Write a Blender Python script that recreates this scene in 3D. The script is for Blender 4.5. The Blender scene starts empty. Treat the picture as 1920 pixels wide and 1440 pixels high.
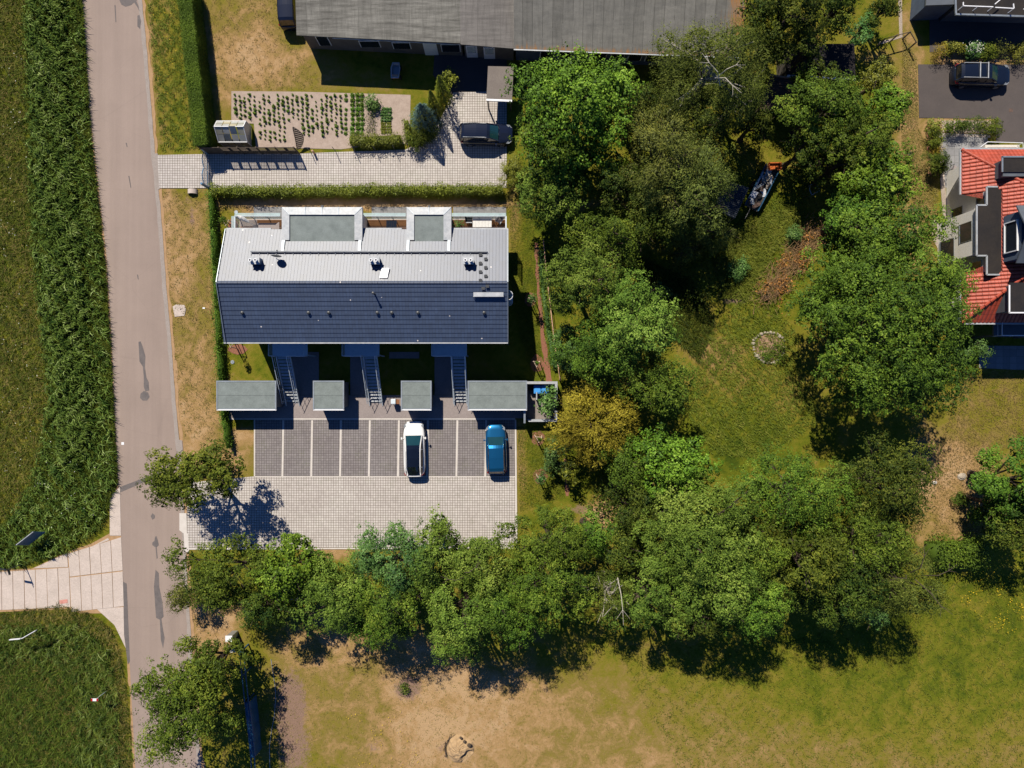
import bpy, math, random
import numpy as np
from mathutils import Vector, Matrix
C = bpy.context.scene
COL = C.collection
R = math.radians
# ---------------------------------------------------------------- camera, sky, sun
H = 62.0            # height of the drone above the lawn, metres
K = 0.0463          # metres on the ground per photograph pixel
cam = bpy.data.objects.new('camera', bpy.data.cameras.new('camera'))
COL.objects.link(cam); C.camera = cam
cam.location = (0, 0, H); cam.rotation_euler = (0, 0, 0)
cam.data.sensor_width = 36; cam.data.lens = 18 * H / (960 * K)
cam.data.clip_start = 0.5; cam.data.clip_end = 3000
SUN_EL, SH = R(49.5), (0.39, -0.92)          # shadows fall down and slightly right in the picture
w = bpy.data.worlds.new('World'); C.world = w; w.use_nodes = True
nt = w.node_tree; nt.nodes.clear()
sky = nt.nodes.new('ShaderNodeTexSky'); sky.sky_type = 'NISHITA'; sky.sun_disc = False
sky.sun_elevation = SUN_EL
sdir = Vector((-SH[0], -SH[1])).normalized()
sky.sun_rotation = math.atan2(sdir.x, sdir.y)
sky.air_density = 1.0; sky.dust_density = 0.0; sky.ozone_density = 10.0
bg = nt.nodes.new('ShaderNodeBackground'); bg.inputs['Strength'].default_value = 0.05
ow = nt.nodes.new('ShaderNodeOutputWorld')
hz = nt.nodes.new('ShaderNodeMix'); hz.data_type = 'RGBA'; hz.blend_type = 'MULTIPLY'; hz.inputs[0].default_value = 1; hz.inputs[7].default_value = (.72, .95, 1.3, 1)
nt.links.new(sky.outputs[0], hz.inputs[6]); nt.links.new(hz.outputs[2], bg.inputs[0]); nt.links.new(bg.outputs[0], ow.inputs[0])
sl = bpy.data.lights.new('sun', 'SUN'); sun = bpy.data.objects.new('sun', sl); COL.objects.link(sun)
sl.energy = 5.0; sl.angle = R(0.5); sl.color = (1.0, 0.92, 0.785)
sv = Vector((sdir.x * math.cos(SUN_EL), sdir.y * math.cos(SUN_EL), math.sin(SUN_EL)))
sun.rotation_euler = sv.to_track_quat('Z', 'Y').to_euler(); sun.location = (-20, 40, 60)
C.view_settings.view_transform = 'Standard'; C.view_settings.look = 'None'
C.view_settings.exposure = 0.35; C.view_settings.gamma = 1.0
C.cycles.max_bounces = 5; C.cycles.diffuse_bounces = 1; C.cycles.glossy_bounces = 2
C.cycles.transmission_bounces = 4; C.cycles.transparent_max_bounces = 6
C.cycles.caustics_reflective = False; C.cycles.caustics_refractive = False

# ---------------------------------------------------------------- helpers
def W(px, py, z=0.0):
    f = (H - z) / H * K
    return Vector(((px - 960) * f, (720 - py) * f, z))
def WL(pts, z=0.0): return [W(a, b, z) for a, b in pts]

def prop(o, label=None, cat=None, group=None, kind=None):
    if label: o['label'] = label
    if cat: o['category'] = cat
    if group: o['group'] = group
    if kind: o['kind'] = kind
    return o
def thing(name, loc, label, cat, group=None, rz=0):
    o = bpy.data.objects.new(name, None); COL.objects.link(o)
    o.empty_display_size = .3
    o.location = loc; o.rotation_euler = (0, 0, rz)
    return prop(o, label, cat, group)
def copy_tree(o, parent=None, label=None):
    c = o.copy(); COL.objects.link(c)
    if parent: c.parent = parent
    for ch in list(o.children): copy_tree(ch, c)
    if label: c['label'] = label
    return c
def mesh_np(name, V, F, mat, attrs=None, smooth=False):
    """V (n,3); F (m,k) faces with k corners"""
    me = bpy.data.meshes.new(name)
    V = np.asarray(V, np.float32); F = np.asarray(F, np.int32)
    n, (m, k) = len(V), F.shape
    me.vertices.add(n); me.vertices.foreach_set('co', V.ravel())
    me.loops.add(m * k); me.loops.foreach_set('vertex_index', F.ravel())
    me.polygons.add(m)
    me.polygons.foreach_set('loop_start', np.arange(0, m * k, k, dtype=np.int32))
    if smooth: me.polygons.foreach_set('use_smooth', np.ones(m, bool))
    me.update(calc_edges=True)
    for an, av in (attrs or {}).items():
        a = me.attributes.new(an, 'FLOAT', 'POINT'); a.data.foreach_set('value', np.asarray(av, np.float32))
    if mat: me.materials.append(mat)
    return me
def put(name, me, parent=None, loc=None):
    o = bpy.data.objects.new(name, me); COL.objects.link(o)
    if parent: o.parent = parent
    if loc is not None: o.location = loc
    return o

class MB:
    def __init__(s): s.v = []; s.f = []
    def add(s, vs, fs):
        b = len(s.v); s.v += [Vector(p) for p in vs]; s.f += [[b + i for i in f] for f in fs]; return s
    def box(s, x0, x1, y0, y1, z0, z1):
        if x1 < x0: x0, x1 = x1, x0
        if y1 < y0: y0, y1 = y1, y0
        return s.add([(x0,y0,z0),(x1,y0,z0),(x1,y1,z0),(x0,y1,z0),(x0,y0,z1),(x1,y0,z1),(x1,y1,z1),(x0,y1,z1)],
              [(0,3,2,1),(4,5,6,7),(0,1,5,4),(1,2,6,5),(2,3,7,6),(3,0,4,7)])
    def bar(s, a, b, wd, ht, up=(0,0,1)):
        a, b = Vector(a), Vector(b); d = (b - a).normalized(); u = Vector(up)
        if abs(d.dot(u)) > .98: u = Vector((1, 0, 0))
        sd = d.cross(u).normalized() * wd / 2; u = sd.cross(d).normalized() * ht / 2
        vs = [a-sd-u, a+sd-u, a+sd+u, a-sd+u, b-sd-u, b+sd-u, b+sd+u, b-sd+u]
        return s.add(vs, [(0,1,2,3),(7,6,5,4),(0,4,5,1),(1,5,6,2),(2,6,7,3),(3,7,4,0)])
    def tube(s, pts, rad, n=8, cap=True):
        pts = [Vector(p) for p in pts]
        if not hasattr(rad, '__len__'): rad = [rad] * len(pts)
        b = len(s.v); ref = None
        for i, p in enumerate(pts):
            d = (pts[min(i+1, len(pts)-1)] - pts[max(i-1, 0)]).normalized()
            if ref is None: ref = Vector((1,0,0)) if abs(d.x) < .8 else Vector((0,1,0))
            e1 = d.cross(ref).normalized(); e2 = d.cross(e1)
            for k in range(n):
                a = 2*math.pi*k/n
                s.v.append(p + (e1*math.cos(a) + e2*math.sin(a)) * rad[i])
        for i in range(len(pts)-1):
            for k in range(n):
                s.f.append([b+i*n+k, b+i*n+(k+1)%n, b+(i+1)*n+(k+1)%n, b+(i+1)*n+k])
        if cap:
            s.f.append([b+k for k in range(n)]); s.f.append([b+(len(pts)-1)*n+k for k in range(n)][::-1])
        return s
    def lathe(s, c, prof, n=12):
        c = Vector(c); b = len(s.v)
        for r, z in prof:
            for k in range(n):
                a = 2*math.pi*k/n; s.v.append(c + Vector((r*math.cos(a), r*math.sin(a), z)))
        for i in range(len(prof)-1):
            for k in range(n): s.f.append([b+i*n+k, b+i*n+(k+1)%n, b+(i+1)*n+(k+1)%n, b+(i+1)*n+k])
        s.f.append([b+k for k in range(n)][::-1]); s.f.append([b+(len(prof)-1)*n+k for k in range(n)])
        return s
    def prism(s, poly, z0, z1):
        n = len(poly); P = [(p[0], p[1]) for p in poly]
        if sum(P[i][0]*P[(i+1)%n][1] - P[(i+1)%n][0]*P[i][1] for i in range(n)) < 0: P = P[::-1]
        return s.add([(x,y,z0) for x,y in P] + [(x,y,z1) for x,y in P],
              [tuple(range(n))[::-1], tuple(range(n, 2*n))] + [(i,(i+1)%n,n+(i+1)%n,n+i) for i in range(n)])
    def slab(s, quad, t):
        """a sloping panel: corner points of its top, thickness t straight down"""
        q = [Vector(p) for p in quad]; n = len(q)
        return s.add(q + [p - Vector((0,0,t)) for p in q],
              [tuple(range(n)), tuple(range(n,2*n))[::-1]] + [(i,n+i,n+(i+1)%n,(i+1)%n) for i in range(n)])
    def build(s, name, mat, parent=None, smooth=False, bevel=0):
        me = bpy.data.meshes.new(name)
        off = Vector(parent.matrix_basis.translation) if parent is not None and not s.__dict__.get('local') else Vector((0,0,0))
        p = parent.parent if parent is not None else None
        if p is not None and not s.__dict__.get('local'): off = off + p.matrix_basis.translation
        me.from_pydata([v - off for v in s.v], [], s.f); me.update()
        me.materials.append(mat)
        if smooth:
            me.polygons.foreach_set('use_smooth', [True]*len(me.polygons))
        o = put(name, me, parent)
        if bevel:
            b = o.modifiers.new('bevel', 'BEVEL'); b.width = bevel; b.segments = 2; b.limit_method = 'ANGLE'
        return o
def LMB():
    m = MB(); m.local = True; return m

# ---------------------------------------------------------------- materials
def nodes(name):
    m = bpy.data.materials.new(name); m.use_nodes = True; t = m.node_tree; t.nodes.clear()
    o = t.nodes.new('ShaderNodeOutputMaterial'); b = t.nodes.new('ShaderNodeBsdfPrincipled')
    t.links.new(b.outputs[0], o.inputs[0]); return m, t, b, o
def N(t, typ, **kw):
    n = t.nodes.new('ShaderNode' + typ)
    for k, v in kw.items():
        if k in n.bl_rna.properties: setattr(n, k, v)
        else: n.inputs[k.replace('_', ' ')].default_value = v
    return n
def L(t, a, b): t.links.new(a, b)
def c4(c): return (c[0], c[1], c[2], 1)
def ramp(t, fac, stops, interp='LINEAR'):
    r = t.nodes.new('ShaderNodeValToRGB'); r.color_ramp.interpolation = interp
    e = r.color_ramp.elements
    while len(e) < len(stops): e.new(.5)
    for i, (p, c) in enumerate(stops): e[i].position = p; e[i].color = c4(c) if hasattr(c, '__len__') else (c, c, c, 1)
    L(t, fac, r.inputs[0]); return r.outputs[0]
def noise(t, co, scale, detail=4, rough=.6, dist=0):
    n = N(t, 'TexNoise', Scale=scale, Detail=detail, Roughness=rough, Distortion=dist); L(t, co, n.inputs['Vector']); return n.outputs['Fac']
def mixc(t, fac, a, b, mode='MIX'):
    m = t.nodes.new('ShaderNodeMix'); m.data_type = 'RGBA'; m.blend_type = mode
    for s, v in ((m.inputs[0], fac), (m.inputs[6], a), (m.inputs[7], b)):
        if hasattr(v, 'is_linked'): L(t, v, s)
        elif hasattr(v, '__len__'): s.default_value = c4(v)
        else: s.default_value = v
    return m.outputs[2]
def math_(t, op, a, b=0.0, c=None):
    m = t.nodes.new('ShaderNodeMath'); m.operation = op
    for s, v in zip(m.inputs, (a, b) + ((c,) if c is not None else ())):
        if hasattr(v, 'is_linked'): L(t, v, s)
        else: s.default_value = v
    return m.outputs[0]
def bump(t, b, h, strength=.4, dist=.02):
    n = N(t, 'Bump', Strength=strength, Distance=dist); L(t, h, n.inputs['Height']); L(t, n.outputs[0], b.inputs['Normal'])
def co(t, kind='Object'): return t.nodes.new('ShaderNodeTexCoord').outputs[kind]
def mat(name, c, c2=None, rough=.7, spec=.4, metal=0, scale=3.0, bmp=.2, fine=None, lo=.3, hi=.7, coat=0):
    m, t, b, o = nodes(name)
    v = co(t)
    c2 = c2 or tuple(x * .8 for x in c)
    n1 = noise(t, v, scale, 5, .65)
    col = ramp(t, n1, [(lo, c), (hi, c2)])
    if fine:
        n2 = noise(t, v, fine, 3, .7)
        col = mixc(t, 1.0, col, ramp(t, n2, [(.25, .72), (.75, 1.0)]), 'MULTIPLY')
    L(t, col, b.inputs['Base Color'])
    b.inputs['Roughness'].default_value = rough; b.inputs['Metallic'].default_value = metal
    b.inputs['Specular IOR Level'].default_value = spec; b.inputs['Coat Weight'].default_value = coat
    b.inputs['Coat Roughness'].default_value = .05
    if bmp: bump(t, b, noise(t, v, scale * 8, 3, .7), bmp, .01)
    return m
def glassy(name, c, rough=.05, spec=.8, metal=0):
    m, t, b, o = nodes(name); v = co(t)
    L(t, ramp(t, noise(t, v, 1.5), [(.3, c), (.7, tuple(x * .75 for x in c))]), b.inputs['Base Color'])
    b.inputs['Roughness'].default_value = rough; b.inputs['Specular IOR Level'].default_value = spec
    b.inputs['Metallic'].default_value = metal
    return m
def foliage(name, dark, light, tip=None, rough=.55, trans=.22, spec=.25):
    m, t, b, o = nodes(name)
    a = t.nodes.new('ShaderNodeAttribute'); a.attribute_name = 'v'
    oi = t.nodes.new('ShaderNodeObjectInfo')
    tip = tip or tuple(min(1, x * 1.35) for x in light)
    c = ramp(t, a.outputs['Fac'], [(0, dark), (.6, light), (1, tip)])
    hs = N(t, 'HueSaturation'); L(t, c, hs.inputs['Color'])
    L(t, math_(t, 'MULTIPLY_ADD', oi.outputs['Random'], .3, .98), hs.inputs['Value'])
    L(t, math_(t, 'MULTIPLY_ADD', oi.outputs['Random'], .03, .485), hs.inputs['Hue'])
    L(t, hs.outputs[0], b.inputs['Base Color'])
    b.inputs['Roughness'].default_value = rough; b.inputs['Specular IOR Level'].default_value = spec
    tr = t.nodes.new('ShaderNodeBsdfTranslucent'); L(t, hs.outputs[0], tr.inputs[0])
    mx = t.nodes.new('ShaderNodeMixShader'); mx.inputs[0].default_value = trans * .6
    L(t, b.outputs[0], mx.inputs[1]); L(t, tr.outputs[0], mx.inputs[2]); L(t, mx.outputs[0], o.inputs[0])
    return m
def pavers(name, c1, c2, joint, size=.22, jw=.022, rot=0):
    m, t, b, o = nodes(name)
    mp = N(t, 'Mapping'); mp.inputs['Rotation'].default_value = (0, 0, rot); L(t, co(t), mp.inputs[0])
    br = N(t, 'TexBrick', offset=0.0, squash=1.0, Scale=1.0, Mortar_Size=jw, Mortar_Smooth=.2, Bias=0.0, Brick_Width=size, Row_Height=size)
    br.inputs['Color1'].default_value = c4(c1); br.inputs['Color2'].default_value = c4(c2); br.inputs['Mortar'].default_value = c4(joint)
    L(t, mp.outputs[0], br.inputs['Vector'])
    n1 = noise(t, mp.outputs[0], .35, 4, .6)
    c = mixc(t, 1.0, br.outputs['Color'], ramp(t, n1, [(.3, (.86, .84, .84)), (.7, (1.0, 1.0, 1.0))]), 'MULTIPLY')
    c = mixc(t, 1.0, c, ramp(t, noise(t, mp.outputs[0], 9, 3, .8), [(.3, .82), (.7, 1.0)]), 'MULTIPLY')
    st = noise(t, mp.outputs[0], 1.1, 6, .75, 1.2)
    c = mixc(t, ramp(t, st, [(.60, 0.0), (.74, .38)]), c, tuple(x * .55 for x in c2))
    c = mixc(t, math_(t, 'MULTIPLY', br.outputs['Fac'], ramp(t, noise(t, mp.outputs[0], .8, 4, .7), [(.5, 0.0), (.7, .55)])), c, (.085, .10, .03))
    L(t, c, b.inputs['Base Color']); b.inputs['Roughness'].default_value = .85; b.inputs['Specular IOR Level'].default_value = .25
    bump(t, b, math_(t, 'SUBTRACT', 1.0, br.outputs['Fac']), .5, .01)
    return m

M = {}
M['wall_cream'] = mat('render_cream', (.86, .84, .78), (.80, .77, .71), .9, .2, scale=.8, fine=12)
M['wall_white'] = mat('render_white', (.74, .73, .70), (.66, .65, .62), .9, .2, scale=.6, fine=10)
M['zinc'] = mat('zinc_sheet', (.42, .47, .50), (.30, .34, .38), .38, .6, .55, scale=.9, fine=6, bmp=.05)
M['coping'] = mat('coping_metal', (.50, .51, .52), (.34, .37, .40), .5, .4, .15, scale=1.6, fine=5, bmp=.05)
M['steel'] = mat('galvanised_steel', (.62, .69, .74), (.52, .59, .64), .5, .5, .0, scale=6, bmp=.1)
M['white_metal'] = mat('white_painted_metal', (.76, .77, .78), (.66, .67, .70), .45, .5, scale=3, bmp=.05)
M['dark_metal'] = mat('dark_painted_metal', (.035, .04, .045), (.02, .022, .026), .45, .5, scale=3, bmp=.05)
M['felt_green'] = mat('green_roofing_felt', (.235, .27, .262), (.165, .192, .186), .9, .2, scale=1.3, fine=14, bmp=.3)
M['felt_dark'] = mat('black_roofing_felt', (.022, .021, .024), (.040, .034, .030), .92, .12, scale=.5, fine=9, bmp=.3)
M['felt_brown'] = mat('brown_roofing_felt', (.22, .19, .165), (.17, .145, .13), .9, .2, scale=.9, fine=12, bmp=.3)
M['window'] = glassy('window_glass', (.014, .020, .030), .04, .45)
M['glass_rail'] = glassy('balcony_glass', (.50, .66, .66), .08, .8)
M['glass_rail'].node_tree.nodes['Principled BSDF'].inputs['Alpha'].default_value = .42
M['wood_deck'] = mat('oiled_timber', (.30, .13, .055), (.22, .09, .035), .6, .3, scale=3, fine=20)
M['wood_pale'] = mat('pale_timber', (.62, .38, .25), (.52, .31, .20), .7, .3, scale=3, fine=20)
M['wood_grey'] = mat('weathered_timber', (.15, .12, .095), (.075, .058, .045), .85, .2, scale=2.5, fine=25, bmp=.4)
M['wood_stake'] = mat('stake_timber', (.62, .48, .36), (.5, .38, .28), .8, .2, scale=4)
M['stone'] = mat('pale_stone', (.52, .45, .36), (.34, .29, .23), .9, .2, scale=3, fine=14, bmp=.6)
M['concrete'] = mat('pale_concrete', (.60, .51, .45), (.50, .425, .37), .9, .2, scale=.9, fine=10, bmp=.2)
M['bark'] = mat('bark', (.10, .075, .055), (.055, .042, .032), .95, .1, scale=6, bmp=.8)
M['bark_pale'] = mat('pale_bark', (.50, .46, .38), (.30, .27, .22), .9, .15, scale=6, bmp=.6)
M['rubber'] = mat('rubber', (.018, .018, .02), None, .8, .3, scale=8)
M['rim'] = mat('alloy', (.45, .46, .48), None, .3, .6, .8, scale=8, bmp=0)
M['red_lens'] = mat('red_lens', (.40, .012, .012), None, .15, .6, scale=8, bmp=0)
M['lamp_lens'] = mat('clear_lens', (.22, .24, .26), None, .12, .7, scale=8, bmp=0)
M['blue_plastic'] = mat('blue_plastic', (.06, .30, .72), (.05, .25, .62), .35, .5, scale=4, bmp=.05)
M['blue_paint'] = mat('blue_paint', (.02, .10, .19), (.014, .07, .14), .5, .4, scale=2)
M['shade_blue'] = mat('gate_shade_blue', (.035, .16, .30), (.03, .13, .25), .45, .4, scale=4)  # bluish shade on the gate bars, put into their base colour
M['orange'] = mat('orange_plastic', (.50, .12, .02), (.30, .07, .02), .4, .4, scale=4)
M['yellow'] = mat('yellow_plastic', (.60, .40, .02), (.45, .28, .02), .4, .4, scale=4)
M['mulch'] = mat('bark_mulch', (.33, .15, .095), (.20, .09, .06), .95, .1, scale=9, fine=30, bmp=.8)
M['soil_pale'] = mat('sandy_soil', (.46, .37, .31), (.36, .28, .23), .95, .1, scale=2.2, fine=16, bmp=.7)
M['sand'] = mat('pale_straw_heap', (.52, .36, .20), (.36, .24, .13), .95, .1, scale=3, fine=12, bmp=.9)
M['gravel'] = mat('pebbles', (.50, .43, .36), (.26, .20, .16), .9, .2, scale=14, fine=40, bmp=.9)
M['orange_lichen'] = None
M['flower'] = mat('white_blossom', (.72, .72, .62), None, .8, .2, scale=5)
M['paver_light'] = pavers('light_pavers', (.60, .562, .525), (.51, .475, .44), (.20, .165, .14), .215, .019)
M['paver_dark'] = pavers('dark_pavers', (.275, .252, .250), (.222, .203, .203), (.115, .098, .096), .215, .018)
M['paver_fine'] = pavers('fine_pavers', (.33, .285, .26), (.27, .235, .215), (.10, .085, .078), .12, .008)
M['walkway'] = mat('smooth_path', (.31, .265, .255), (.27, .23, .22), .85, .25, scale=.8, fine=9)
M['patio'] = pavers('grey_slabs', (.30, .30, .30), (.24, .24, .245), (.16, .155, .15), .6, .012)
M['edge_white'] = mat('white_edging', (.58, .54, .50), (.50, .46, .42), .85, .2, scale=2)
def road_mat():
    m, t, b, o = nodes('worn_road'); v = co(t)
    mp = N(t, 'Mapping'); mp.inputs['Rotation'].default_value = (0, 0, R(-5)); mp.inputs['Scale'].default_value = (1.1, .03, 1); L(t, v, mp.inputs[0])
    c = ramp(t, noise(t, mp.outputs[0], 1.0, 4, .6), [(.3, (.335, .262, .222)), (.7, (.29, .226, .192))])
    c = mixc(t, 1.0, c, ramp(t, noise(t, v, .25, 5, .6), [(.3, .88), (.7, 1.0)]), 'MULTIPLY')
    c = mixc(t, 1.0, c, ramp(t, noise(t, v, 22, 3, .8), [(.25, .84), (.75, 1.0)]), 'MULTIPLY')
    vo = N(t, 'TexVoronoi', feature='DISTANCE_TO_EDGE', Scale=.16, Randomness=1.0); L(t, mixc(t, .12, v, N(t,'TexNoise',Scale=1.2).outputs['Color']), vo.inputs['Vector'])
    c = mixc(t, ramp(t, vo.outputs['Distance'], [(.0, .09), (.005, 0.0)]), c, (.10, .08, .07))
    L(t, c, b.inputs['Base Color']); b.inputs['Roughness'].default_value = .85; b.inputs['Specular IOR Level'].default_value = .25
    bump(t, b, noise(t, v, 30, 2, .7), .3, .01); return m
M['road'] = road_mat()
M['asphalt'] = mat('grey_asphalt', (.105, .088, .082), (.082, .070, .067), .85, .25, scale=.5, fine=22, bmp=.3)
M['patch'] = mat('tar_patch', (.175, .152, .145), (.125, .112, .11), .85, .25, scale=2.0, fine=18)
M['tar'] = mat('tar_seam', (.16, .14, .135), (.13, .115, .11), .85, .25, scale=2.0, fine=18)
def tile_mat(name, c1, c2, wx, spec, rough, ax='X', debris=False, ior=1.5, roll=None):
    m, t, b, o = nodes(name); v = co(t)
    sp = N(t, 'SeparateXYZ'); L(t, v, sp.inputs[0])
    s = math_(t, 'MULTIPLY', sp.outputs[ax], 1.0 / wx)
    fr = math_(t, 'FRACT', s)
    line = math_(t, 'LESS_THAN', fr, .09)
    nz = noise(t, v, .9, 5, .65)
    wn = N(t, 'TexWhiteNoise'); cv = N(t, 'CombineXYZ'); L(t, math_(t, 'FLOOR', s), cv.inputs[0])
    oy = sp.outputs['Y' if ax == 'X' else 'X']
    L(t, math_(t, 'FLOOR', math_(t, 'MULTIPLY', oy, 2.75)), cv.inputs[1]); L(t, cv.outputs[0], wn.inputs['Vector'])
    c = mixc(t, nz, c1, c2)
    c = mixc(t, 1.0, c, ramp(t, wn.outputs['Value'], [(0, .82), (1, 1.08)]), 'MULTIPLY')
    c = mixc(t, line, c, tuple(x * .45 for x in c1))
    c = mixc(t, ramp(t, noise(t, v, .55, 6, .72), [(.5, 0.0), (.8, .35)]), c, tuple(x * 1.5 + .012 for x in c1))
    if debris:
        vo = N(t, 'TexVoronoi', Scale=.9, Randomness=1.0); L(t, v, vo.inputs['Vector'])
        c = mixc(t, math_(t, 'LESS_THAN', vo.outputs['Distance'], .055), c, (.55, .50, .46))
    L(t, c, b.inputs['Base Color'])
    b.inputs['Roughness'].default_value = rough; b.inputs['Specular IOR Level'].default_value = spec; b.inputs['IOR'].default_value = ior
    hgt = math_(t, 'SUBTRACT', 1.0, line)
    if roll: hgt = math_(t, 'SINE', math_(t, 'MULTIPLY', oy, 2 * math.pi / roll))
    bump(t, b, hgt, .5, .02); return m
M['tile_dark'] = tile_mat('slate_blue_tiles', (.026, .047, .096), (.018, .036, .080), .25, .9, .53, debris=True, ior=1.6)
M['sand_white'] = mat('white_gravel', (.66, .62, .55), (.5, .46, .4), .9, .2, scale=10, bmp=.8)
# ---------------------------------------------------------------- the ground
rng = np.random.default_rng(7)
# patches where the grass is parched, bare or rank: (pixel x, y, radius x, radius y, value)
DRY = [(300,140,28,160,.45),(282,150,6,160,.9),(330,180,16,130,.25),(352,140,14,160,.42),(450,60,60,60,.66),(500,110,60,45,.78),(430,30,40,40,.45),(420,170,14,60,.62),
 (560,140,70,14,.55),(640,165,120,8,.45),(445,110,40,20,.8),(540,60,18,50,.35),
 (340,470,30,60,.74),(345,400,30,40,.52),(368,420,16,40,.60),(315,400,8,60,.85),(350,560,35,30,.58),(350,640,34,40,.60),(355,720,30,50,.68),(360,790,36,40,.78),(400,560,10,180,.55),(340,850,40,30,.75),
 (660,384,320,7,.86),(430,392,26,14,.42),(470,400,20,15,.7),(418,470,10,50,.25),(985,480,26,90,.22),(965,430,10,60,.6),(1010,600,26,120,.2),(450,690,30,30,.32),(460,730,40,12,.8),(450,820,20,12,.82),
 (430,860,40,20,.7),(1000,830,20,50,.30),(978,860,8,70,.65),(1040,900,40,60,.25),(1000,960,20,30,.3),(620,1035,40,12,.75),(1130,965,22,16,.85),
 (1420,520,60,60,.25),(1400,640,80,60,.48),(1370,690,40,50,.58),(1340,660,25,50,.6),(1460,700,50,60,.35),(1400,780,80,60,.25),(1480,740,30,30,.55),(1410,500,80,40,.3),(1400,560,60,20,.3),
 (1700,120,24,90,.55),(1712,300,22,110,.62),(1725,420,20,70,.66),(1712,170,14,60,.75),(1660,50,25,60,.32),(1745,80,14,60,.35),(1820,105,120,14,.8),(1800,235,90,16,.8),(1740,490,20,40,.45),
 (1820,720,60,40,.36),(1850,780,60,50,.42),(1790,880,60,60,.74),(1790,960,60,60,.66),(1750,890,30,30,.9),(1880,760,40,60,.45),
 (560,1250,70,60,.60),(640,1200,50,40,.72),(600,1340,80,60,.55),(680,1380,80,60,.52),(860,1300,120,50,.78),(820,1370,110,70,.90),(960,1360,90,60,.74),(700,1330,60,30,.5),(790,1230,60,30,.72),(1000,1310,120,40,.66),(1150,1270,120,40,.42),
 (1080,1350,100,60,.6),(1220,1350,120,60,.55),(1400,1330,130,50,.52),(1500,1240,120,40,.32),(1450,1400,180,40,.62),(1700,1330,160,60,.36),(1700,1420,200,40,.50),(1850,1200,90,120,.24),(1750,1150,60,60,.28),(1880,1400,80,60,.55),(1050,1230,140,30,.38),(1500,1300,160,90,.22),(1700,1280,200,90,.22),(1300,1300,120,70,.34),(1850,1350,100,80,.30),(30,200,50,200,.12),(20,400,50,120,.08),(1400,450,70,50,.12),(1420,600,60,60,.12),(1380,820,60,40,.1),(560,1290,50,50,.5),(1100,1380,120,50,.52),
 (1060,1430,200,40,.62),(400,1180,30,30,.82),(370,1210,25,20,.7),(500,1330,22,100,.35),(480,1240,20,40,.3),(400,1150,40,20,.8),
 (30,60,40,80,.28),(40,250,30,90,.38),(20,480,50,100,.22),(50,560,30,60,.42),(30,700,40,80,.30),(40,830,30,60,.38),(30,920,50,50,.3),(40,1150,120,20,.3),(100,1280,80,60,.38),(60,1400,120,60,.25),(170,1200,40,50,.3)]
SOIL = [(545,1330,34,80,.95),(550,1400,40,70,.75),(765,1290,30,26,.9),(700,1400,18,26,.5),(1700,400,14,60,.35),(745,1420,20,10,.3),(835,1405,34,24,.5),(1050,1380,60,20,.3),(1320,1290,30,20,.2),
 (360,410,10,36,.6),(372,455,14,10,.5),(1090,955,30,16,.6),(1500,450,60,50,.5),(1180,930,80,60,.6),(1210,520,60,50,.4),(1380,555,40,18,.8),(1360,500,24,30,.7),(1690,600,40,30,.3),(1400,1195,10,10,.2),(430,1195,24,14,.5),
 (355,375,14,16,.5)]
def field(L_, X, Y, base, sharp=1.0):
    acc = np.full(X.shape, base * .35); wt = np.full(X.shape, .35)
    for px, py, rx, ry, v in L_:
        q = ((X - px) / rx) ** 2 + ((Y - py) / ry) ** 2
        g = np.exp(-q * sharp) * 2.2
        acc += g * v; wt += g
    return acc / wt
def soilf(X, Y):
    a = np.zeros(X.shape)
    for px, py, rx, ry, v in SOIL:
        a = np.maximum(a, v * np.exp(-(((X - px) / rx) ** 2 + ((Y - py) / ry) ** 2) * .9))
    return a
def grid_axis(lo, hi, step, far):
    a = np.arange(lo, hi + 1e-6, step)
    out = np.array([.5, 1.5, 4, 10, 25, 60, 140, 320, 700, 1400])
    out = out[out <= far]
    return np.concatenate([lo - out[::-1], a, hi + out])
gx = grid_axis(-47, 47, .4, 1400); gy = grid_axis(-36, 36, .4, 1400)
X, Y = np.meshgrid(gx, gy, indexing='xy')
PX, PY = X / K + 960, 720 - Y / K
dry = field(DRY, PX, PY, .32); soil = soilf(PX, PY)
nzf = .05 * np.sin(X * .9 + 1.3) * np.sin(Y * .7) + .03 * np.sin(X * 2.1) * np.sin(Y * 1.9 + 2)
Z = np.where((np.abs(X) < 46) & (np.abs(Y) < 35), nzf - .14, -.14)
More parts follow.
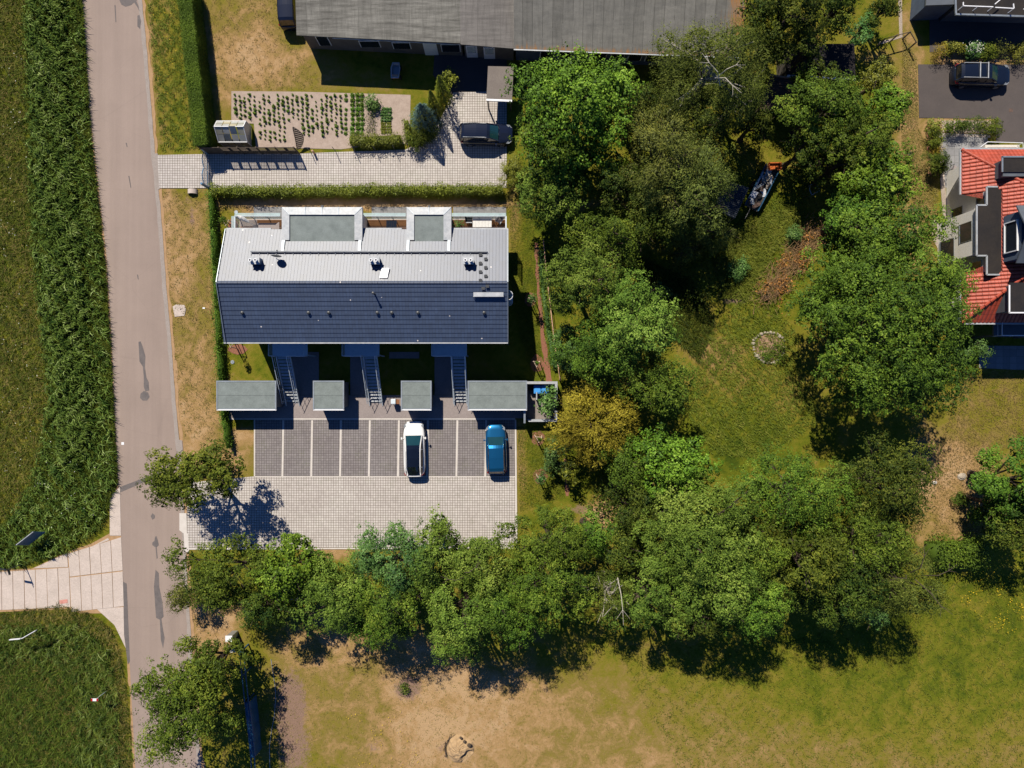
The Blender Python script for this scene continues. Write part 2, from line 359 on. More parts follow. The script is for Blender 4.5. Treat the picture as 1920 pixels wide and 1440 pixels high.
# only the rough meadows undulate; paved areas lie proud of them
V = np.stack([X, Y, Z * 0 - .0 + np.minimum(Z + .14, 0) * .3], -1).reshape(-1, 3)
nx, ny = len(gx), len(gy)
ii, jj = np.meshgrid(np.arange(nx - 1), np.arange(ny - 1), indexing='xy')
a0 = (jj * nx + ii).ravel(); F = np.stack([a0, a0 + 1, a0 + nx + 1, a0 + nx], -1)
def ground_mat():
    m, t, b, o = nodes('grassland'); v = co(t)
    at = lambda n: (lambda q: q.outputs['Fac'])(N(t, 'Attribute', attribute_name=n))
    dry, soil = at('dry'), at('soil')
    big = noise(t, v, .55, 6, .68, .6); mid = noise(t, v, 2.6, 5, .7, .4); fine = noise(t, v, 13, 4, .8)
    d = math_(t, 'ADD', math_(t, 'MULTIPLY_ADD', dry, 1.5, -.17), math_(t, 'MULTIPLY', math_(t, 'SUBTRACT', big, .5), 1.15))
    d = math_(t, 'ADD', d, math_(t, 'MULTIPLY', math_(t, 'SUBTRACT', mid, .5), .48))
    d = math_(t, 'ADD', d, math_(t, 'MULTIPLY', math_(t, 'SUBTRACT', fine, .5), .45))
    c = ramp(t, d, [(.0, (.045, .072, .006)), (.20, (.116, .134, .009)), (.40, (.190, .165, .020)), (.60, (.235, .170, .048)), (.82, (.375, .235, .105)), (1.0, (.45, .300, .160))])
    s = math_(t, 'ADD', soil, math_(t, 'MULTIPLY', math_(t, 'SUBTRACT', mid, .5), .9))
    s = ramp(t, s, [(.38, 0.0), (.62, 1.0)])
    sc = ramp(t, fine, [(.25, (.20, .125, .088)), (.75, (.31, .205, .15))])
    c = mixc(t, s, c, sc)
    blade = noise(t, v, 34, 3, .85)
    c = mixc(t, 1.0, c, ramp(t, blade, [(.25, .70), (.6, 1.0), (.8, 1.18)]), 'MULTIPLY')
    vo = N(t, 'TexVoronoi', Scale=1.1, Randomness=1.0); L(t, v, vo.inputs['Vector'])
    clump = mixc(t, 1.0, mid, vo.outputs['Distance'], 'MULTIPLY')
    c = mixc(t, ramp(t, clump, [(.03, .14), (.10, .0)]), c, (.035, .060, .008))
    L(t, c, b.inputs['Base Color']); b.inputs['Roughness'].default_value = .95; b.inputs['Specular IOR Level'].default_value = .1
    h = math_(t, 'ADD', math_(t, 'MULTIPLY', mid, .8), fine)
    bump(t, b, h, .9, .06); return m
M['ground'] = ground_mat()
o = put('ground', mesh_np('ground', V, F, M['ground'], {'dry': dry.ravel(), 'soil': soil.ravel()}, smooth=True)); prop(o, kind='structure')

def flat(name, pts, z, m, thick=.0, world=False, kind='structure'):
    P = pts if world else [(p.x, p.y) for p in WL(pts)]
    mb = MB()
    if thick: mb.prism(P, z - thick, z)
    else: mb.add([(a, b_, z) for a, b_ in P], [tuple(range(len(P)))])
    me_o = mb.build(name, m)
    if not thick and me_o.data.polygons[0].normal.z < 0: me_o.data.flip_normals()
    return prop(me_o, kind=kind)
def strip(name, Lp, Rp, z, m, thick=0, jit=0, seed=1):
    """a ribbon between two pixel polylines, resampled finely"""
    r = random.Random(seed)
    ys = sorted({p[1] for p in Lp} | {p[1] for p in Rp}); y0, y1 = ys[0], ys[-1]
    n = int((y1 - y0) / 12) + 1
    ip = lambda P, y: float(np.interp(y, [q[1] for q in P], [q[0] for q in P]))
    vs = []; fs = []
    for i in range(n + 1):
        y = y0 + (y1 - y0) * i / n
        for P in (Lp, Rp): vs.append(W(ip(P, y) + r.uniform(-jit, jit), y) + Vector((0, 0, z)))
        if i: fs.append((2*i-2, 2*i, 2*i+1, 2*i-1))
    mb = MB().add(vs, fs)
    if thick:
        nv = len(vs); mb.v += [v - Vector((0, 0, thick)) for v in vs]
        for i in range(n): mb.f += [[2*i, nv+2*i, nv+2*i+2, 2*i+2], [2*i+1, 2*i+3, nv+2*i+3, nv+2*i+1]]
    return prop(mb.build(name, m), kind='structure')
RL = [(118,-420),(155,0),(168,200),(185,350),(200,480),(210,640),(216,780),(223,920),(232,1100),(243,1240),(254,1440),(290,1900)]
RR = [(235,-420),(266,0),(276,100),(290,280),(302,400),(312,540),(321,640),(330,760),(339,850),(348,1000),(352,1100),(358,1180),(364,1300),(378,1440),(415,1900)]
strip('road', RL, RR, .03, M['road'], .03)
M['verge'] = mat('dry_verge', (.46, .29, .16), (.36, .23, .12), .95, .1, scale=2.5, fine=20, bmp=.7)
strip('verge', [(x-1, y) for x, y in RR], [(x+6, y) for x, y in RR], .012, M['verge'], 0, 2.2, 3)
strip('verge', [(x-4, y) for x, y in RL], [(x+2, y) for x, y in RL], .008, M['verge'], 0, 1.6, 4)
M['edge_strip'] = mat('pale_road_edge', (.36, .31, .28), (.31, .27, .24), .9, .2, scale=2, fine=15)
strip('road_edge', [(x-7, y) for x, y in RR], [(x, y) for x, y in RR], .034, M['edge_strip'], 0, .8, 5)
# tar repairs
for i, poly in enumerate([
  [(224,0),(228,9),(236,13),(246,10),(252,5),(258,14),(262,22),(260,12),(256,2),(262,-6),(226,-8)],
  [(258,30),(262,28),(265,40),(263,55),(258,50)],
  [(260,641),(264,640),(268,650),(273,668),(272,690),(268,687),(262,678),(261,660)],
  [(268,686),(272,688),(275,708),(279,716),(280,732),(273,734),(270,725),(270,706)],
  [(264,738),(270,733),(278,736),(281,744),(276,751),(268,751),(263,746)],
  [(291,1006),(294,1005),(297,1016),(298,1022),(294,1026),(296,1046),(294,1048),(292,1026),(286,1022),(286,1017),(290,1014)],
  [(292,1068),(298,1074),(299,1100),(305,1130),(307,1156),(303,1160),(306,1180),(309,1196),(306,1215),(302,1200),(300,1162),(293,1158),(291,1130),(289,1100)],
  [(286,962),(291,966),(290,972),(286,974),(283,968)]]):
    flat('tar_patch', poly, .036 + .0005 * i, M['patch'])
flat('tar_strip', [(225,913),(252,903),(300,884),(300,891),(254,911),(226,923)], .037, M['patch'])
flat('tar_strip', [(231,1090),(238,1094),(244,1240),(240,1245),(233,1190)], .0365, M['tar'])
for (a, b_, c_, d) in [(215,10,217,42),(241,330,245,352),(236,268,238,276),(257,515,259,524)]:
    flat('road_crack', [(a,b_),(a+2,b_),(c_+1.5,d),(c_,d)], .0375, M['tar'])
# concrete slab track joining from the left
mb = MB(); r = random.Random(3)
def slabs(quad, n, along=True, zz=.05):
    A, B, C_, D = [W(*q) for q in quad]   # A-B top edge, D-C bottom edge
    for i in range(n):
        u0, u1 = (i + .012 * 2) / n, (i + 1 - .012 * 2) / n
        P = [A.lerp(B, u0), A.lerp(B, u1), D.lerp(C_, u1), D.lerp(C_, u0)]
        h = zz + r.uniform(-.008, .008)
        mb.prism([(p.x, p.y) for p in P], .0, h)
slabs([(-60,1076),(130,1064),(133,1138),(-60,1146)], 9)
slabs([(128,1038),(228,1007),(231,1069),(131,1081)], 5)
slabs([(131,1083),(231,1071),(233,1136),(134,1147)], 5)
slabs([(206,930),(226,912),(228,1004),(206,1004)], 1)
slabs([(62,1066),(128,1036),(128,1060),(128,1063)], 1)
slabs([(166,1028),(204,1008),(206,1012),(170,1026)], 1)
prop(mb.build('concrete_path', M['concrete']), kind='structure')
flat('path_joint', [(-60,1072),(60,1066),(128,1034),(170,1020),(206,1000),(206,930),(226,905),(230,1004),(234,1150),(240,1200),(225,1175),(205,1150),(150,1150),(134,1142),(-60,1150)], .02, M['verge'])
flat('path_apron', [(180,1140),(234,1138),(243,1230),(236,1215),(215,1172)], .026, M['concrete'])

# paved drive at the top, parking yard, bays and paths
dv = [(296,291),(390,289),(560,288),(700,283),(760,281),(800,262),(830,215),(850,174),(912,172),(950,172),(950,352),(299,353)]
flat('driveway', dv, .05, M['paver_light'], .05)
flat('driveway_edge', [(289,288),(296,288),(300,355),(293,355)], .04, M['edge_strip'], .04)
flat('yard_path', [(815,100),(950,100),(950,174),(850,174),(832,212),(846,180),(838,176),(812,140)], .045, M['asphalt'], .045)
flat('parking_yard', [(350,1000),(352,905),(478,893),(966,893),(968,1026),(500,1026),(352,1030)], .05, M['paver_light'], .05)
flat('parking_bays', [(478,787),(966,787),(966,892.5),(478,892.5)], .052, M['paver_dark'], .05)
flat('footpath', [(430,741),(1043,741),(1043,784),(430,784)], .051, M['walkway'], .05)
flat('footpath', [(548,660),(598,660),(598,740.5),(548,740.5)], .051, M['walkway'], .05)
flat('footpath', [(657,660),(688,660),(688,740.5),(657,740.5)], .051, M['walkway'], .05)
flat('footpath', [(815,660),(850,660),(850,740.5),(815,740.5)], .051, M['walkway'], .05)
flat('footpath', [(730,660),(786,660),(786,672),(730,672)], .051, M['walkway'], .05)
flat('bin_yard', [(986,722),(1042,722),(1042,787),(986,787)], .055, M['paver_fine'], .05)
mb = MB()
z = .056
def line(a, b_, wd):
    A, B = W(*a), W(*b_); d = (B - A).normalized(); s = Vector((-d.y, d.x, 0)) * wd / 2
    mb.add([(A-s)+Vector((0,0,z)), (B-s)+Vector((0,0,z)), (B+s)+Vector((0,0,z)), (A+s)+Vector((0,0,z))], [(0,1,2,3)])
for x in (531,585,639,693,747.5,802,857,911): line((x+.6,788), (x-1.2,892.5), .16)
line((430,785.5),(966,785.5), .12); line((477.5,787),(477.5,893), .10); line((966.5,787),(968.5,1026), .14); line((478,893.3),(966,893.3), .07)
line((352,1029),(968,1027),.12)
prop(mb.build('bay_markings', M['edge_white']), kind='structure')
flat('kerb_stone', [(337,962),(350,962),(351,1000),(353,1000),(355,1035),(347,1035),(345,1000),(337,994)], .06, M['edge_white'], .06)
flat('kerb_stone', [(328,822),(342,826),(344,850),(332,850)], .06, M['edge_strip'], .06)
flat('manhole_slab', [(324,575),(330,571),(346,572),(349,580),(346,592),(328,594)], .04, M['concrete'], .04)
# beds, asphalt court by the red house
flat('vegetable_bed', [(434,171),(560,172),(700,176),(770,178),(768,270),(700,272),(640,280),(480,276),(476,232),(434,230)], .02, M['soil_pale'])
flat('asphalt_court', [(1721,121),(2050,121),(2050,268),(1868,268),(1865,223),(1723,221)], .03, M['asphalt'], .03)
flat('asphalt_court', [(1742,-40),(2050,-40),(2050,96),(1743,98)], .03, M['asphalt'], .03)
flat('patio', [(1765,250),(1852,252),(1848,300),(1815,300),(1790,345),(1772,352),(1768,300)], .04, M['patio'], .04)
flat('patio_edge', [(1760,248),(1766,248),(1769,300),(1771,350),(1764,350)], .045, M['concrete'], .045)
flat('patio_edge', [(1766,251),(1856,254),(1856,258),(1766,255.5)], .046, M['concrete'], .045)
flat('gravel_strip', [(1762,334),(1771,334),(1777,410),(1768,410)], .03, M['gravel'])
flat('gravel_strip', [(1746,413),(1758,412),(1760,470),(1747,445)], .03, M['gravel'])
flat('gravel_strip', [(1684,0),(1691,0),(1692,70),(1655,82),(1645,84),(1650,78),(1686,68)], .02, M['gravel'])
flat('flower_bed', [(1737,238),(1745,238),(1752,300),(1760,330),(1740,330),(1738,290)], .02, M['mulch'])
flat('flower_bed', [(1765,226),(1862,226),(1864,250),(1767,248)], .015, M['soil_pale'])
strip('mulch_path', [(1003,455),(1004,500),(1008,560),(1015,640),(1024,720),(1035,740)], [(1009,455),(1010,500),(1014,560),(1023,640),(1036,715),(1048,740)], .02, M['mulch'], 0, 1.6, 9)
strip('mulch_path', [(1057,860),(1060,930)], [(1063,860),(1067,930)], .02, M['mulch'], 0, 1.6, 10)
for (x, y, rx, ry) in [(1009,821,14,14),(1013,893,14,15),(1007,682,13,17),(994,562,11,14),(446,655,18,10),(437,425,10,16),(1003,800,0,0)]:
    if rx: flat('mulch_bed', [(x+rx*math.cos(k/10*math.pi)*random.Random(k+x).uniform(.85,1.1), y+ry*math.sin(k/10*math.pi)*random.Random(k*3+x).uniform(.85,1.1)) for k in range(20)], .018, M['mulch'])
for q in ([(476,388),(529,388),(529,440),(476,440)], [(697,388),(762,388),(762,440),(697,440)], [(850,388),(949,388),(949,440),(850,440)]):
    flat('terrace', q, .04, M['patio'], .04)
# ---------------------------------------------------------------- foliage
def leaf_quads(P, Nn, size, aspect, rg, tang=None):
    n = len(P)
    Nn = Nn / (np.linalg.norm(Nn, axis=1, keepdims=True) + 1e-9)
    if tang is None: tang = rg.normal(size=(n, 3))
    T = tang - (tang * Nn).sum(1, keepdims=True) * Nn
    T /= np.linalg.norm(T, axis=1, keepdims=True) + 1e-9
    B = np.cross(Nn, T)
    s = size * rg.uniform(.6, 1.35, (n, 1)); T = T * s; B = B * s * aspect
    # pointed leaf: base, side, tip, side, the tip bent down a little
    q = np.stack([P - T * .5, P + B * .5 - T * .05, P + T * .5 - Nn * s * .15, P - B * .5 - T * .05], 1)
    return q.reshape(-1, 3), np.arange(4 * n).reshape(-1, 4)
def unit(rg, n, up=-1.0):
    u = rg.normal(size=(n, 3)); u /= np.linalg.norm(u, axis=1, keepdims=True)
    m = u[:, 2] < up; u[m, 2] *= -1; return u
def crown(rx, ry, z0, z1, seed, cone=0., dens=120, leaf=.21, aspect=.62, lump=.34, droop=0., sparse=0., spray=0., ragged=.22, twig=.5):
    """leaves on small clumps on big boughs; returns verts, faces, value, bough centres"""
    rg = np.random.default_rng(seed); leaf = leaf * .70 if rx > .9 else leaf
    rz = (z1 - z0) / 2; zc = z0 + rz * .9
    area = math.pi * rx * ry
    nb = max(5, int(5 + area * .27))
    i = np.arange(nb); rr = np.sqrt((i + .5) / nb); th = i * 2.39996 + rg.uniform(0, 6.28) + rg.normal(0, .25, nb)
    edge = 1 + ragged * rg.normal(size=nb) * rr
    bx = rx * .86 * rr * np.cos(th) * edge; by = ry * .86 * rr * np.sin(th) * edge
    bz = zc + rz * np.sqrt(np.clip(1 - (rr * .97) ** 2, 0, 1)) * rg.uniform(.55, 1.12, nb)
    bz -= rr * rz * .25
    br = (lump * min(rx, ry, 3.6) * rg.uniform(.7, 1.25, nb) + .3)
    # a skirt of lower boughs
    ns = int(nb * .6); t2 = rg.uniform(0, 6.28, ns); r2 = rg.uniform(.45, .95, ns)
    bx = np.r_[bx, rx * .85 * r2 * np.cos(t2)]; by = np.r_[by, ry * .85 * r2 * np.sin(t2)]
    bz = np.r_[bz, z0 + rz * rg.uniform(.15, .9, ns)]; br = np.r_[br, lump * min(rx, ry, 3.6) * rg.uniform(.6, 1.0, ns) + .2]
    Pc, Rc, Oc, Vc = [], [], [], []
    for k in range(len(bx)):
        if sparse and rg.random() < sparse: continue
        m = int(9 + br[k] ** 2 * 22)
        u = unit(rg, m, -.35); u[:, 2] *= .75; st = np.array([rg.uniform(.75, 1.3), rg.uniform(.75, 1.3), 1.0])
        c = np.array([bx[k], by[k], bz[k]]) + u * st * br[k] * rg.uniform(.62, 1.12, (m, 1))
        Pc.append(c); Rc.append(rg.uniform(.16, .38, m) * (.75 + .25 * min(br[k], 1.4))); Oc.append(u)
        Vc.append(np.full(m, rg.normal(0, .15)) + rg.normal(0, .12, m))
    Pc = np.concatenate(Pc); Rc = np.concatenate(Rc); Oc = np.concatenate(Oc); Vc = np.concatenate(Vc)
    tot = int(dens * 2.8 * area * (1 - sparse)); wgt = Rc ** 2; cnt = rg.multinomial(tot, wgt / wgt.sum())
    idx = np.repeat(np.arange(len(Pc)), cnt); n = len(idx)
    u = unit(rg, n, -.5)
    sc = np.array([1, 1, .62])
    P = Pc[idx] + u * sc * Rc[idx][:, None] * rg.uniform(.35, 1.0, (n, 1)) ** .6
    tang = None
    if spray:   # twigs radiating from the crown's axis
        out = Pc[idx] * [1, 1, 0]; out /= np.linalg.norm(out, axis=1, keepdims=True) + 1e-6
        sd = rg.uniform(0, 1, (n, 1)) * spray
        P = P + (out * 1.0 - np.array([0, 0, .35])) * sd
        tang = out + rg.normal(0, .45, (n, 3)) - [0, 0, .25]
    if droop:
        P[:, 2] -= rg.uniform(0, 1, n) ** 1.5 * droop
        out = Pc[idx] * [1, 1, 0]; out /= np.linalg.norm(out, axis=1, keepdims=True) + 1e-6
        tang = out * .8 + rg.normal(0, .35, (n, 3)) - [0, 0, .9]
    if cone: P[:, :2] *= 1.15 * (1 - cone * np.clip((P[:, 2:3] - z0) / (z1 - z0), 0, 1))
    Nn = u * .5 + Oc[idx] * .8 + rg.normal(0, .40, (n, 3)) + [0, 0, .38]
    V, F = leaf_quads(P, Nn, leaf, aspect, rg, tang)
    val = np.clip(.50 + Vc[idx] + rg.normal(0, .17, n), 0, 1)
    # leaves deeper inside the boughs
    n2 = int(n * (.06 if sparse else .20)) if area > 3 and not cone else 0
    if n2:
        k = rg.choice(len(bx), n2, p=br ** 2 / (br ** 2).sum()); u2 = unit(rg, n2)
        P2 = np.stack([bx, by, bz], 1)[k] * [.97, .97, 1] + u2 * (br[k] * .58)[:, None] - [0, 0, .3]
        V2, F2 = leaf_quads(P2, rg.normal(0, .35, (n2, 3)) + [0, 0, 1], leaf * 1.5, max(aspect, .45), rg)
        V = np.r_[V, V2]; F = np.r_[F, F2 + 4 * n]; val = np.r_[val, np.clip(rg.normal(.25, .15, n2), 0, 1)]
    return V, F, np.repeat(val, 4), np.stack([bx, by, bz], 1)[:nb], br
def limbs(cx, cy, z0, z1, B, seed, rbase=.22, n=9, bare=None):
    rg = random.Random(seed); mb = LMB(); lean = Vector((rg.uniform(-.3, .3), rg.uniform(-.3, .3), 0))
    top = Vector((0, 0, z0 + (z1 - z0) * .72)) + lean
    fork = Vector((0, 0, z0 * .75)) + lean * .4
    mb.tube([(0, 0, -.1), (0, 0, .25), fork * .5 + Vector((0, 0, .1)), fork, fork.lerp(top, .5) + Vector((.1, -.1, 0)), top], [rbase * 1.35, rbase, rbase * .85, rbase * .7, rbase * .45, rbase * .15], 8)
    idx = list(range(len(B))); rg.shuffle(idx)
    for k in idx[:n]:
        e = Vector(B[k]); s = fork.lerp(top, rg.uniform(0, .8)); m = s.lerp(e, .5) + Vector((rg.uniform(-.2, .2), rg.uniform(-.2, .2), .25))
        mb.tube([s, m, e], [rbase * .42, rbase * .25, rbase * .07], 6)
        for q in range(2):
            j = Vector((rg.uniform(-1, 1), rg.uniform(-1, 1), rg.uniform(-.2, .6))) * 1.1
            mb.tube([m.lerp(e, .4), e + j], [rbase * .16, rbase * .04], 5)
    if bare:
        for (bx, by, a, ln, zz) in bare:      # bleached dead limbs standing clear of the leaves
            s = Vector((bx, by, zz)); d = Vector((math.cos(a), math.sin(a), .25)).normalized()
            p1 = s + d * ln * .5 + Vector((0, 0, .1)); a2 = a + rg.uniform(-.4, .4); p2 = p1 + Vector((math.cos(a2), math.sin(a2), .1)) * ln * .5
            mb.tube([s - d * ln * .4 - Vector((0, 0, 1.1)), s, p1, p2], [.038, .032, .022, .01], 6)
            for q in (-1, 1):
                a3 = a + q * rg.uniform(.5, .9)
                mb.tube([p1, p1 + Vector((math.cos(a3), math.sin(a3), -.1)) * ln * .4], [.02, .008], 5)
    return mb
SP = {  # species: foliage material and crown habit
 'maple':  (foliage('maple_leaves', (.030,.062,.008), (.108,.192,.014), (.22,.32,.034), .55, .22, .15), dict(leaf=.25, aspect=.72, lump=.36, dens=118)),
 'oak':    (foliage('oak_leaves', (.026,.060,.010), (.090,.168,.016), (.18,.27,.03), .55, .2, .12), dict(leaf=.23, aspect=.6, lump=.34, dens=125)),
 'lime':   (foliage('light_leaves', (.036,.070,.010), (.120,.188,.024), (.23,.30,.05), .6, .22, .1), dict(leaf=.19, aspect=.65, lump=.30, dens=150)),
 'ash':    (foliage('mid_green_leaves', (.028,.056,.009), (.092,.156,.015), (.19,.25,.03), .6, .2, .1), dict(leaf=.20, aspect=.55, lump=.33, dens=140)),
 'birch':  (foliage('birch_leaves', (.028,.042,.008), (.104,.138,.020), (.19,.215,.04), .6, .22, .1), dict(leaf=.21, aspect=.30, lump=.32, dens=150, droop=1.1)),
 'willow': (foliage('willow_leaves', (.040,.054,.010), (.142,.168,.026), (.24,.25,.045), .6, .25, .2), dict(leaf=.24, aspect=.28, lump=.34, dens=150, droop=1.0)),
 'olive':  (foliage('olive_leaves', (.026,.044,.005), (.094,.136,.014), (.19,.22,.026), .6, .2, .12), dict(leaf=.22, aspect=.6, lump=.31, dens=120)),
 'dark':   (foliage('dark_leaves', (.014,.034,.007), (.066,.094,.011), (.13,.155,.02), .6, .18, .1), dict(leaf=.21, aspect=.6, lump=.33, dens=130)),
 'gold':   (foliage('golden_needles', (.085,.062,.008), (.235,.18,.018), (.38,.30,.04), .75, .15, .1), dict(leaf=.30, aspect=.26, lump=.27, dens=130, spray=.8)),
 'yellow': (foliage('yellow_green_leaves', (.05,.07,.008), (.16,.18,.014), (.26,.27,.03), .55, .25, .3), dict(leaf=.20, aspect=.6, lump=.33, dens=130)),
 'blue':   (foliage('blue_needles', (.030,.062,.056), (.085,.150,.130), (.15,.24,.20), .7, .1, .2), dict(leaf=.13, aspect=.35, lump=.3, dens=260, spray=.35)),
 'bluegreen': (foliage('fresh_leaves', (.028,.072,.018), (.090,.180,.036), (.17,.28,.07), .55, .25, .25), dict(leaf=.18, aspect=.65, lump=.3, dens=150)),
}
def tree(name, sp, px, py, rxp, ryp, ztop, seed, label, group=None, cat='tree', z0=None, trunk='bark', bare=None, nl=9, rb=None, **kw):
    m, hab = SP[sp]; a = dict(hab); a.update(kw)
    zm = ztop * .62; f = (H - zm) / H; c = W(px, py, zm)
    rx, ry = rxp * K * f, ryp * K * f
    z0 = ztop * .28 if z0 is None else z0
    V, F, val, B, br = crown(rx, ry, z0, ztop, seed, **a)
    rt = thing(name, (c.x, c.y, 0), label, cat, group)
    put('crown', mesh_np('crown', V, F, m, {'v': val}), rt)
    bl = None
    if bare: bl = [((q[0]-px)*K*f, (py-q[1])*K*f, q[2], q[3], ztop * q[4]) for q in bare]
    limbs(0, 0, z0, ztop, B, seed, rb or (.10 + .022 * ztop), nl, bl).build('trunk', M[trunk], rt)
    return rt
def bush(name, sp, px, py, rxp, ryp, z1, seed, label, group=None, cat='shrub', **kw):
    m, hab = SP[sp]; a = dict(hab); a.update(dict(leaf=.12, dens=300, lump=.42)); a.update(kw)
    c = W(px, py, z1 * .5); f = (H - z1 * .5) / H; a['dens'] *= 1.5
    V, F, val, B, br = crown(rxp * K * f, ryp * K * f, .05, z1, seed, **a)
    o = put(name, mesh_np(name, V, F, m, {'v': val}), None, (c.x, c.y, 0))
    return prop(o, label, cat, group)
def hedge(name, sp, pts, wd, z1, seed, label, dens=260, leaf=.11, group=None, cat='hedge', z0=0, ragged=.12, clip=False):
    """a leafy wall along a pixel polyline (pixels of its middle at half height)"""
    rg = np.random.default_rng(seed); m = SP[sp][0]
    P = [W(a, b_, (z1 + z0) * .5) for a, b_ in pts]; Ps, Ns, Vs = [], [], []
    cores = []
    for A, B in zip(P[:-1], P[1:]):
        d = np.array((B - A).to_2d()); ln = np.linalg.norm(d); d /= ln; s = np.array([-d[1], d[0]])
        n = int(ln * (wd + z1 - z0) * dens)
        t = rg.uniform(0, ln, n)
        # points on the outside of the box: top or one of the sides
        top = rg.random(n) < wd / (wd + 1.2 * (z1 - z0)); sd = np.where(rg.random(n) < .5, -1, 1)
        uu = np.where(top, rg.uniform(-1, 1, n), sd); zz = np.where(top, z1, z0 + (z1 - z0) * rg.uniform(0, 1, n))
        wob = 1 + (0 if clip else 1) * (.22 * np.sin(t * 3.1 + seed) + .16 * np.sin(t * 7.3)) ; hob = 1 + (0 if clip else 1) * (.10 * np.sin(t * 2.3 + 1) + .10 * np.sin(t * 5.9))
        r_ = rg.normal(0, ragged, (n, 3)) * (.35 if clip else 1)
        a_, b_ = np.array(A.to_2d()), np.array(B.to_2d()); cores.append((a_ - s*wd*.36, b_ - s*wd*.36, b_ + s*wd*.36, a_ + s*wd*.36))
        x = np.array(A.to_2d())[None] + t[:, None] * d + (uu * wd / 2 * wob)[:, None] * s
        Ps.append(np.c_[x, zz * hob] + r_)
        nn = np.where(top[:, None], np.array([0, 0, 1.0]), np.c_[s[0] * sd, s[1] * sd, np.full(n, .3)])
        Ns.append(nn + rg.normal(0, .45, (n, 3))); Vs.append(.46 + .12 * np.sin(t * 1.7 + seed) + rg.normal(0, .15, n))
    Pp = np.concatenate(Ps); c = np.array([P[0].x, P[0].y, 0])
    V, F = leaf_quads(Pp - c, np.concatenate(Ns), leaf, .6, rg)
    vv = np.repeat(np.clip(np.concatenate(Vs), 0, 1), 4)
    if cat not in ('undergrowth', 'onion row'):
        for q in cores:                                   # the dense twiggy heart of the hedge
            b0 = len(V); zt = z1 * (.97 if clip else .82)
            V = np.r_[V, [[p[0]-c[0], p[1]-c[1], z] for z in (0.0, zt) for p in q]]
            F = np.r_[F, np.array([[4,5,6,7],[0,1,5,4],[1,2,6,5],[2,3,7,6],[3,0,4,7]]) + b0]; vv = np.r_[vv, np.full(8, .22)]
    o = put(name, mesh_np(name, V, F, m, {'v': vv}), None, tuple(c))
    return prop(o, label, cat, group)
def inpoly(x, y, poly):
    ins = np.zeros(len(x), bool); n = len(poly)
    for i in range(n):
        x0, y0 = poly[i]; x1, y1 = poly[(i+1) % n]
        c = (y0 > y) != (y1 > y)
        with np.errstate(divide='ignore', invalid='ignore'): xx = (x1 - x0) * (y - y0) / (y1 - y0 + 1e-12) + x0
        ins ^= c & (x < xx)
    return ins
def sample(poly, n, rg):
    xs = [p[0] for p in poly]; ys = [p[1] for p in poly]; out = []
    got = 0
    while got < n:
        x = rg.uniform(min(xs), max(xs), n); y = rg.uniform(min(ys), max(ys), n); k = inpoly(x, y, poly)
        out.append(np.c_[x[k], y[k]]); got += k.sum()
    return np.concatenate(out)[:n]
def blades(name, m, poly, n, hgt, wdt, seed, lean=(.5, -.2), leanr=.5, seg=2, dens=None, clump=0.0, base=0.0):
    rg = np.random.default_rng(seed); q = sample(poly, n, rg)
    if clump:
        f = np.sin(q[:,0]*.23+seed+1.5*np.sin(q[:,1]*.05))*np.sin(q[:,1]*.19+1+1.2*np.sin(q[:,0]*.07))+.7*np.sin(q[:,0]*.31+2)*np.sin(q[:,1]*.27+seed)+rg.normal(0,.35,n)
        q = q[f > -clump]; n = len(q)
    x = (q[:,0]-960)*K; y = (720-q[:,1])*K
    hh = hgt * rg.uniform(.5, 1.15, n) * (1 + .18*np.sin(x*1.3)*np.sin(y*1.1+seed)); ww = wdt * rg.uniform(.6, 1.3, n)
    ang = rg.normal(0, leanr * 2, n); ld = np.c_[lean[0] + rg.normal(0, leanr, n), lean[1] + rg.normal(0, leanr, n)]
    base = np.c_[x, y, base * rg.uniform(0, 1.3, n)]; s = np.c_[-ld[:,1], ld[:,0], np.zeros(n)]; s /= np.linalg.norm(s, axis=1, keepdims=True) + 1e-9
    s = s * (ww / 2)[:, None]; rows = []
    for k in range(seg + 1):
        u = k / seg; wk = (1 - .55 * u ** 2) if k < seg else .08
        off = np.c_[ld * (hh * u ** 1.6)[:, None], hh * (u - .28 * u ** 3)]
        rows += [base + off - s * wk, base + off + s * wk]
    A = np.stack(rows, 1).reshape(-1, 3); st = 2 * (seg + 1); F = []
    b0 = np.arange(n) * st
    for k in range(seg): F.append(np.stack([b0+2*k, b0+2*k+1, b0+2*k+3, b0+2*k+2], 1))
    val = np.clip(.42 + .14*np.sin(x*1.9+seed+1.3*np.sin(y*.8))*np.sin(y*1.6+np.sin(x)) + .1*np.sin(x*3+y*2) + rg.normal(0, .2, n), 0, 1)
    o = put(name, mesh_np(name, A, np.concatenate(F), m, {'v': np.repeat(val, st)}))
    return prop(o, kind='stuff')
M['reed'] = foliage('reed_leaves', (.022,.050,.008), (.130,.185,.030), (.32,.38,.14), .55, .22, .15)
M['weed'] = foliage('weed_leaves', (.014,.028,.005), (.062,.085,.009), (.14,.15,.02), .6, .2, .1)
M['drygrass'] = foliage('dry_grass_blades', (.11,.095,.022), (.22,.165,.050), (.36,.25,.10), .7, .2, .2)
M['lawn'] = foliage('grass_blades', (.060,.088,.007), (.135,.160,.014), (.21,.20,.035), .7, .2, .2)
M['reed2'] = foliage('broad_reed_leaves', (.016,.040,.006), (.078,.115,.012), (.17,.20,.03), .6, .22, .1)
reedP = [(46,-60),(50,100),(54,260),(60,420),(76,600),(92,740),(74,860),(40,940),(0,985),(-60,1000),(-60,1062),(0,1064),(60,1052),(120,1036),(190,985),(217,905),(212,790),(205,660),(196,520),(183,390),(168,250),(160,120),(149,-60)]
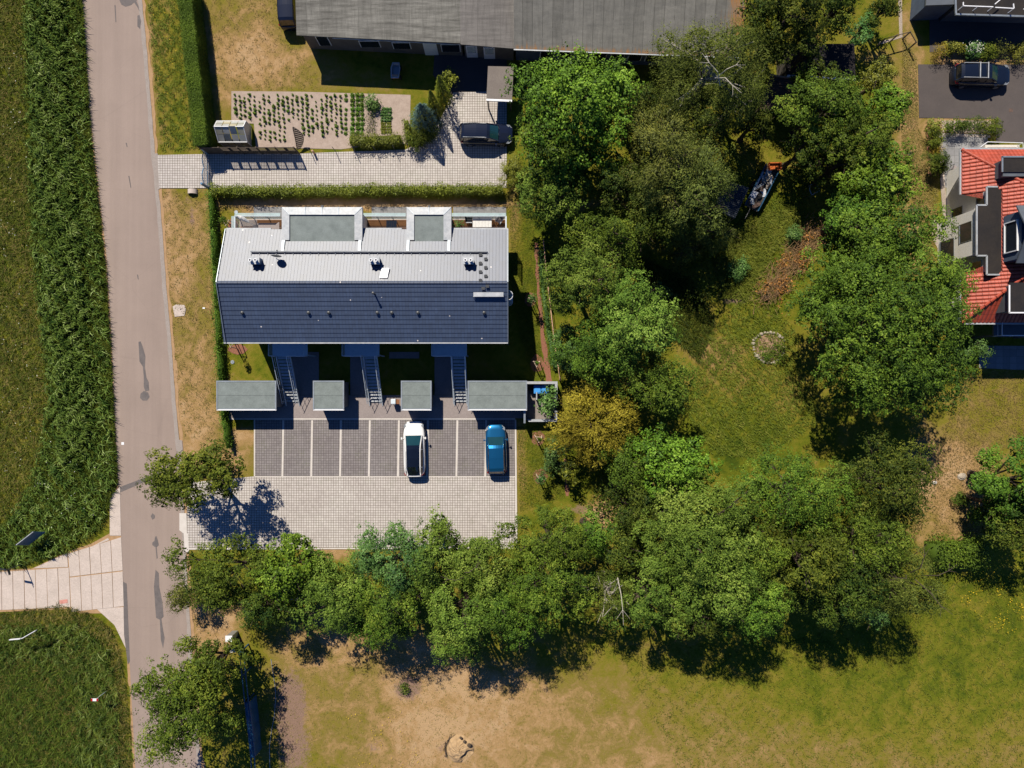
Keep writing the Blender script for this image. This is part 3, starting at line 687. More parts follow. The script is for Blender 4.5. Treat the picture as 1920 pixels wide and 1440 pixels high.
reedB = [(150,-60),(161,120),(169,250),(184,390),(197,520),(206,660),(213,790),(219,905),(200,950),(196,900),(190,790),(182,660),(174,520),(162,390),(148,250),(140,120),(130,-60)]
reedC = [(56,-60),(64,100),(70,260),(84,420),(96,600),(110,740),(112,860),(150,880),(176,800),(168,660),(160,520),(148,390),(136,250),(128,120),(120,-60)]
blades('reeds', M['reed2'], reedP, 62000, .50, .055, 11, (.35, -.12), .55, 2)
blades('reeds', M['reed'], reedP, 42000, .50, .06, 19, (.5, -.10), .5, 2, clump=-.1, base=.4)
blades('reeds', M['reed'], reedC, 48000, .50, .062, 12, (.62, -.10), .4, 2, clump=-.1, base=.7)
blades('weeds', M['weed'], reedB, 30000, .42, .05, 13, (.2, -.1), .55, 2)
mL = [(-60,-60),(48,-60),(52,260),(60,420),(76,600),(92,740),(74,860),(40,940),(0,985),(-60,1000)]
blades('meadow_grass', M['weed'], mL, 34000, .36, .045, 14, (.1, -.1), .6, 2, clump=.4)
blades('meadow_grass', M['lawn'], mL, 34000, .34, .04, 141, (.1, -.1), .7, 2, clump=.5)
blades('dry_meadow_grass', M['drygrass'], mL, 22000, .40, .03, 15, (.1, -.1), .6, 2, clump=.3)
mB = [(-60,1152),(0,1150),(115,1132),(170,1150),(208,1176),(226,1220),(238,1290),(246,1400),(252,1500),(-60,1500)]
mBw = [(-60,1180),(60,1185),(150,1180),(190,1230),(205,1300),(200,1400),(205,1500),(-60,1500)]
blades('meadow_grass', M['drygrass'], mB, 20000, .36, .03, 16, (.1, -.1), .7, 2, clump=.0)
blades('meadow_grass', M['weed'], mB, 40000, .34, .04, 161, (.1, -.1), .7, 2, clump=.4)
blades('weeds', M['weed'], mBw, 46000, .38, .042, 17, (.05, -.05), .95, 2, clump=.1)
blades('reeds', M['reed2'], [(-60,1165),(60,1168),(150,1165),(205,1215),(226,1300),(228,1500),(-60,1500)], 30000, .40, .045, 18, (.08, -.05), .95, 2, clump=-.25, base=.3)
blades('reeds', M['reed'], [(-60,1165),(60,1168),(150,1165),(205,1215),(226,1300),(228,1500),(150,1500),(150,1260),(60,1230),(-60,1240)], 8000, .40, .045, 181, (.1, -.05), .9, 2, clump=-.2, base=.4)
# rank grass in the orchard and along the wood
orch = [(1300,700),(1330,620),(1390,560),(1370,520),(1400,400),(1450,370),(1520,400),(1470,480),(1440,560),(1490,620),(1505,700),(1540,790),(1420,860),(1330,850),(1290,780)]
blades('long_grass', M['lawn'], orch, 26000, .28, .045, 21, (.1, -.15), .6, 2, clump=.5)
blades('long_grass', M['weed'], [(1190,480),(1290,520),(1340,600),(1310,680),(1270,640),(1200,560)], 7000, .4, .06, 22, (.1,-.1), .6)
blades('long_grass', M['lawn'], [(1380,420),(1460,390),(1500,400),(1450,470),(1400,560),(1350,560),(1340,480)], 8000, .42, .06, 23, (.1,-.1), .6)
blades('field_grass', M['drygrass'], [(520,1230),(640,1210),(900,1290),(1200,1290),(1250,1500),(520,1500)], 20000, .10, .03, 24, (.05, -.05), .7, 2, clump=.2)
blades('field_grass', M['lawn'], [(1150,1210),(1500,1200),(1740,1100),(1960,1060),(1960,1500),(1300,1500)], 40000, .18, .04, 25, (.05, -.05), .7, 2, clump=.1)
blades('verge_grass', M['drygrass'], [(305,360),(395,358),(405,560),(412,700),(415,830),(345,820),(330,700),(318,540)], 9000, .13, .03, 26, (.05, -.05), .7, 2, clump=.2)
blades('lawn_grass', M['drygrass'], [(392,-30),(550,-30),(556,70),(600,150),(600,168),(436,168),(408,200)], 7000, .12, .03, 27, (.05,-.05), .7, 2, clump=.1)
blades('verge_grass', M['lawn'], [(274,-30),(340,-30),(372,280),(302,285)], 12000, .2, .035, 28, (.05,-.05), .7, 2, clump=.3)
blades('garden_grass', M['lawn'], [(955,380),(1000,400),(1006,560),(1018,700),(995,712),(960,560)], 8000, .10, .03, 29, (.05,-.05), .7, 2)
blades('garden_grass', M['lawn'], [(970,800),(1045,800),(1060,930),(975,960)], 7000, .12, .03, 30, (.05,-.05), .7, 2)
blades('garden_grass', M['drygrass'], [(1692,60),(1718,110),(1722,240),(1760,330),(1750,500),(1720,420),(1690,280)], 9000, .14, .03, 31, (.05,-.05), .7, 2)
blades('garden_grass', M['drygrass'], [(1800,700),(1960,690),(1960,820),(1850,850),(1840,1000),(1750,1010),(1750,880)], 9000, .16, .03, 32, (.05,-.05), .7, 2)
# ---------------------------------------------------------------- trees
GW = 'trees of the wood behind the apartment house'; GR = 'row of trees along the south side of the yard'
tree('maple_tree', 'maple', 1080, 200, 114, 90, 11.8, 101, 'large glossy bright green tree touching the long grey barn roof', GW, ragged=.18)
tree('maple_tree', 'maple', 1050, 270, 100, 60, 9.5, 102, 'bright green broadleaf tree overhanging the dark car on the paved drive', GW)
tree('ash_tree', 'lime', 1035, 355, 72, 62, 7.8, 103, 'fine leaved green tree at the end of the long hedge', GW)
tree('birch_tree', 'birch', 1325, 135, 112, 88, 13.4, 104, 'olive birch with bleached bare branches reaching over the end of the barn roof', GW, trunk='bark_pale',
     bare=[(1312,186,2.5,1.7,.97),(1325,196,-1.0,1.6,.97),(1330,178,.3,1.2,.95)])
tree('birch_tree', 'birch', 1378, 190, 62, 66, 7.0, 105, 'olive green birch beside the rusty corrugated roof', GW, trunk='bark_pale')
tree('willow_tree', 'willow', 1235, 300, 70, 96, 11.8, 106, 'tall yellowish willow just right of the glossy bright green tree', GW)
tree('willow_tree', 'willow', 1290, 352, 90, 92, 11.0, 107, 'yellow olive willow with drooping sprays left of the scrap trailer', GW)
tree('willow_tree', 'willow', 1345, 440, 40, 30, 5.0, 108, 'low yellowish willow crown in deep shade below the scrap trailer', GW, nl=5)
tree('willow_tree', 'willow', 1285, 470, 30, 26, 4.2, 1081, 'small round yellowish crown standing in the dark gap of the wood', GW, nl=5)
tree('oak_tree', 'dark', 1290, 245, 60, 60, 9.0, 109, 'dark green tree between the birch with bleached branches and the yellow olive willow', GW)
tree('oak_tree', 'dark', 1475, 30, 74, 60, 10.1, 110, 'very dark tree at the top edge beside the end of the barn', GW)
tree('oak_tree', 'dark', 1560, 20, 44, 48, 8.4, 111, 'dark tree at the top edge next to the narrow sunny lawn', GW)
tree('birch_tree', 'birch', 1425, 95, 44, 44, 6.0, 112, 'thin olive tree between the barn and the black flat roof', GW)
tree('apple_tree', 'bluegreen', 1618, 58, 24, 28, 3.6, 113, 'small blue green fruit tree on the sunny lawn above the black flat roof', None, nl=5)
tree('oak_tree', 'dark', 1655, 15, 24, 40, 5.0, 114, 'narrow dark tree at the top edge near the pebble strip', GW, nl=5)
tree('hornbeam_tree', 'olive', 1540, 205, 92, 58, 9.0, 115, 'broad olive green tree just below the black flat roof', GW)
tree('hornbeam_tree', 'olive', 1590, 270, 90, 52, 8.5, 116, 'dull olive tree between the black flat roof and the bright green trees', GW)
tree('hornbeam_tree', 'dark', 1506, 282, 40, 42, 6.7, 117, 'dark tree overhanging the orange tub of the scrap trailer', GW)
tree('hazel_tree', 'yellow', 1645, 150, 30, 34, 5.0, 118, 'bright yellow green crown at the corner of the black flat roof', GW, nl=5)
tree('hazel_tree', 'maple', 1655, 215, 40, 56, 6.7, 119, 'bright green crown beside the parched lawn strip left of the asphalt court', GW, nl=6)
tree('hazel_tree', 'maple', 1640, 345, 84, 58, 8.4, 120, 'bright green bushy tree left of the manhole in the parched strip', GW)
tree('oak_tree', 'oak', 1590, 410, 52, 42, 8.4, 121, 'green crown above the heap of brown cut branches', GW)
tree('oak_tree', 'oak', 1650, 440, 100, 66, 10.1, 122, 'dense green crown left of the cream wall of the red roofed house', GW)
tree('oak_tree', 'oak', 1662, 602, 172, 182, 12.3, 123, 'huge round dense oak reaching the red tiled roof', GW, ragged=.12)
tree('oak_tree', 'ash', 1130, 455, 58, 52, 9.0, 124, 'upright green tree right of the long shadow of the apartment house', GW)
tree('ash_tree', 'lime', 1090, 525, 76, 62, 10.1, 125, 'pale green tree right of the ringed roof ladder', GW)
tree('ash_tree', 'lime', 1190, 615, 92, 82, 10.6, 126, 'large pale green tree above the golden conifer', GW)
tree('ash_tree', 'ash', 1120, 655, 72, 62, 8.4, 127, 'mid green tree directly above the golden conifer', GW)
tree('ash_tree', 'bluegreen', 1060, 655, 26, 56, 4.0, 128, 'narrow fresh green thicket along the reddish mulch path', GW, nl=5)
tree('oak_tree', 'ash', 1235, 720, 66, 62, 9.0, 129, 'green tree casting its shadow on the orchard lawn', GW)
tree('golden_conifer', 'gold', 1112, 795, 76, 68, 7.0, 130, 'round golden orange conifer beside the bin enclosure', None, ragged=.1)
tree('maple_tree', 'maple', 1250, 868, 72, 58, 8.3, 131, 'vivid yellow green tree below the golden conifer', GW)
tree('elder_tree', 'bluegreen', 1040, 860, 22, 40, 2.8, 132, 'narrow green shrub edge right of the two staked saplings', GW, nl=4)
tree('elder_tree', 'bluegreen', 1028, 755, 15, 22, 2.6, 133, 'small glossy green shrub leaning over the wall of the bin enclosure', None, nl=4)
tree('elder_tree', 'yellow', 1068, 885, 16, 22, 3.0, 1331, 'small bright sapling in the shade below the golden conifer', None, nl=4)
tree('lime_tree', 'lime', 1300, 991, 122, 92, 12.8, 134, 'very broad pale green tree below the orchard lawn', GR, z0=2.0)
tree('lime_tree', 'lime', 1320, 1077, 122, 82, 12.2, 135, 'pale grey green tree in the middle of the southern row', GR, z0=2.0)
tree('ash_tree', 'ash', 1480, 920, 100, 78, 10.9, 136, 'mid green tree at the lower end of the orchard lawn', GR, z0=2.0)
tree('ash_tree', 'olive', 1500, 1042, 92, 78, 12.2, 137, 'yellowish green tree right of the pale grey green one', GR, z0=2.0)
tree('oak_tree', 'dark', 1655, 910, 88, 88, 10.9, 138, 'dark green tree left of the two pale boulders', GR, z0=2.0)
tree('ash_tree', 'ash', 1610, 1012, 88, 72, 11.5, 139, 'green tree above the dark willow with bare branches', GR, z0=2.0)
tree('willow_tree', 'birch', 1690, 1087, 72, 72, 10.9, 140, 'dark olive willow with bleached bare branches at the right end of the southern row', GR, z0=2.0,
     bare=[(1672,1040,1.5,1.8,.98),(1690,1085,-1.0,2.0,.98),(1650,1060,3.0,1.7,.96),(1705,1055,.6,1.5,.96)])
tree('oak_tree', 'dark', 1560, 1112, 92, 62, 10.9, 141, 'dark green tree casting the longest shadow on the field', GR, z0=2.0)
tree('ash_tree', 'bluegreen', 1622, 1137, 36, 30, 7.7, 142, 'small blue green crown lit at the lower edge of the southern row', GR, z0=2.0, nl=5)
tree('ash_tree', 'ash', 700, 1168, 60, 40, 9.0, 1801, 'green low crowned tree above the purple soil patch', GR, z0=1.8)
tree('lime_tree', 'lime', 845, 1200, 50, 34, 8.5, 1802, 'pale tree hanging lowest over the parched field', GR, z0=1.6)
tree('ash_tree', 'ash', 980, 1160, 56, 36, 9.5, 1803, 'green crown over the dark undershade left of the sparse olive birch', GR, z0=2.0)
tree('ash_tree', 'dark', 1290, 1155, 66, 36, 9.5, 1804, 'dark low crown below the pale grey green tree', GR, z0=2.0)
tree('willow_tree', 'willow', 1440, 1107, 30, 30, 7.7, 143, 'thin yellowish crown at the lower edge of the southern row', GR, z0=2.0, nl=5)
tree('lime_tree', 'lime', 1215, 1117, 72, 60, 10.2, 144, 'pale green tree right of the leaning white birch trunk', GR, z0=2.0)
tree('lime_tree', 'ash', 1400, 1132, 76, 52, 10.9, 145, 'green tree with ragged lower boughs above the yellow field grass', GR, z0=2.0)
tree('birch_tree', 'birch', 1145, 1112, 34, 62, 9.0, 146, 'sparse olive birch with a white crooked trunk in the southern row', GR, trunk='bark_pale', sparse=.08,
     bare=[(1152,1090,-1.5,2.2,1.0)])
tree('ash_tree', 'ash', 1030, 1012, 88, 60, 9.7, 147, 'green tree at the lower right corner of the parking yard', GR, z0=2.0)
tree('ash_tree', 'ash', 1015, 1097, 82, 66, 10.9, 148, 'green tree left of the sparse olive birch', GR)
tree('lime_tree', 'lime', 895, 1062, 66, 66, 9.6, 149, 'pale green tree with dead twigs at the edge of the light paving', GR, z0=2.0, bare=[(885,1050,.7,1.4,1.0),(862,1064,2.9,1.2,1.0)])
tree('ash_tree', 'lime', 865, 1152, 80, 64, 10.9, 150, 'grey green tree with hanging lower boughs beside the long field shadow', GR, z0=2.0)
tree('ash_tree', 'bluegreen', 740, 1052, 84, 62, 9.7, 151, 'fresh green tree over the lower edge of the light paving', GR, z0=2.0)
tree('lime_tree', 'lime', 815, 1037, 52, 56, 9.7, 1511, 'pale tree with a thin leading shoot over the square drain cover', GR, z0=2.0, ragged=.3)
tree('ash_tree', 'ash', 735, 1132, 80, 62, 10.9, 152, 'green tree in the middle of the row below the parking yard', GR, z0=2.0)
tree('lime_tree', 'lime', 640, 1112, 72, 76, 10.0, 153, 'pale green tree left of the long field shadow', GR, z0=2.0)
tree('hazel_tree', 'maple', 545, 1064, 62, 58, 8.4, 154, 'vivid green tree at the lower left corner of the parking yard', GR, z0=2.0)
tree('maple_tree', 'olive', 430, 1075, 82, 72, 9.0, 155, 'dark olive roadside tree below the parking yard entrance', 'roadside trees')
tree('olive_tree', 'willow', 345, 1115, 34, 30, 4.6, 156, 'grey green shrubby tree leaning over the road edge', 'roadside trees', nl=5)
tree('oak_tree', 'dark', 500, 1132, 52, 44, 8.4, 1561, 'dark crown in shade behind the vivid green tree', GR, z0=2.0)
tree('maple_tree', 'olive', 364, 893, 100, 64, 8.3, 157, 'open crowned roadside tree casting a ragged shadow on the light paving', 'roadside trees', sparse=.03, ragged=.2, dens=125, leaf=.26)
tree('maple_tree', 'olive', 356, 1322, 92, 98, 9.6, 158, 'large roadside tree at the bottom beside the blue pipe fence', 'roadside trees', ragged=.2)
tree('maple_tree', 'olive', 400, 1245, 64, 50, 8.3, 1581, 'roadside tree just below the white topped cabinets', 'roadside trees')
tree('oak_tree', 'oak', 1905, 905, 66, 66, 9.0, 159, 'dark green tree cut by the right edge above the low hedge', None)
tree('oak_tree', 'dark', 1905, 985, 58, 52, 7.8, 160, 'dark shaded tree at the right edge beside the low hedge', None)
tree('fern_tree', 'bluegreen', 1830, 655, 22, 16, 3.0, 161, 'small fresh green crown in the shadow of the red roofed house', None, nl=4)
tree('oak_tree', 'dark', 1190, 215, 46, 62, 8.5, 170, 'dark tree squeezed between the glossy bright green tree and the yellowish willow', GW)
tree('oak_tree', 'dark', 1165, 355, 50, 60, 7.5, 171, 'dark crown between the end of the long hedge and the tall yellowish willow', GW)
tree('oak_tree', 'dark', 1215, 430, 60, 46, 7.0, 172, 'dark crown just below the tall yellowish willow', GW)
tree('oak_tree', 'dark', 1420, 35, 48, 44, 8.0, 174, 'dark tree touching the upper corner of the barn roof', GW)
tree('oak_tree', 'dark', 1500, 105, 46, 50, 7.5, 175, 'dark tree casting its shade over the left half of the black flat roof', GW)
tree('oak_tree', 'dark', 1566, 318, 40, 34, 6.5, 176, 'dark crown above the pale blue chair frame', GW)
tree('oak_tree', 'ash', 1170, 870, 46, 46, 7.0, 177, 'mid green crown in the shade right of the golden conifer', GR, z0=2.0)
tree('oak_tree', 'dark', 1190, 960, 52, 46, 7.5, 178, 'dark crown between the vivid yellow green tree and the southern row', GR, z0=2.0)
tree('ash_tree', 'ash', 1400, 1026, 70, 60, 10.0, 179, 'green crown between the very broad pale tree and the yellowish green one', GR, z0=2.0)
tree('ash_tree', 'dark', 1570, 1066, 62, 56, 10.5, 1791, 'dark green crown in the middle of the right half of the southern row', GR, z0=2.0)
tree('ash_tree', 'ash', 940, 1136, 56, 56, 9.8, 1792, 'green crown between the pale tree with dead twigs and the row end', GR, z0=2.0)
tree('oak_tree', 'dark', 1412, 236, 40, 32, 5.5, 1810, 'dark crown just above the scrap trailer', GW)
tree('ash_tree', 'ash', 1105, 1000, 52, 46, 8.0, 1811, 'green crown right of the lower corner of the parking yard', GR, z0=1.8)
tree('oak_tree', 'dark', 1168, 1030, 42, 50, 8.0, 1812, 'dark crown above the sparse olive birch', GR, z0=1.8)
tree('oak_tree', 'oak', 1872, 948, 46, 44, 6.6, 1820, 'green crown right of the tiny dark bush on the parched ground', None, z0=1.2)
bush('climbing_shrub', 'yellow', 962, 325, 20, 32, 2.4, 162, 'bright yellow green bush at the right end of the paved drive')
bush('round_shrub', 'yellow', 843, 149, 13, 11, 1.4, 164, 'round yellowish bush beside the pointed thuja')
bush('round_shrub', 'olive', 776, 266, 14, 12, 1.2, 166, 'clipped dome shaped bush at the edge of the paved drive')
bush('round_shrub', 'dark', 795, 250, 24, 24, 1.6, 167, 'dark shrub in shade between the spruce and the drive')
bush('conifer_shrub', 'dark', 1757, 308, 18, 19, 1.9, 168, 'dark spiky conifer bush beside the grey slab terrace', None, leaf=.2, aspect=.25)
bush('round_shrub', 'yellow', 1751, 240, 12, 11, 1.1, 169, 'pale yellow green bush at the top end of the narrow bed')
bush('round_shrub', 'olive', 1752, 262, 11, 15, 1.2, 170, 'olive bush just below the pale yellow green one')
bush('round_shrub', 'gold', 1756, 284, 10, 10, .8, 171, 'reddish golden bush between the olive bush and the spiky conifer', None, spray=0, leaf=.12)
for i, (x, y, rx, ry, sp, lb) in enumerate([(1758,96,12,10,'gold','bronze leaved shrub, leftmost of the row above the asphalt court'),(1786,95,13,10,'yellow','yellow green shrub left of the white flowering one'),
     (1848,98,14,11,'olive','round olive shrub right of the white flowering one'),(1872,92,13,13,'willow','loose shrub with pinkish tips near the right end of the row'),(1907,97,20,13,'yellow','wide yellow green shrub at the right edge above the asphalt court'),
     (1822,94,17,11,'bluegreen','shrub covered in white blossom above the parked estate car')]):
    b_ = bush('flowering_shrub' if i == 5 else 'shrub', sp, x, y, rx, ry, 1.3, 180 + i, lb, 'shrubs between the two asphalt courts', spray=0)
    if i == 5:
        rg = np.random.default_rng(5); n = 260; P = rg.normal(size=(n, 3)) * [.34, .22, .1] + [0, .05, 1.2]
        Vq, Fq = leaf_quads(P, np.tile([0, 0, 1.0], (n, 1)) + rg.normal(0, .3, (n, 3)), .085, .9, rg)
        put('blossom', mesh_np('blossom', Vq, Fq, M['flower']), b_)
for i, (x, y, rx, ry, lb) in enumerate([(1790,238,18,10,'dark low shrub at the left of the bed below the asphalt court'),(1822,236,20,12,'dark low shrub in the middle of the bed below the asphalt court'),(1856,240,16,14,'dark low shrub at the right end of the bed below the asphalt court')]):
    bush('low_shrub', 'dark' if i < 2 else 'olive', x, y, rx, ry, 1.2, 190 + i, lb, 'shrubs in the bed below the asphalt court')
bush('low_shrub', 'dark', 1800, 938, 12, 9, .8, 195, 'small dark bush alone on the parched ground near the right edge')
bush('fern_shrub', 'bluegreen', 1240, 548, 16, 12, .8, 196, 'pale bluish fern on the sunny edge of the dark gap', None, leaf=.2, aspect=.3)
bush('fern_shrub', 'bluegreen', 1385, 505, 14, 20, 1.0, 197, 'fresh green nettle clump left of the cut branches', None)
bush('fern_shrub', 'bluegreen', 1490, 440, 12, 14, 1.0, 198, 'dark green weed clump above the cut branches', None)
bush('low_shrub', 'dark', 757, 1290, 7, 6, .35, 199, 'tiny dark tuft beside the purple soil patch on the field')

def conifer(name, sp, px, py, r_, h_, seed, label, n=3200, leaf=.13):
    rg = np.random.default_rng(seed); c = W(px, py); u = rg.uniform(0, 1, n) ** 1.5
    a = rg.uniform(0, 6.2832, n); lay = 1 + .22 * np.sin(u * 34 + 2 * np.sin(a * 5)) + .16 * np.sin(a * 7 + u * 9)
    rad = r_ * (1 - u) ** .8 * lay * rg.uniform(.75, 1.05, n) + .03
    P = np.stack([rad * np.cos(a), rad * np.sin(a), .1 + u * (h_ - .1) - rad * .25], 1)
    Nn = np.stack([np.cos(a), np.sin(a), np.full(n, .75)], 1) + rg.normal(0, .3, (n, 3))
    Vq, Fq = leaf_quads(P, Nn, leaf, .45, rg, np.stack([np.cos(a), np.sin(a), -.4 + 0 * a], 1) + rg.normal(0, .4, (n, 3)))
    rt = thing(name, (c.x, c.y, 0), label, 'conifer')
    put('crown', mesh_np('crown', Vq, Fq, SP[sp][0], {'v': np.repeat(np.clip(.5 + .2 * (lay - 1) / .3 + rg.normal(0, .15, n), 0, 1), 4)}), rt)
    LMB().tube([(0, 0, 0), (0, 0, h_ * .9)], [.09, .02], 6).build('trunk', M['bark'], rt)
conifer('thuja_tree', 'yellow', 833, 188, .75, 5.0, 163, 'tall pointed yellow green thuja beside the shaded drive')
conifer('thuja_tree', 'yellow', 817, 210, .72, 4.6, 1631, 'second pointed thuja between the blue grey spruce and the tallest thuja')
conifer('blue_spruce_tree', 'blue', 800, 234, 1.35, 4.6, 165, 'blue grey spruce at the corner of the vegetable bed', 5200, .15)
# hedges
hedge('clipped_hedge', 'ash', [(352,-30),(362,50),(370,130),(380,220),(386,280)], 1.15, 2.3, 201, 'tall clipped green hedge with a dark shadow beside the parched lawn', dens=1100, leaf=.085, clip=True)
hedge('boundary_hedge', 'yellow', [(400,359),(560,359),(700,357),(820,357),(942,357)], .62, 1.25, 202, 'long yellow green hedge between the paved drive and the apartment house', dens=420)
hedge('ivy_fence', 'ash', [(396,362),(400,430),(404,500),(408,580),(412,660),(416,720),(422,790),(430,840)], .32, 1.15, 203, 'narrow ivy covered fence left of the apartment house', dens=260)
hedge('garden_hedge', 'yellow', [(657,264),(700,265),(735,263),(752,262)], .85, 1.0, 204, 'short bright hedge at the lower edge of the vegetable bed', dens=260)
hedge('garden_hedge', 'yellow', [(762,228),(763,245),(766,258)], .5, .8, 205, 'bright hedge piece between vegetable bed and blue spruce', dens=260)
hedge('field_hedge', 'ash', [(1745,1035),(1800,1035),(1845,1032)], 2.0, 2.0, 206, 'low green hedge at the right below the parched ground', dens=160, leaf=.17, ragged=.2)
hedge('path_hedge', 'bluegreen', [(1013,470),(1018,540),(1028,620),(1040,690)], .35, .7, 207, 'thin row of green plants along the reddish mulch path', dens=200, ragged=.16)
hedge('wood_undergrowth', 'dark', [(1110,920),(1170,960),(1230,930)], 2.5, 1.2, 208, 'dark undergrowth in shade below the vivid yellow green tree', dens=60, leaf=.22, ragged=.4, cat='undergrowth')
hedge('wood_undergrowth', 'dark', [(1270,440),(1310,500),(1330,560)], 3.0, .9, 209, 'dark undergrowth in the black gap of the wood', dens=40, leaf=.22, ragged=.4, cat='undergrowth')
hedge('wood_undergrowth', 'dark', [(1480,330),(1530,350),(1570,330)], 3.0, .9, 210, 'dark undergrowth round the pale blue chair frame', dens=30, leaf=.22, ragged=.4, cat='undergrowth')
# yellow meadow flowers at the right and in the meadow
M['yellow_flower'] = mat('yellow_petals', (.62, .43, .02), None, .8, .2, scale=5)
def dots(name, m, poly, n, size, z, seed, cl=.6):
    rg = np.random.default_rng(seed); q = sample(poly, n, rg)
    f = np.sin(q[:,0]*.13+seed)*np.sin(q[:,1]*.11)+np.sin(q[:,0]*.05)*np.sin(q[:,1]*.06+seed)+rg.normal(0,.3,n); q = q[f > cl-.4]; n = len(q)
    P = np.c_[(q[:,0]-960)*K, (720-q[:,1])*K, z*rg.uniform(.7,1.2,n)]
    Vq, Fq = leaf_quads(P, np.tile([0,0,1.0],(n,1))+rg.normal(0,.3,(n,3)), size, .8, rg)
    return prop(put(name, mesh_np(name, Vq, Fq, m)), kind='stuff')
dots('yellow_flowers', M['yellow_flower'], [(1790,1090),(1850,1040),(1960,1030),(1960,1200),(1860,1180),(1800,1130)], 900, .085, .3, 3, .45)
dots('yellow_flowers', M['yellow_flower'], [(640,1340),(760,1320),(790,1440),(660,1440)], 160, .08, .2, 4, .3)
dots('yellow_flowers', M['yellow_flower'], [(280,20),(350,20),(372,270),(305,280)], 120, .07, .2, 5, .4)
dots('white_flowers', M['flower'], [(0,80),(46,80),(70,600),(80,760),(30,940),(0,940)], 200, .07, .42, 6, .5)
dots('white_flowers', M['flower'], [(70,800),(200,850),(190,980),(80,1000)], 70, .07, .9, 7, .5)

# vegetables: every plant its own object
def plant_mesh(name, sp, r_, h, n, leaf, seed):
    rg = np.random.default_rng(seed); u = unit(rg, n, 0.0); P = u * [r_, r_, h] * rg.uniform(.3, 1, (n, 1))
    Vq, Fq = leaf_quads(P + [0, 0, .04], u * .6 + rg.normal(0, .35, (n, 3)) + [0, 0, .6], leaf, .65, rg)
    return mesh_np(name, Vq, Fq, SP[sp][0], {'v': np.repeat(np.clip(.45 + rg.normal(0, .18, n), 0, 1), 4)})
pot = [plant_mesh('potato_plant', 'ash', .16, .3, 46, .12, 300 + k) for k in range(4)]
r = random.Random(12); cnt = 0
for col in range(23):
    x0 = 441 + col * 8.95
    for row in range(11):
        y = 179 + row * 8.3 + (col % 3) * 2.2; x = x0 + row * .35
        if (y > 254 - (0 if col > 11 else -14)) or (x < 480 and y > 224) or (540 < x < 566 and y > 228) or y > 266: continue
        if r.random() < .10: continue
        o = put('potato_plant', pot[r.randrange(4)], None, tuple(W(x + r.uniform(-1, 1), y + r.uniform(-1, 1))))
        s = r.choice([.6, .7, .8, .9, 1.0, 1.15]) ; o.scale = (s * .95, s, s); o.rotation_euler.z = r.uniform(0, 6.28)
        prop(o, 'dark green potato plant in the long rows of the sandy bed', 'plant', 'potato plants in rows'); cnt += 1
lett = [plant_mesh('cabbage_plant', 'oak', .24, .28, 90, .14, 320 + k) for k in range(3)]
for col, (x, sc) in enumerate([(648.5, .72), (661.5, 1.0), (671, .95), (679, .95)]):
    for row in range(9):
        if col == 0 and row == 2: continue
        o = put('cabbage_plant', lett[r.randrange(3)], None, tuple(W(x + r.uniform(-.6, .6), 179 + row * 8.9)))
        s = sc * r.uniform(.85, 1.1); o.scale = (s, s, s); o.rotation_euler.z = r.uniform(0, 6)
        prop(o, 'round dark green vegetable plant right of the potato rows', 'plant', 'round vegetable plants in four columns')
sal = plant_mesh('salad_plant', 'yellow', .15, .16, 50, .1, 330); chd = plant_mesh('chard_plant', 'bluegreen', .17, .24, 50, .12, 331)
for row in range(9):
    for col in range(4):
        up = row < 5
        o = put('chard_plant' if up else 'salad_plant', chd if up else sal, None, tuple(W(717 + col * 5 + r.uniform(-.7, .7), 205 + row * 5.4)))
        o.rotation_euler.z = r.uniform(0, 6); s = r.uniform(.85, 1.15); o.scale = (s, s, s)
        if up: prop(o, 'blue green leafy plant in the upper half of the small square bed', 'plant', 'chard plants')
        else: prop(o, 'bright yellow green salad plant in the lower half of the small square bed', 'plant', 'salad plants')
bush('rhubarb_shrub', 'bluegreen', 698, 195, 10, 9, .6, 340, 'large leafy rhubarb plant in the upper part of the vegetable bed', None, leaf=.16)
for k, x in enumerate((690, 696, 701)):
    hedge('onion_row', 'dark', [(x, 210), (x - .5, 232), (x, 250)], .12, .35, 345 + k, ['leftmost of the three thin rows of onions','middle one of the three thin rows of onions','rightmost of the three thin rows of onions'][k], dens=260, leaf=.09, cat='onion row', group='onion rows')

# young staked trees
def sapling(x, y, seed, label, sp='ash', rr=.42, hh=2.6, stakes=3, lean=0, zc=None):
    c = W(x, y); rt = thing('staked_sapling', (c.x, c.y, 0), label, 'sapling', 'young trees on tripod stakes')
    rg = random.Random(seed); mb = LMB()
    mb.tube([(0,0,0),(0.02,.02,1.0),(.03+lean,-.02,hh-.4)], [.035,.03,.015], 6)
    for k in range(4): mb.tube([(0.02,0,hh*.55),(rg.uniform(-.3,.3),rg.uniform(-.3,.3),hh*.8)],[.015,.006],5)
    mb.build('trunk', M['bark'], rt)
    T = []
    for k in range(3):
        a = k * 2.094 + .5; T.append(Vector((math.cos(a)*.36, math.sin(a)*.36, 0)))
        LMB().tube([T[-1], T[-1] * .8 + Vector((0,0,1.65))], .042, 8).build('stake', M['wood_stake'], rt)
    for k in range(3):
        LMB().bar(T[k]*.82+Vector((0,0,1.55)), T[(k+1)%3]*.82+Vector((0,0,1.55)), .035, .08).build('cross_rail', M['wood_stake'], rt)
    n = int(300 * rr / .4); g = np.random.default_rng(seed); u = unit(g, n)
    P = u * [rr, rr, .5] * g.uniform(.3, 1, (n, 1)) + [0.03, 0, hh - .35]
    Vq, Fq = leaf_quads(P, u + g.normal(0, .5, (n, 3)), .13, .6, g)
    put('crown', mesh_np('crown', Vq, Fq, SP[sp][0], {'v': np.repeat(np.clip(.4 + g.normal(0, .2, n), 0, 1), 4)}), rt)
sapling(1009, 820, 1, 'thin staked sapling on the round mulch ring below the bin enclosure', rr=.2)
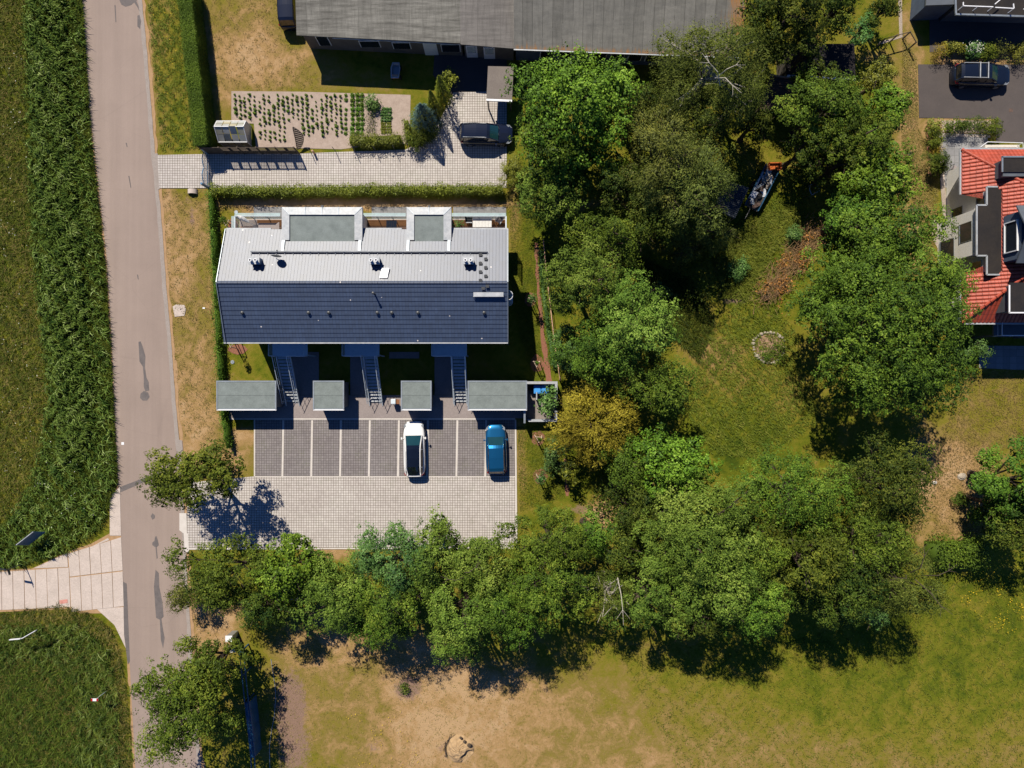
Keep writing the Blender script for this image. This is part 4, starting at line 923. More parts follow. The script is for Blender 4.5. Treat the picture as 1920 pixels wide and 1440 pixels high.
sapling(1012, 893, 2, 'leafy staked sapling on the lower mulch ring beside the parking yard', 'bluegreen', .5)
sapling(1005, 682, 3, 'staked sapling between the shadow of the house and the mulch path', rr=.18)
sapling(996, 566, 4, 'bushy staked sapling near the ringed roof ladder', 'bluegreen', .5)
sapling(446, 646, 5, 'staked sapling at the lower left corner of the dark roof', 'ash', .32, 3.0)
sapling(437, 424, 6, 'staked sapling left of the balcony with the closed parasol', 'ash', .4)
# ---------------------------------------------------------------- the apartment house
AL = W(680, 530)
house = thing('apartment_house', (-12, 7.7, 0), 'long apartment house with a pale glaring and a dark blue roof slope', 'house')
ex0, ex1 = -22.55, -.35; yN, yR, yS, zE, zR = 12.2, 7.75, 3.32, 5.65, 7.4
# walls with openings suggested by separate window parts
wx0, wx1, wy0, wy1 = -22.1, -.85, 3.75, 11.75
mb = MB(); mb.box(wx0, wx1, wy0, wy1, 0, zE - .25)
mb.add([(wx0,wy0,zE-.25),(wx0,wy1,zE-.25),(wx0,yR,zR-.3),(wx1,wy0,zE-.25),(wx1,wy1,zE-.25),(wx1,yR,zR-.3)], [(0,2,1),(3,4,5),(0,1,4,3)])
mb.build('wall', M['wall_white'], house)
def courses(name, y0, z0, y1, z1, x0, x1, n, m, parent, lip=.045, x0b=None):
    """tiled slope from eave (y0,z0) to ridge (y1,z1): every course a step"""
    mb = MB(); x0b = x0 if x0b is None else x0b
    for i in range(n):
        u0, u1 = i / n, (i + 1) / n
        ya, za, yb, zb = y0+(y1-y0)*u0, z0+(z1-z0)*u0, y0+(y1-y0)*u1, z0+(z1-z0)*u1
        xa, xb = x0b + (x0-x0b)*u0, x0b + (x0-x0b)*u1
        mb.add([(xa,ya,za+lip),(x1,ya,za+lip),(x1,yb,zb+.004),(xb,yb,zb+.004),(xa,ya,za-.03),(x1,ya,za-.03)], [(0,1,2,3),(4,5,1,0)] if y1>y0 else [(0,3,2,1),(4,0,1,5)])
    mb.slab([(x0b,y0,z0-.03),(x1,y0,z0-.03),(x1,y1,z1-.03),(x0,y1,z1-.03)] if y1>y0 else [(x0b,y0,z0-.03),(x0,y1,z1-.03),(x1,y1,z1-.03),(x1,y0,z0-.03)], .14)
    o = mb.build(name, m, parent); return o
courses('roof_slope', yS, zE, yR, zR, ex0, ex1, 13, M['tile_dark'], house, x0b=ex0-.2)
courses('roof_slope', yN, zE, yR, zR, ex0, ex1, 13, M['tile_dark'], house)
rd = MB(); 
for i in range(56):
    a = ex0 + (ex1-ex0)*i/56; b_ = ex0 + (ex1-ex0)*(i+1)/56 - .015
    rd.add([(a,yR-.13,zR-.0),(b_,yR-.13,zR-.0),(b_,yR-.05,zR+.075),(a,yR-.05,zR+.075),(b_,yR+.05,zR+.075),(a,yR+.05,zR+.075),(b_,yR+.13,zR-.0),(a,yR+.13,zR-.0)],
           [(0,1,2,3),(3,2,4,5),(5,4,6,7),(0,3,5,7),(1,6,4,2)])
rd.build('ridge_tiles', M['tile_dark'], house)
for (y, s) in ((yS, -1), (yN, 1)):
    g = MB()
    if s < 0: g.box(ex0-.2, ex1+.03, y-.13, y-.01, zE-.12, zE+.0)
    else:
        g.box(ex0, -19.0, y+.01, y+.12, zE-.12, zE); g.box(-12.9,-8.7,y+.01,y+.12,zE-.12,zE); g.box(-5.0, ex1, y+.01, y+.12, zE-.12, zE)
    g.build('gutter', M['coping'], house)
for x in (ex0, ex1):
    v = MB(); v.bar((x-.03 if x<-5 else x+.03, yS, zE+.03), (x-.03 if x<-5 else x+.03, yR, zR+.03), .05, .2); v.bar((x-.03 if x<-5 else x+.03, yN, zE+.03), (x-.03 if x<-5 else x+.03, yR, zR+.03), .05, .2)
    v.build('verge_board', M['zinc'], house)
MB().box(wx0+.6, wx1-.4, wy0-.06, wy0-.02, 2.55, 2.75).build('string_course', M['zinc'], house)
MB().box(ex1-.02, ex1+.05, yS+.05, yS+.15, 0.05, zE-.1).build('downpipe', M['zinc'], house)
def window(parent, x0, x1, y, z0, z1, face=-1, ax='y'):
    f = MB(); g = MB(); t = .07
    def bx(m_, a, b_, c, d, dep): 
        p0, p1 = y, y + face * dep
        if ax == 'y': m_.box(a, b_, p0, p1, c, d)
        else: m_.box(p0, p1, a, b_, c, d)
    bx(f, x0-t, x1+t, z0-t, z0, .06); bx(f, x0-t, x1+t, z1, z1+t, .06); bx(f, x0-t, x0, z0, z1, .06); bx(f, x1, x1+t, z0, z1, .06)
    bx(g, x0, x1, z0, z1, .03)
    w_ = f.build('window', M['white_metal'], parent); g.build('pane', M['window'], w_)
for x in (-21.2, -15.0, -13.0, -8.8, -7.4, -2.4):
    window(house, x, x + 1.1, wy0, .95, 2.2)
for x in (-21.4, -18.0, -15.8, -12.6, -9.2, -6.0, -2.6):
    window(house, x, x + .95, wy0, 3.6, 4.9)
for k, x in enumerate((-16.2, -13.7, -7.9)):
    MB().box(x, x+.95, wy0-.05, wy0-.01, .06, 2.15).build('door', M['wood_deck'], house)
# dormers with flat roofs and broad metal copings
def dormer(px0, px1, smear):
    x0, x1 = (px0-960)*K*.9, (px1-960)*K*.9; y1 = (720-388)*K*.9; z = 6.2
    yb = 11.25; cw = .60
    d = MB(); d.box(x0+.25, x1-.25, 10.9, y1-.2, .0, z-.25).build('dormer_wall', M['wall_white'], house)
    c = MB(); top = z
    O = [(x0,yb),(x0,y1),(x1,y1),(x1,yb)]; I = [(x0+cw,yb),(x0+cw,y1-cw),(x1-cw,y1-cw),(x1-cw,yb)]
    # outer upstand, slanting cap, inner edge
    for (a, b_) in ((0,1),(1,2),(2,3)):
        c.add([(O[a][0],O[a][1],top-.05),(O[b_][0],O[b_][1],top-.05),(I[b_][0],I[b_][1],top+.0),(I[a][0],I[a][1],top+.0),
               (O[a][0],O[a][1],top-.45),(O[b_][0],O[b_][1],top-.45),(I[a][0],I[a][1],top-.16),(I[b_][0],I[b_][1],top-.16)],
              [(0,1,2,3) if False else (3,2,1,0),(0,1,5,4),(2,3,6,7)])
    cp = c.build('coping', M['coping'], house)
    s = MB()
    nseg = 4 if x1-x0 > 4.5 else 2
    for k in range(1, nseg):
        xx = x0+cw*.9+(x1-x0-1.8*cw)*k/nseg; s.box(xx-.02, xx+.02, y1-cw, y1, top-.03, top+.018)
    for (a, b_) in ((O[1], I[1]), (O[2], I[2])): s.bar((a[0],a[1],top-.03), (b_[0],b_[1],top+.008), .03, .03)
    s.build('seam', M['steel'], cp)
    f = MB(); f.box(x0+cw, x1-cw, 10.4, y1-cw, top-.25, top-.12).build('flat_roof', M['felt_green'], house)
    for xx in (x0+.03, x1-.28):
      k_ = MB(); k_.add([(xx,11.25,z-.0),(xx+.22,11.25,z-.0),(xx+.22,10.3,zE+.85),(xx,10.3,zE+.85)],[(0,1,2,3)]); k_.box(xx,xx+.24,10.6,11.4,z-.28,z-.1); k_.build('flashing', M['steel'], house)
    MB().box((x0+x1)/2-.1,(x0+x1)/2+.12,y1,y1+.14,top-.2,top-.02).build('rain_hopper', M['dark_metal'], house)
dormer(528, 679, True); dormer(762, 846, False)
# balconies
M['wood_brown'] = mat('brown_decking', (.36,.165,.06), (.27,.115,.04), .65, .3, scale=3, fine=20)
def balcony(px0, px1, side0, side1):
    x0, x1 = (px0-960)*K*.94, (px1-960)*K*.94; y0, y1, zf = 11.75, 13.62, 3.0
    MB().box(x0, x1, y0, y1, zf-.2, zf-.03).build('balcony_slab', M['concrete'], house)
    d = MB(); n = 13
    for k in range(9): d.box(x0+.05, x1-.05, y0+(y1-y0-.06)*k/n+.008, y0+(y1-y0-.06)*(k+1)/n, zf-.028, zf)
    d.build('deck', M['wood_pale'], house)
    sc = MB()
    for k in range(9, n): sc.box(x0+(1.4 if side0 else 0)+.05, x1-.05, y0+(y1-y0-.06)*k/n+.008, y0+(y1-y0-.06)*(k+1)/n, zf-.028, zf)
    sc.build('dark_deck', M['wood_brown'], house)
    r_ = MB(); g = MB()
    n = max(3, int((x1-x0)/.95)); 
    for k in range(n):
        a, b_ = x0+(x1-x0)*k/n, x0+(x1-x0)*(k+1)/n
        g.box(a+.03, b_-.03, y1+.0, y1+.03, zf+.08, zf+1.05)
        r_.box(a-.02, a+.02, y1-.04, y1+.04, zf-.1, zf+1.08)
    r_.box(x0, x1, y1-.03, y1+.05, zf+1.06, zf+1.10)
    if side0:
        g.box(x0-.0, x0+.03, y0+.05, y1-.05, zf+.08, zf+1.05); r_.box(x0-.04, x0+.06, y0, y1, zf+1.06, zf+1.10)
    if side1:
        g.box(x1-.03, x1, y0+.05, y1-.05, zf+.08, zf+1.05); r_.box(x1-.06, x1+.04, y0, y1, zf+1.06, zf+1.10)
    # a sloping glass shelf along the rail
    g.slab([(x0,y1+.0,zf+1.12),(x1,y1+.0,zf+1.12),(x1,y1+.26,zf+1.04),(x0,y1+.26,zf+1.04)], .02)
    if side0: g.slab([(x0-.28,y0,zf+1.04),(x0,y0,zf+1.12),(x0,y1,zf+1.12),(x0-.28,y1,zf+1.04)], .02)
    ra = r_.build('railing', M['steel'], house); g.build('glass', M['glass_rail'], ra)
balcony(443, 528, True, False); balcony(679, 762, False, False); balcony(846, 949, False, True)
# roof fittings
snow = MB()
def onN(px, py, dz=0):  # a point on the north slope seen at this pixel
    z = 6.5
    for _ in range(6):
        p = W(px, py, z); z = zE + (zR-zE)*(yN-p.y)/(yN-yR)
    return Vector((p.x, p.y, z+dz))
def onS(px, py, dz=0):
    z = 6.5
    for _ in range(6):
        p = W(px, py, z); z = zE + (zR-zE)*(p.y-yS)/(yR-yS)
    return Vector((p.x, p.y, z+dz))
a, b_ = onN(472, 473), onN(914, 473)
for dz in (.16, .26): snow.tube([a+Vector((0,.05,dz)), b_+Vector((0,.05,dz))], .026, 6)
snow.box(a.x, b_.x, a.y-.02, a.y+.01, a.z+.06, a.z+.30)
for k in range(29):
    p = a.lerp(b_, k/28); snow.bar(p+Vector((0,0,.02)), p+Vector((0,.04,.32)), .04, .03); snow.bar(p+Vector((0,-.3,.14)), p+Vector((0,.0,.2)), .03,.02)
snow.build('snow_guard', M['coping'], house)
for px in (483, 705, 879):
    p = onN(px, 492); q = p
    cb = MB(); cb.box(p.x-.36, p.x+.36, p.y-.22, p.y+.26, p.z-.3, p.z+.75)
    ch = cb.build('chimney', M['zinc'], house)
    MB().box(p.x-.42, p.x+.42, p.y-.27, p.y+.31, p.z+.75, p.z+.80).build('chimney_cap', M['coping'], ch)
    for s in (-.2, .2):
        MB().lathe((p.x+s, p.y, p.z+.80), [(.11,0),(.11,.26),(.13,.27),(.13,.32),(.075,.32),(.07,.2)], 14).build('flue', M['white_metal'], ch)
    MB().lathe((p.x-.2, p.y, p.z+1.0), [(.07,0),(.072,.125)], 12).build('flue_mouth', M['dark_metal'], ch); MB().lathe((p.x+.2, p.y, p.z+1.0), [(.07,0),(.072,.125)], 12).build('flue_mouth', M['dark_metal'], ch)
p = onN(720, 513); hx = MB(); hx.slab([(p.x-.3,p.y-.38,p.z+.30),(p.x+.3,p.y-.38,p.z+.30),(p.x+.42,p.y+.42,p.z+.08),(p.x-.18,p.y+.42,p.z+.08)], .14)
hx.build('roof_hatch', M['white_metal'], house)
steps = [(901,478),(911,486),(901,494),(911,502),(901,510),(911,518),(901,526)]
for (sx, sy) in steps:
    p = onN(sx, sy); s = MB(); s.box(p.x-.13,p.x+.13,p.y-.12,p.y+.10,p.z+.14,p.z+.17); s.bar(p+Vector((0,-.1,.15)),p+Vector((0,.16,-.02)),.03,.03)
    s.build('roof_step', M['dark_metal'], house)
for (sx, sy) in ((906,541),(914,537)):
    p = onS(sx, sy); s = MB(); s.box(p.x-.13,p.x+.13,p.y-.12,p.y+.10,p.z+.14,p.z+.17); s.bar(p+Vector((0,.1,.15)),p+Vector((0,-.16,-.02)),.03,.03)
    s.build('roof_step', M['dark_metal'], house)
for px in (455,579,617,708,735,784,908):
    p = onS(px, 587); s = MB(); s.lathe(p+Vector((0,0,-.05)), [(.12,0),(.11,.18),(.13,.2),(.13,.26),(.02,.30)], 12); s.build('roof_vent', M['dark_metal'], house)
p = onS(703, 552); MB().lathe(p, [(.07,-.1),(.06,.75),(.10,.76),(.10,.84),(.02,.86)], 12).build('vent_pipe', M['dark_metal'], house)
a, b_ = onS(888, 553, .14), onS(944, 553, .14)
g = MB(); g.box(a.x, b_.x, a.y-.17, a.y+.17, a.z+.10, a.z+.14)
for k in range(5): p = a.lerp(b_, k/4); g.bar(p+Vector((0,-.16,-.14)), p+Vector((0,-.16,.12)), .04, .04); 
g.build('roof_walkway', M['coping'], house)
# ladder with safety hoops on the gable
ld = MB(); lx, ly = wx1+.55, a.y
for s in (-.26, .26): ld.tube([(lx-.25, ly+s, .3), (lx-.25, ly+s, zR-.5)], .028, 6)
for k in range(22): ld.tube([(lx-.25, ly-.26, .5+k*.29), (lx-.25, ly+.26, .5+k*.29)], .016, 6)
for z in (.8, 3.0, 5.2, 6.4): ld.box(wx1, lx-.25, ly-.28, ly-.24, z, z+.03); ld.box(wx1, lx-.25, ly+.24, ly+.28, z, z+.03)
ld.box(ex1-.2, lx-.2, ly-.45, ly+.25, zR-.55, zR-.5)
lo = ld.build('ladder', M['steel'], house)
hp = MB()
for k in range(6):
    z = 2.6 + k * .86; pts = []
    for q in range(15):
        a_ = R(-125 + q * 250/14); pts.append((lx-.0 + .36*math.cos(a_), ly + .36*math.sin(a_), z))
    hp.tube(pts, .024, 6)
hp.build('safety_hoops', M['white_metal'], lo)
# satellite dish stands on the roof
p = onN(524, 488); ds = thing('satellite_dish', tuple(p), 'satellite dish on the pale roof slope seen edge on', 'satellite dish')
MB().tube([p+Vector((0,0,-.1)), p+Vector((0,0,.75))], .03, 8).build('mast', M['steel'], ds)
dn = Vector((.18,.92,.30)).normalized(); cN = p+Vector((0,.12,.75)); e1 = dn.cross(Vector((0,0,1))).normalized(); e2 = e1.cross(dn)
dv_ = []; df = []
for i in range(5):
    for k in range(20):
        rr = .40*i/4; a_ = k/20*2*math.pi; dv_.append(cN + e1*math.cos(a_)*rr + e2*math.sin(a_)*rr*1.1 + dn*(rr*rr*.55))
for i in range(4):
    for k in range(20): df.append((i*20+k, i*20+(k+1)%20, (i+1)*20+(k+1)%20, (i+1)*20+k))
MB().add(dv_, df).build('dish', M['dark_metal'], ds, smooth=True)
ar = MB(); ar.tube([cN-e2*.4+dn*.05, cN+dn*.5-e2*.12], .015, 6); ar.box(cN.x+dn.x*.5-.04, cN.x+dn.x*.5+.04, cN.y+dn.y*.5-.05, cN.y+dn.y*.5+.05, cN.z+.08, cN.z+.16); ar.build('feed_arm', M['dark_metal'], ds)
# things on the balconies
zf = 3.0
def at(px, py, z): return W(px, py, z)
p = at(455, 411, 4.6); ps = thing('parasol', (p.x, p.y, zf), 'closed pale parasol leaning over the leftmost balcony rail', 'parasol')
q0, q1 = at(444, 404, 4.9), at(466, 416, 4.3)
MB().tube([q0, q0.lerp(q1,.3), q0.lerp(q1,.6), q1], [.03,.16,.17,.10], 10).build('canopy', M['wall_white'], ps)
MB().tube([q1, Vector((q1.x+.15,q1.y-.1,zf))], .025, 8).build('pole', M['steel'], ps)
MB().box(q1.x-.1,q1.x+.4,q1.y-.35,q1.y+.15,zf+.001,zf+.08).build('base', M['concrete'], ps)
p = at(503, 425, 3.4); lg = thing('lounger', (p.x, p.y, zf), 'grey lounger on the leftmost balcony', 'lounger')
MB().box(p.x-.8,p.x+.6,p.y-.3,p.y+.3,zf+.32,zf+.42).build('seat', M['walkway'], lg)
MB().slab([(p.x+.6,p.y-.3,zf+.42),(p.x+1.0,p.y-.3,zf+.72),(p.x+1.0,p.y+.3,zf+.72),(p.x+.6,p.y+.3,zf+.42)],.06).build('backrest', M['walkway'], lg)
for sx in (-.75,.5):
    for sy in (-.27,.27): MB().box(p.x+sx,p.x+sx+.04,p.y+sy-.02,p.y+sy+.02,zf,zf+.32).build('leg', M['dark_metal'], lg)
def table(px, py, w_, d_, label, m, group=None):
    p = at(px, py, zf+.75); t_ = thing('table', (p.x, p.y, zf), label, 'table', group)
    tt = MB(); n = 6
    for k in range(n): tt.box(p.x-w_/2+w_*k/n+.005, p.x-w_/2+w_*(k+1)/n-.005, p.y-d_/2, p.y+d_/2, zf+.71, zf+.75)
    tt.build('tabletop', m, t_)
    for sx in (-1,1):
        for sy in (-1,1): MB().box(p.x+sx*(w_/2-.07)-.03,p.x+sx*(w_/2-.07)+.03,p.y+sy*(d_/2-.07)-.03,p.y+sy*(d_/2-.07)+.03,zf,zf+.71).build('leg', M['dark_metal'], t_)
table(734, 422, .85, .8, 'dark square table on the middle balcony', M['window'])
table(904, 415, 1.55, .95, 'pale slatted table on the rightmost balcony', M['wall_white'])
def chair(px, py, rz, label, m):
    p = at(px, py, zf+.5); c_ = thing('chair', (p.x, p.y, zf), label, 'chair', 'balcony chairs', rz)
    LMB().box(-.24,.24,-.24,.24,.42,.47).build('seat', m, c_); LMB().slab([(-.24,.22,.47),(.24,.22,.47),(.24,.32,.92),(-.24,.32,.92)],.04).build('backrest', m, c_)
    for s in (-1,1):
        LMB().box(s*.26-.03,s*.26+.03,-.24,.28,.62,.66).build('armrest', M['coping'], c_)
        for t_ in (-1,1): LMB().box(s*.22-.02,s*.22+.02,t_*.22-.02,t_*.22+.02,0,.42).build('leg', M['steel'], c_)
chair(936, 412, -.6, 'grey armchair turned towards the corner of the rightmost balcony', M['walkway'])
chair(880, 412, 1.57, 'dark armchair at the left end of the pale table', M['dark_metal'])
p = at(861, 420, zf+.5); o = bush('potted_plant', 'bluegreen', 861, 420, 4, 4, .5, 777, 'small green potted plant on the rightmost balcony'); o.location = (p.x, p.y, zf+.3)
LMB().lathe((0,0,-.3), [(.13,0),(.16,.32)], 12).build('pot', M['mulch'], o)

# ---------------------------------------------------------------- outside stairs
def stairs(x0, x1, lx0, lx1, label):
    t_ = thing('metal_staircase', ((x0+x1)/2, 0, 0), label, 'staircase', 'outside metal stairs to the upper flats')
    zt, yt, yb = 2.8, 2.3, -1.85; n = 15
    l_ = MB(); l_.box(lx0, lx1, yt, 3.72, zt-.05, zt); 
    for k in range(int((lx1-lx0)/.12)): l_.box(lx0+.12*k, lx0+.12*k+.03, yt, 3.72, zt, zt+.012)
    l_.box(lx0, lx1, yt-.03, yt, zt-.16, zt+.02); l_.build('landing', M['steel'], t_)
    for k in range(1, n):
        u = k / n; y = yt + (yb-yt)*u; z = zt*(1-u)
        MB().box(x0+.06, x1-.06, y+.02, y+.235, z-.03, z).build('tread', M['coping'], t_)
    for x in (x0+.02, x1-.02):
        MB().bar((x, yt, zt-.12), (x, yb, .02), .05, .22).build('stringer', M['steel'], t_)
        r_ = MB(); r_.tube([(x, yt, zt+1.0), (x, yb+.15, 1.15)], .026, 6); r_.tube([(x, yt, zt+.5), (x, yb+.15, .65)], .014, 6)
        for k in range(5):
            u = k/4.4; y = yt+(yb-yt)*u; z = zt*(1-u); r_.tube([(x,y,z-.1),(x,y,z+1.0)], .02, 6)
        r_.build('railing', M['steel'], t_)
    r_ = MB()
    path = [(lx0, 3.7), (lx0, yt), (x0, yt)], [(x1, yt), (lx1, yt), (lx1, 3.7)]
    for P in path:
        for a, b_ in zip(P[:-1], P[1:]):
            if abs(a[0]-b_[0])+abs(a[1]-b_[1]) < .05: continue
            for dz in (.12, .4, .7, 1.0): r_.tube([(a[0],a[1],zt+dz),(b_[0],b_[1],zt+dz)], .026 if dz==1.0 else .012, 6)
            for p in (a, b_): r_.tube([(p[0],p[1],zt-.1),(p[0],p[1],zt+1.02)], .024, 6)
    r_.build('landing_rail', M['steel'], t_)
    for x in (lx0+.08, lx1-.08): MB().box(x-.05,x+.05,yt+.05,yt+.15,0,zt-.05).build('post', M['steel'], t_)
stairs(-19.6, -18.4, -19.85, -16.95, 'leftmost metal staircase, between the long left shed and the first small shed')
stairs(-12.35, -11.2, -13.85, -11.0, 'middle metal staircase, between the two small sheds')
stairs(-5.0, -3.85, -6.55, -3.75, 'rightmost metal staircase, touching the long right shed')

# ---------------------------------------------------------------- sheds
def shed(px0, px1, label, drop=1.6, group='flat roofed sheds along the parking bays'):
    f = .963; x0, x1 = (px0-960)*K*f, (px1-960)*K*f; y0, y1, z = -2.1, .27, 2.3
    t_ = thing('garden_shed', ((x0+x1)/2, (y0+y1)/2, 0), label, 'shed', group)
    MB().box(x0+.12, x1-.12, y0+.14, y1-.12, 0, z-.12).build('wall', M['zinc2'], t_)
    MB().box(x0, x1, y0, y1, z-.12, z-.01).build('fascia', M['coping2'], t_)
    g = MB(); g.box(x0+.1, x1-.1, y0+.08, y1-.10, z-.012, z+.004); g.build('flat_roof', M['felt_green'], t_)
    rm = MB(); rm.box(x0-.01,x0+.1,y0,y1+.01,z-.03,z+.03); rm.box(x1-.1,x1+.01,y0,y1+.01,z-.03,z+.03); rm.box(x0+.1,x1-.1,y1-.1,y1+.01,z-.03,z+.03)
    rm.build('roof_edge', M['zinc'], t_)
    sm = MB(); sm.box(x0+.1, x1-.1, (y0+y1)/2-.05, (y0+y1)/2-.035, z, z+.009); sm.build('seam', M['dark_metal'], t_)
    gt = MB(); gt.box(x0, x1, y0-.11, y0-.005, z-.10, z-.02); gt.build('gutter', M['white_metal'], t_)
    MB().box(x0+.35, x0+1.25, y0+.135, y0+.11, .05, 2.05).build('door', M['dark_metal'], t_)
    MB().tube([(x0+.15,y0-.06,z-.1),(x0+.15,y0+.1,z-.4),(x0+.15,y0+.1,.05)], .035, 8).build('downpipe', M['steel'], t_)
M['zinc2'] = mat('shed_cladding', (.10,.115,.135), (.075,.085,.10), .6, .4, scale=2)
M['coping2'] = mat('shed_fascia', (.22,.26,.28), (.17,.20,.22), .5, .4, scale=2)
shed(406, 518, 'long flat roofed shed at the left end of the parking bays')
shed(587, 645, 'small square shed between the left and middle staircases')
shed(752, 809, 'small square shed above the white car')
shed(877, 988, 'long flat roofed shed above the blue car')
# bin enclosure
be = thing('bin_enclosure', (2.6, -1.5, 0), 'low walled bin yard at the right end of the sheds', 'enclosure')
mb = MB(); mb.box(1.26,3.85,.0,.22,0,1.6); mb.box(3.63,3.85,-1.3,-.003,0,1.6); mb.box(1.35,3.85,-3.22,-3.02,0,1.1); mb.box(3.63,3.85,-3.017,-2.3,0,1.1); mb.build('wall', M['coping'], be)
for x in (2.05, 2.75): MB().box(x,x+.09,-1.35,-.7,0,1.25).build('partition', M['coping'], be)
MB().box(.98,1.14,-3.3,-2.2,0,1.9).build('side_screen', M['zinc'], be)
MB().box(3.05,3.62,-1.5,-1.2,0,1.3).build('cabinet', M['zinc2'], be)
def bin_(px, label):
    p = W(px, 730, 1.1); b_ = thing('wheelie_bin', (p.x, p.y, .055), label, 'bin', 'bins in the bin enclosure')
    t_ = LMB(); t_.add([(-.22,-.25,.12),(.22,-.25,.12),(.22,.25,.12),(-.22,.25,.12),(-.28,-.32,1.0),(.28,-.32,1.0),(.28,.32,1.0),(-.28,.32,1.0)],[(0,3,2,1),(4,5,6,7),(0,1,5,4),(1,2,6,5),(2,3,7,6),(3,0,4,7)])
    t_.build('body', M['dark_metal'], b_)
    l_ = LMB(); l_.box(-.30,.30,-.36,.33,1.0,1.04); l_.box(-.24,.24,-.28,.26,1.04,1.08); l_.build('lid', M['blue_plastic'], b_, bevel=.02)
    LMB().tube([(-.22,.36,1.0),(.22,.36,1.0)],.02,6).build('handle', M['blue_plastic'], b_)
    for s in (-1,1): LMB().tube([(s*.2,.28,.1),(s*.26,.28,.1)],.1,12).build('wheel', M['rubber'], b_)
bin_(1007.5, 'blue lidded bin beside the brown crate'); bin_(1021.5, 'blue lidded bin nearest the outer enclosure wall')
p = W(995, 729, .4); cr = thing('crate', (p.x,p.y,.055), 'small brown crate beside the blue lidded bins', 'crate')
c_ = MB(); 
for (a,b_,c,d) in ((-.2,.2,-.15,-.13),(-.2,.2,.13,.15),(-.2,-.18,-.13,.13),(.18,.2,-.13,.13)): c_.box(p.x+a,p.x+b_,p.y+c,p.y+d,.06,.4)
c_.box(p.x-.18,p.x+.18,p.y-.13,p.y+.13,.06,.2); c_.build('box', M['wood_deck'], cr)
p = W(741, 753, 0); gr = thing('kettle_grill', (p.x,p.y,.05), 'grey covered grill beside the small shed above the white car', 'grill')
MB().box(p.x-.22,p.x+.2,p.y-.2,p.y+.25,.55,1.0).build('hood', M['steel'], gr, bevel=.06); MB().box(p.x+.2,p.x+.5,p.y-.18,p.y+.2,.8,.84).build('side_shelf', M['wood_deck'], gr)
for sx in (-.18,.14):
    for sy in (-.16,.2): MB().box(p.x+sx,p.x+sx+.04,p.y+sy,p.y+sy+.04,.0,.56).build('leg', M['steel'], gr)
# ---------------------------------------------------------------- the long barn
def felt_mat(name, c1, c2, seam_w, streak=(.25, 2.2), lichen=None, seam_dark=.5):
    m, t, b, o = nodes(name); v = co(t)
    mp = N(t, 'Mapping'); mp.inputs['Scale'].default_value = (streak[0], streak[1], 1); L(t, v, mp.inputs[0])
    n1 = noise(t, mp.outputs[0], 1.6, 6, .7); mq = N(t, 'Mapping'); mq.inputs['Scale'].default_value = (3.2, .3, 1); L(t, v, mq.inputs[0])
    n2 = noise(t, mq.outputs[0], 1.4, 5, .7)
    c = mixc(t, ramp(t, n1, [(.33, 0.0), (.66, 1.0)]), c1, c2)
    c = mixc(t, ramp(t, n2, [(.45, 0.0), (.8, .55)]), c, tuple(x * .5 for x in c2))
    c = mixc(t, 1.0, c, ramp(t, noise(t, v, 16, 3, .8), [(.3, .8), (.7, 1.0)]), 'MULTIPLY')
    sp = N(t, 'SeparateXYZ'); L(t, v, sp.inputs[0])
    s = math_(t, 'MULTIPLY', sp.outputs['X'], 1 / seam_w); fr = math_(t, 'FRACT', s)
    wn = N(t, 'TexWhiteNoise', noise_dimensions='1D'); L(t, math_(t, 'FLOOR', s), wn.inputs['W'])
    c = mixc(t, 1.0, c, ramp(t, wn.outputs['Value'], [(0, .84), (1, 1.06)]), 'MULTIPLY')
    sm = math_(t, 'MULTIPLY', math_(t, 'LESS_THAN', fr, .05), math_(t, 'GREATER_THAN', noise(t, v, .6, 2, .5), .42))
    c = mixc(t, math_(t, 'MULTIPLY', sm, .75), c, tuple(x * seam_dark for x in c1))
    if lichen:
        yl, xl = lichen
        # lichen grows along the gutter and the end verge
        e1 = math_(t, 'MULTIPLY', math_(t, 'SUBTRACT', yl, math_(t, 'ADD', sp.outputs['Y'], math_(t, 'MULTIPLY', sp.outputs['X'], .040))), 1.1)
        e2 = math_(t, 'MULTIPLY', math_(t, 'SUBTRACT', sp.outputs['X'], xl), .40)
        e = math_(t, 'MAXIMUM', e1, e2)
        e = math_(t, 'ADD', e, math_(t, 'MULTIPLY', math_(t, 'SUBTRACT', n2, .55), 2.4))
        c = mixc(t, ramp(t, e, [(.15, 0.0), (.75, .85)]), c, (.36, .165, .04))
    L(t, c, b.inputs['Base Color']); b.inputs['Roughness'].default_value = .9; b.inputs['Specular IOR Level'].default_value = .2
    bump(t, b, n1, .4, .02); return m
M['barn1'] = felt_mat('weathered_sheet_roof', (.262, .255, .228), (.112, .108, .096), 1.05)
M['barn2'] = felt_mat('brownish_sheet_roof', (.235, .22, .205), (.15, .14, .132), .95)
M['brick_dim'] = mat('barn_wall', (.17, .15, .13), (.12, .105, .09), .9, .2, scale=1.2, fine=14)
barn = thing('barn', (0, 30, 0), 'long low barn with a weathered grey sheet roof at the top edge', 'barn')
ze, zt = 3.4, 4.3
def roofpiece(a, b_, name, m, top=-260):
    A, B = W(a[0], a[1], ze), W(b_[0], b_[1], ze)
    yt = (720-top)*K*.93
    q = [A, B, Vector((B.x+(.25 if b_[0] < 1000 else -.05), yt, zt+.6)), Vector((A.x, yt, zt+.6))]
    return MB().slab(q, .10).build(name, m, barn)
roofpiece((556, 66), (863, 81), 'sheet_roof', M['barn1']); roofpiece((863.4, 83), (963, 91), 'sheet_roof', M['barn2'])
A, B = W(963.3, 91, ze), W(1391, 107, ze)
M['barn3'] = felt_mat('greenish_sheet_roof', (.235, .228, .205), (.165, .162, .148), .82, (.5, 1.2), (A.y - 30 + .55, B.x - 2.2), .3)
roofpiece((963.3, 91), (1391, 107), 'sheet_roof', M['barn3'], -16)
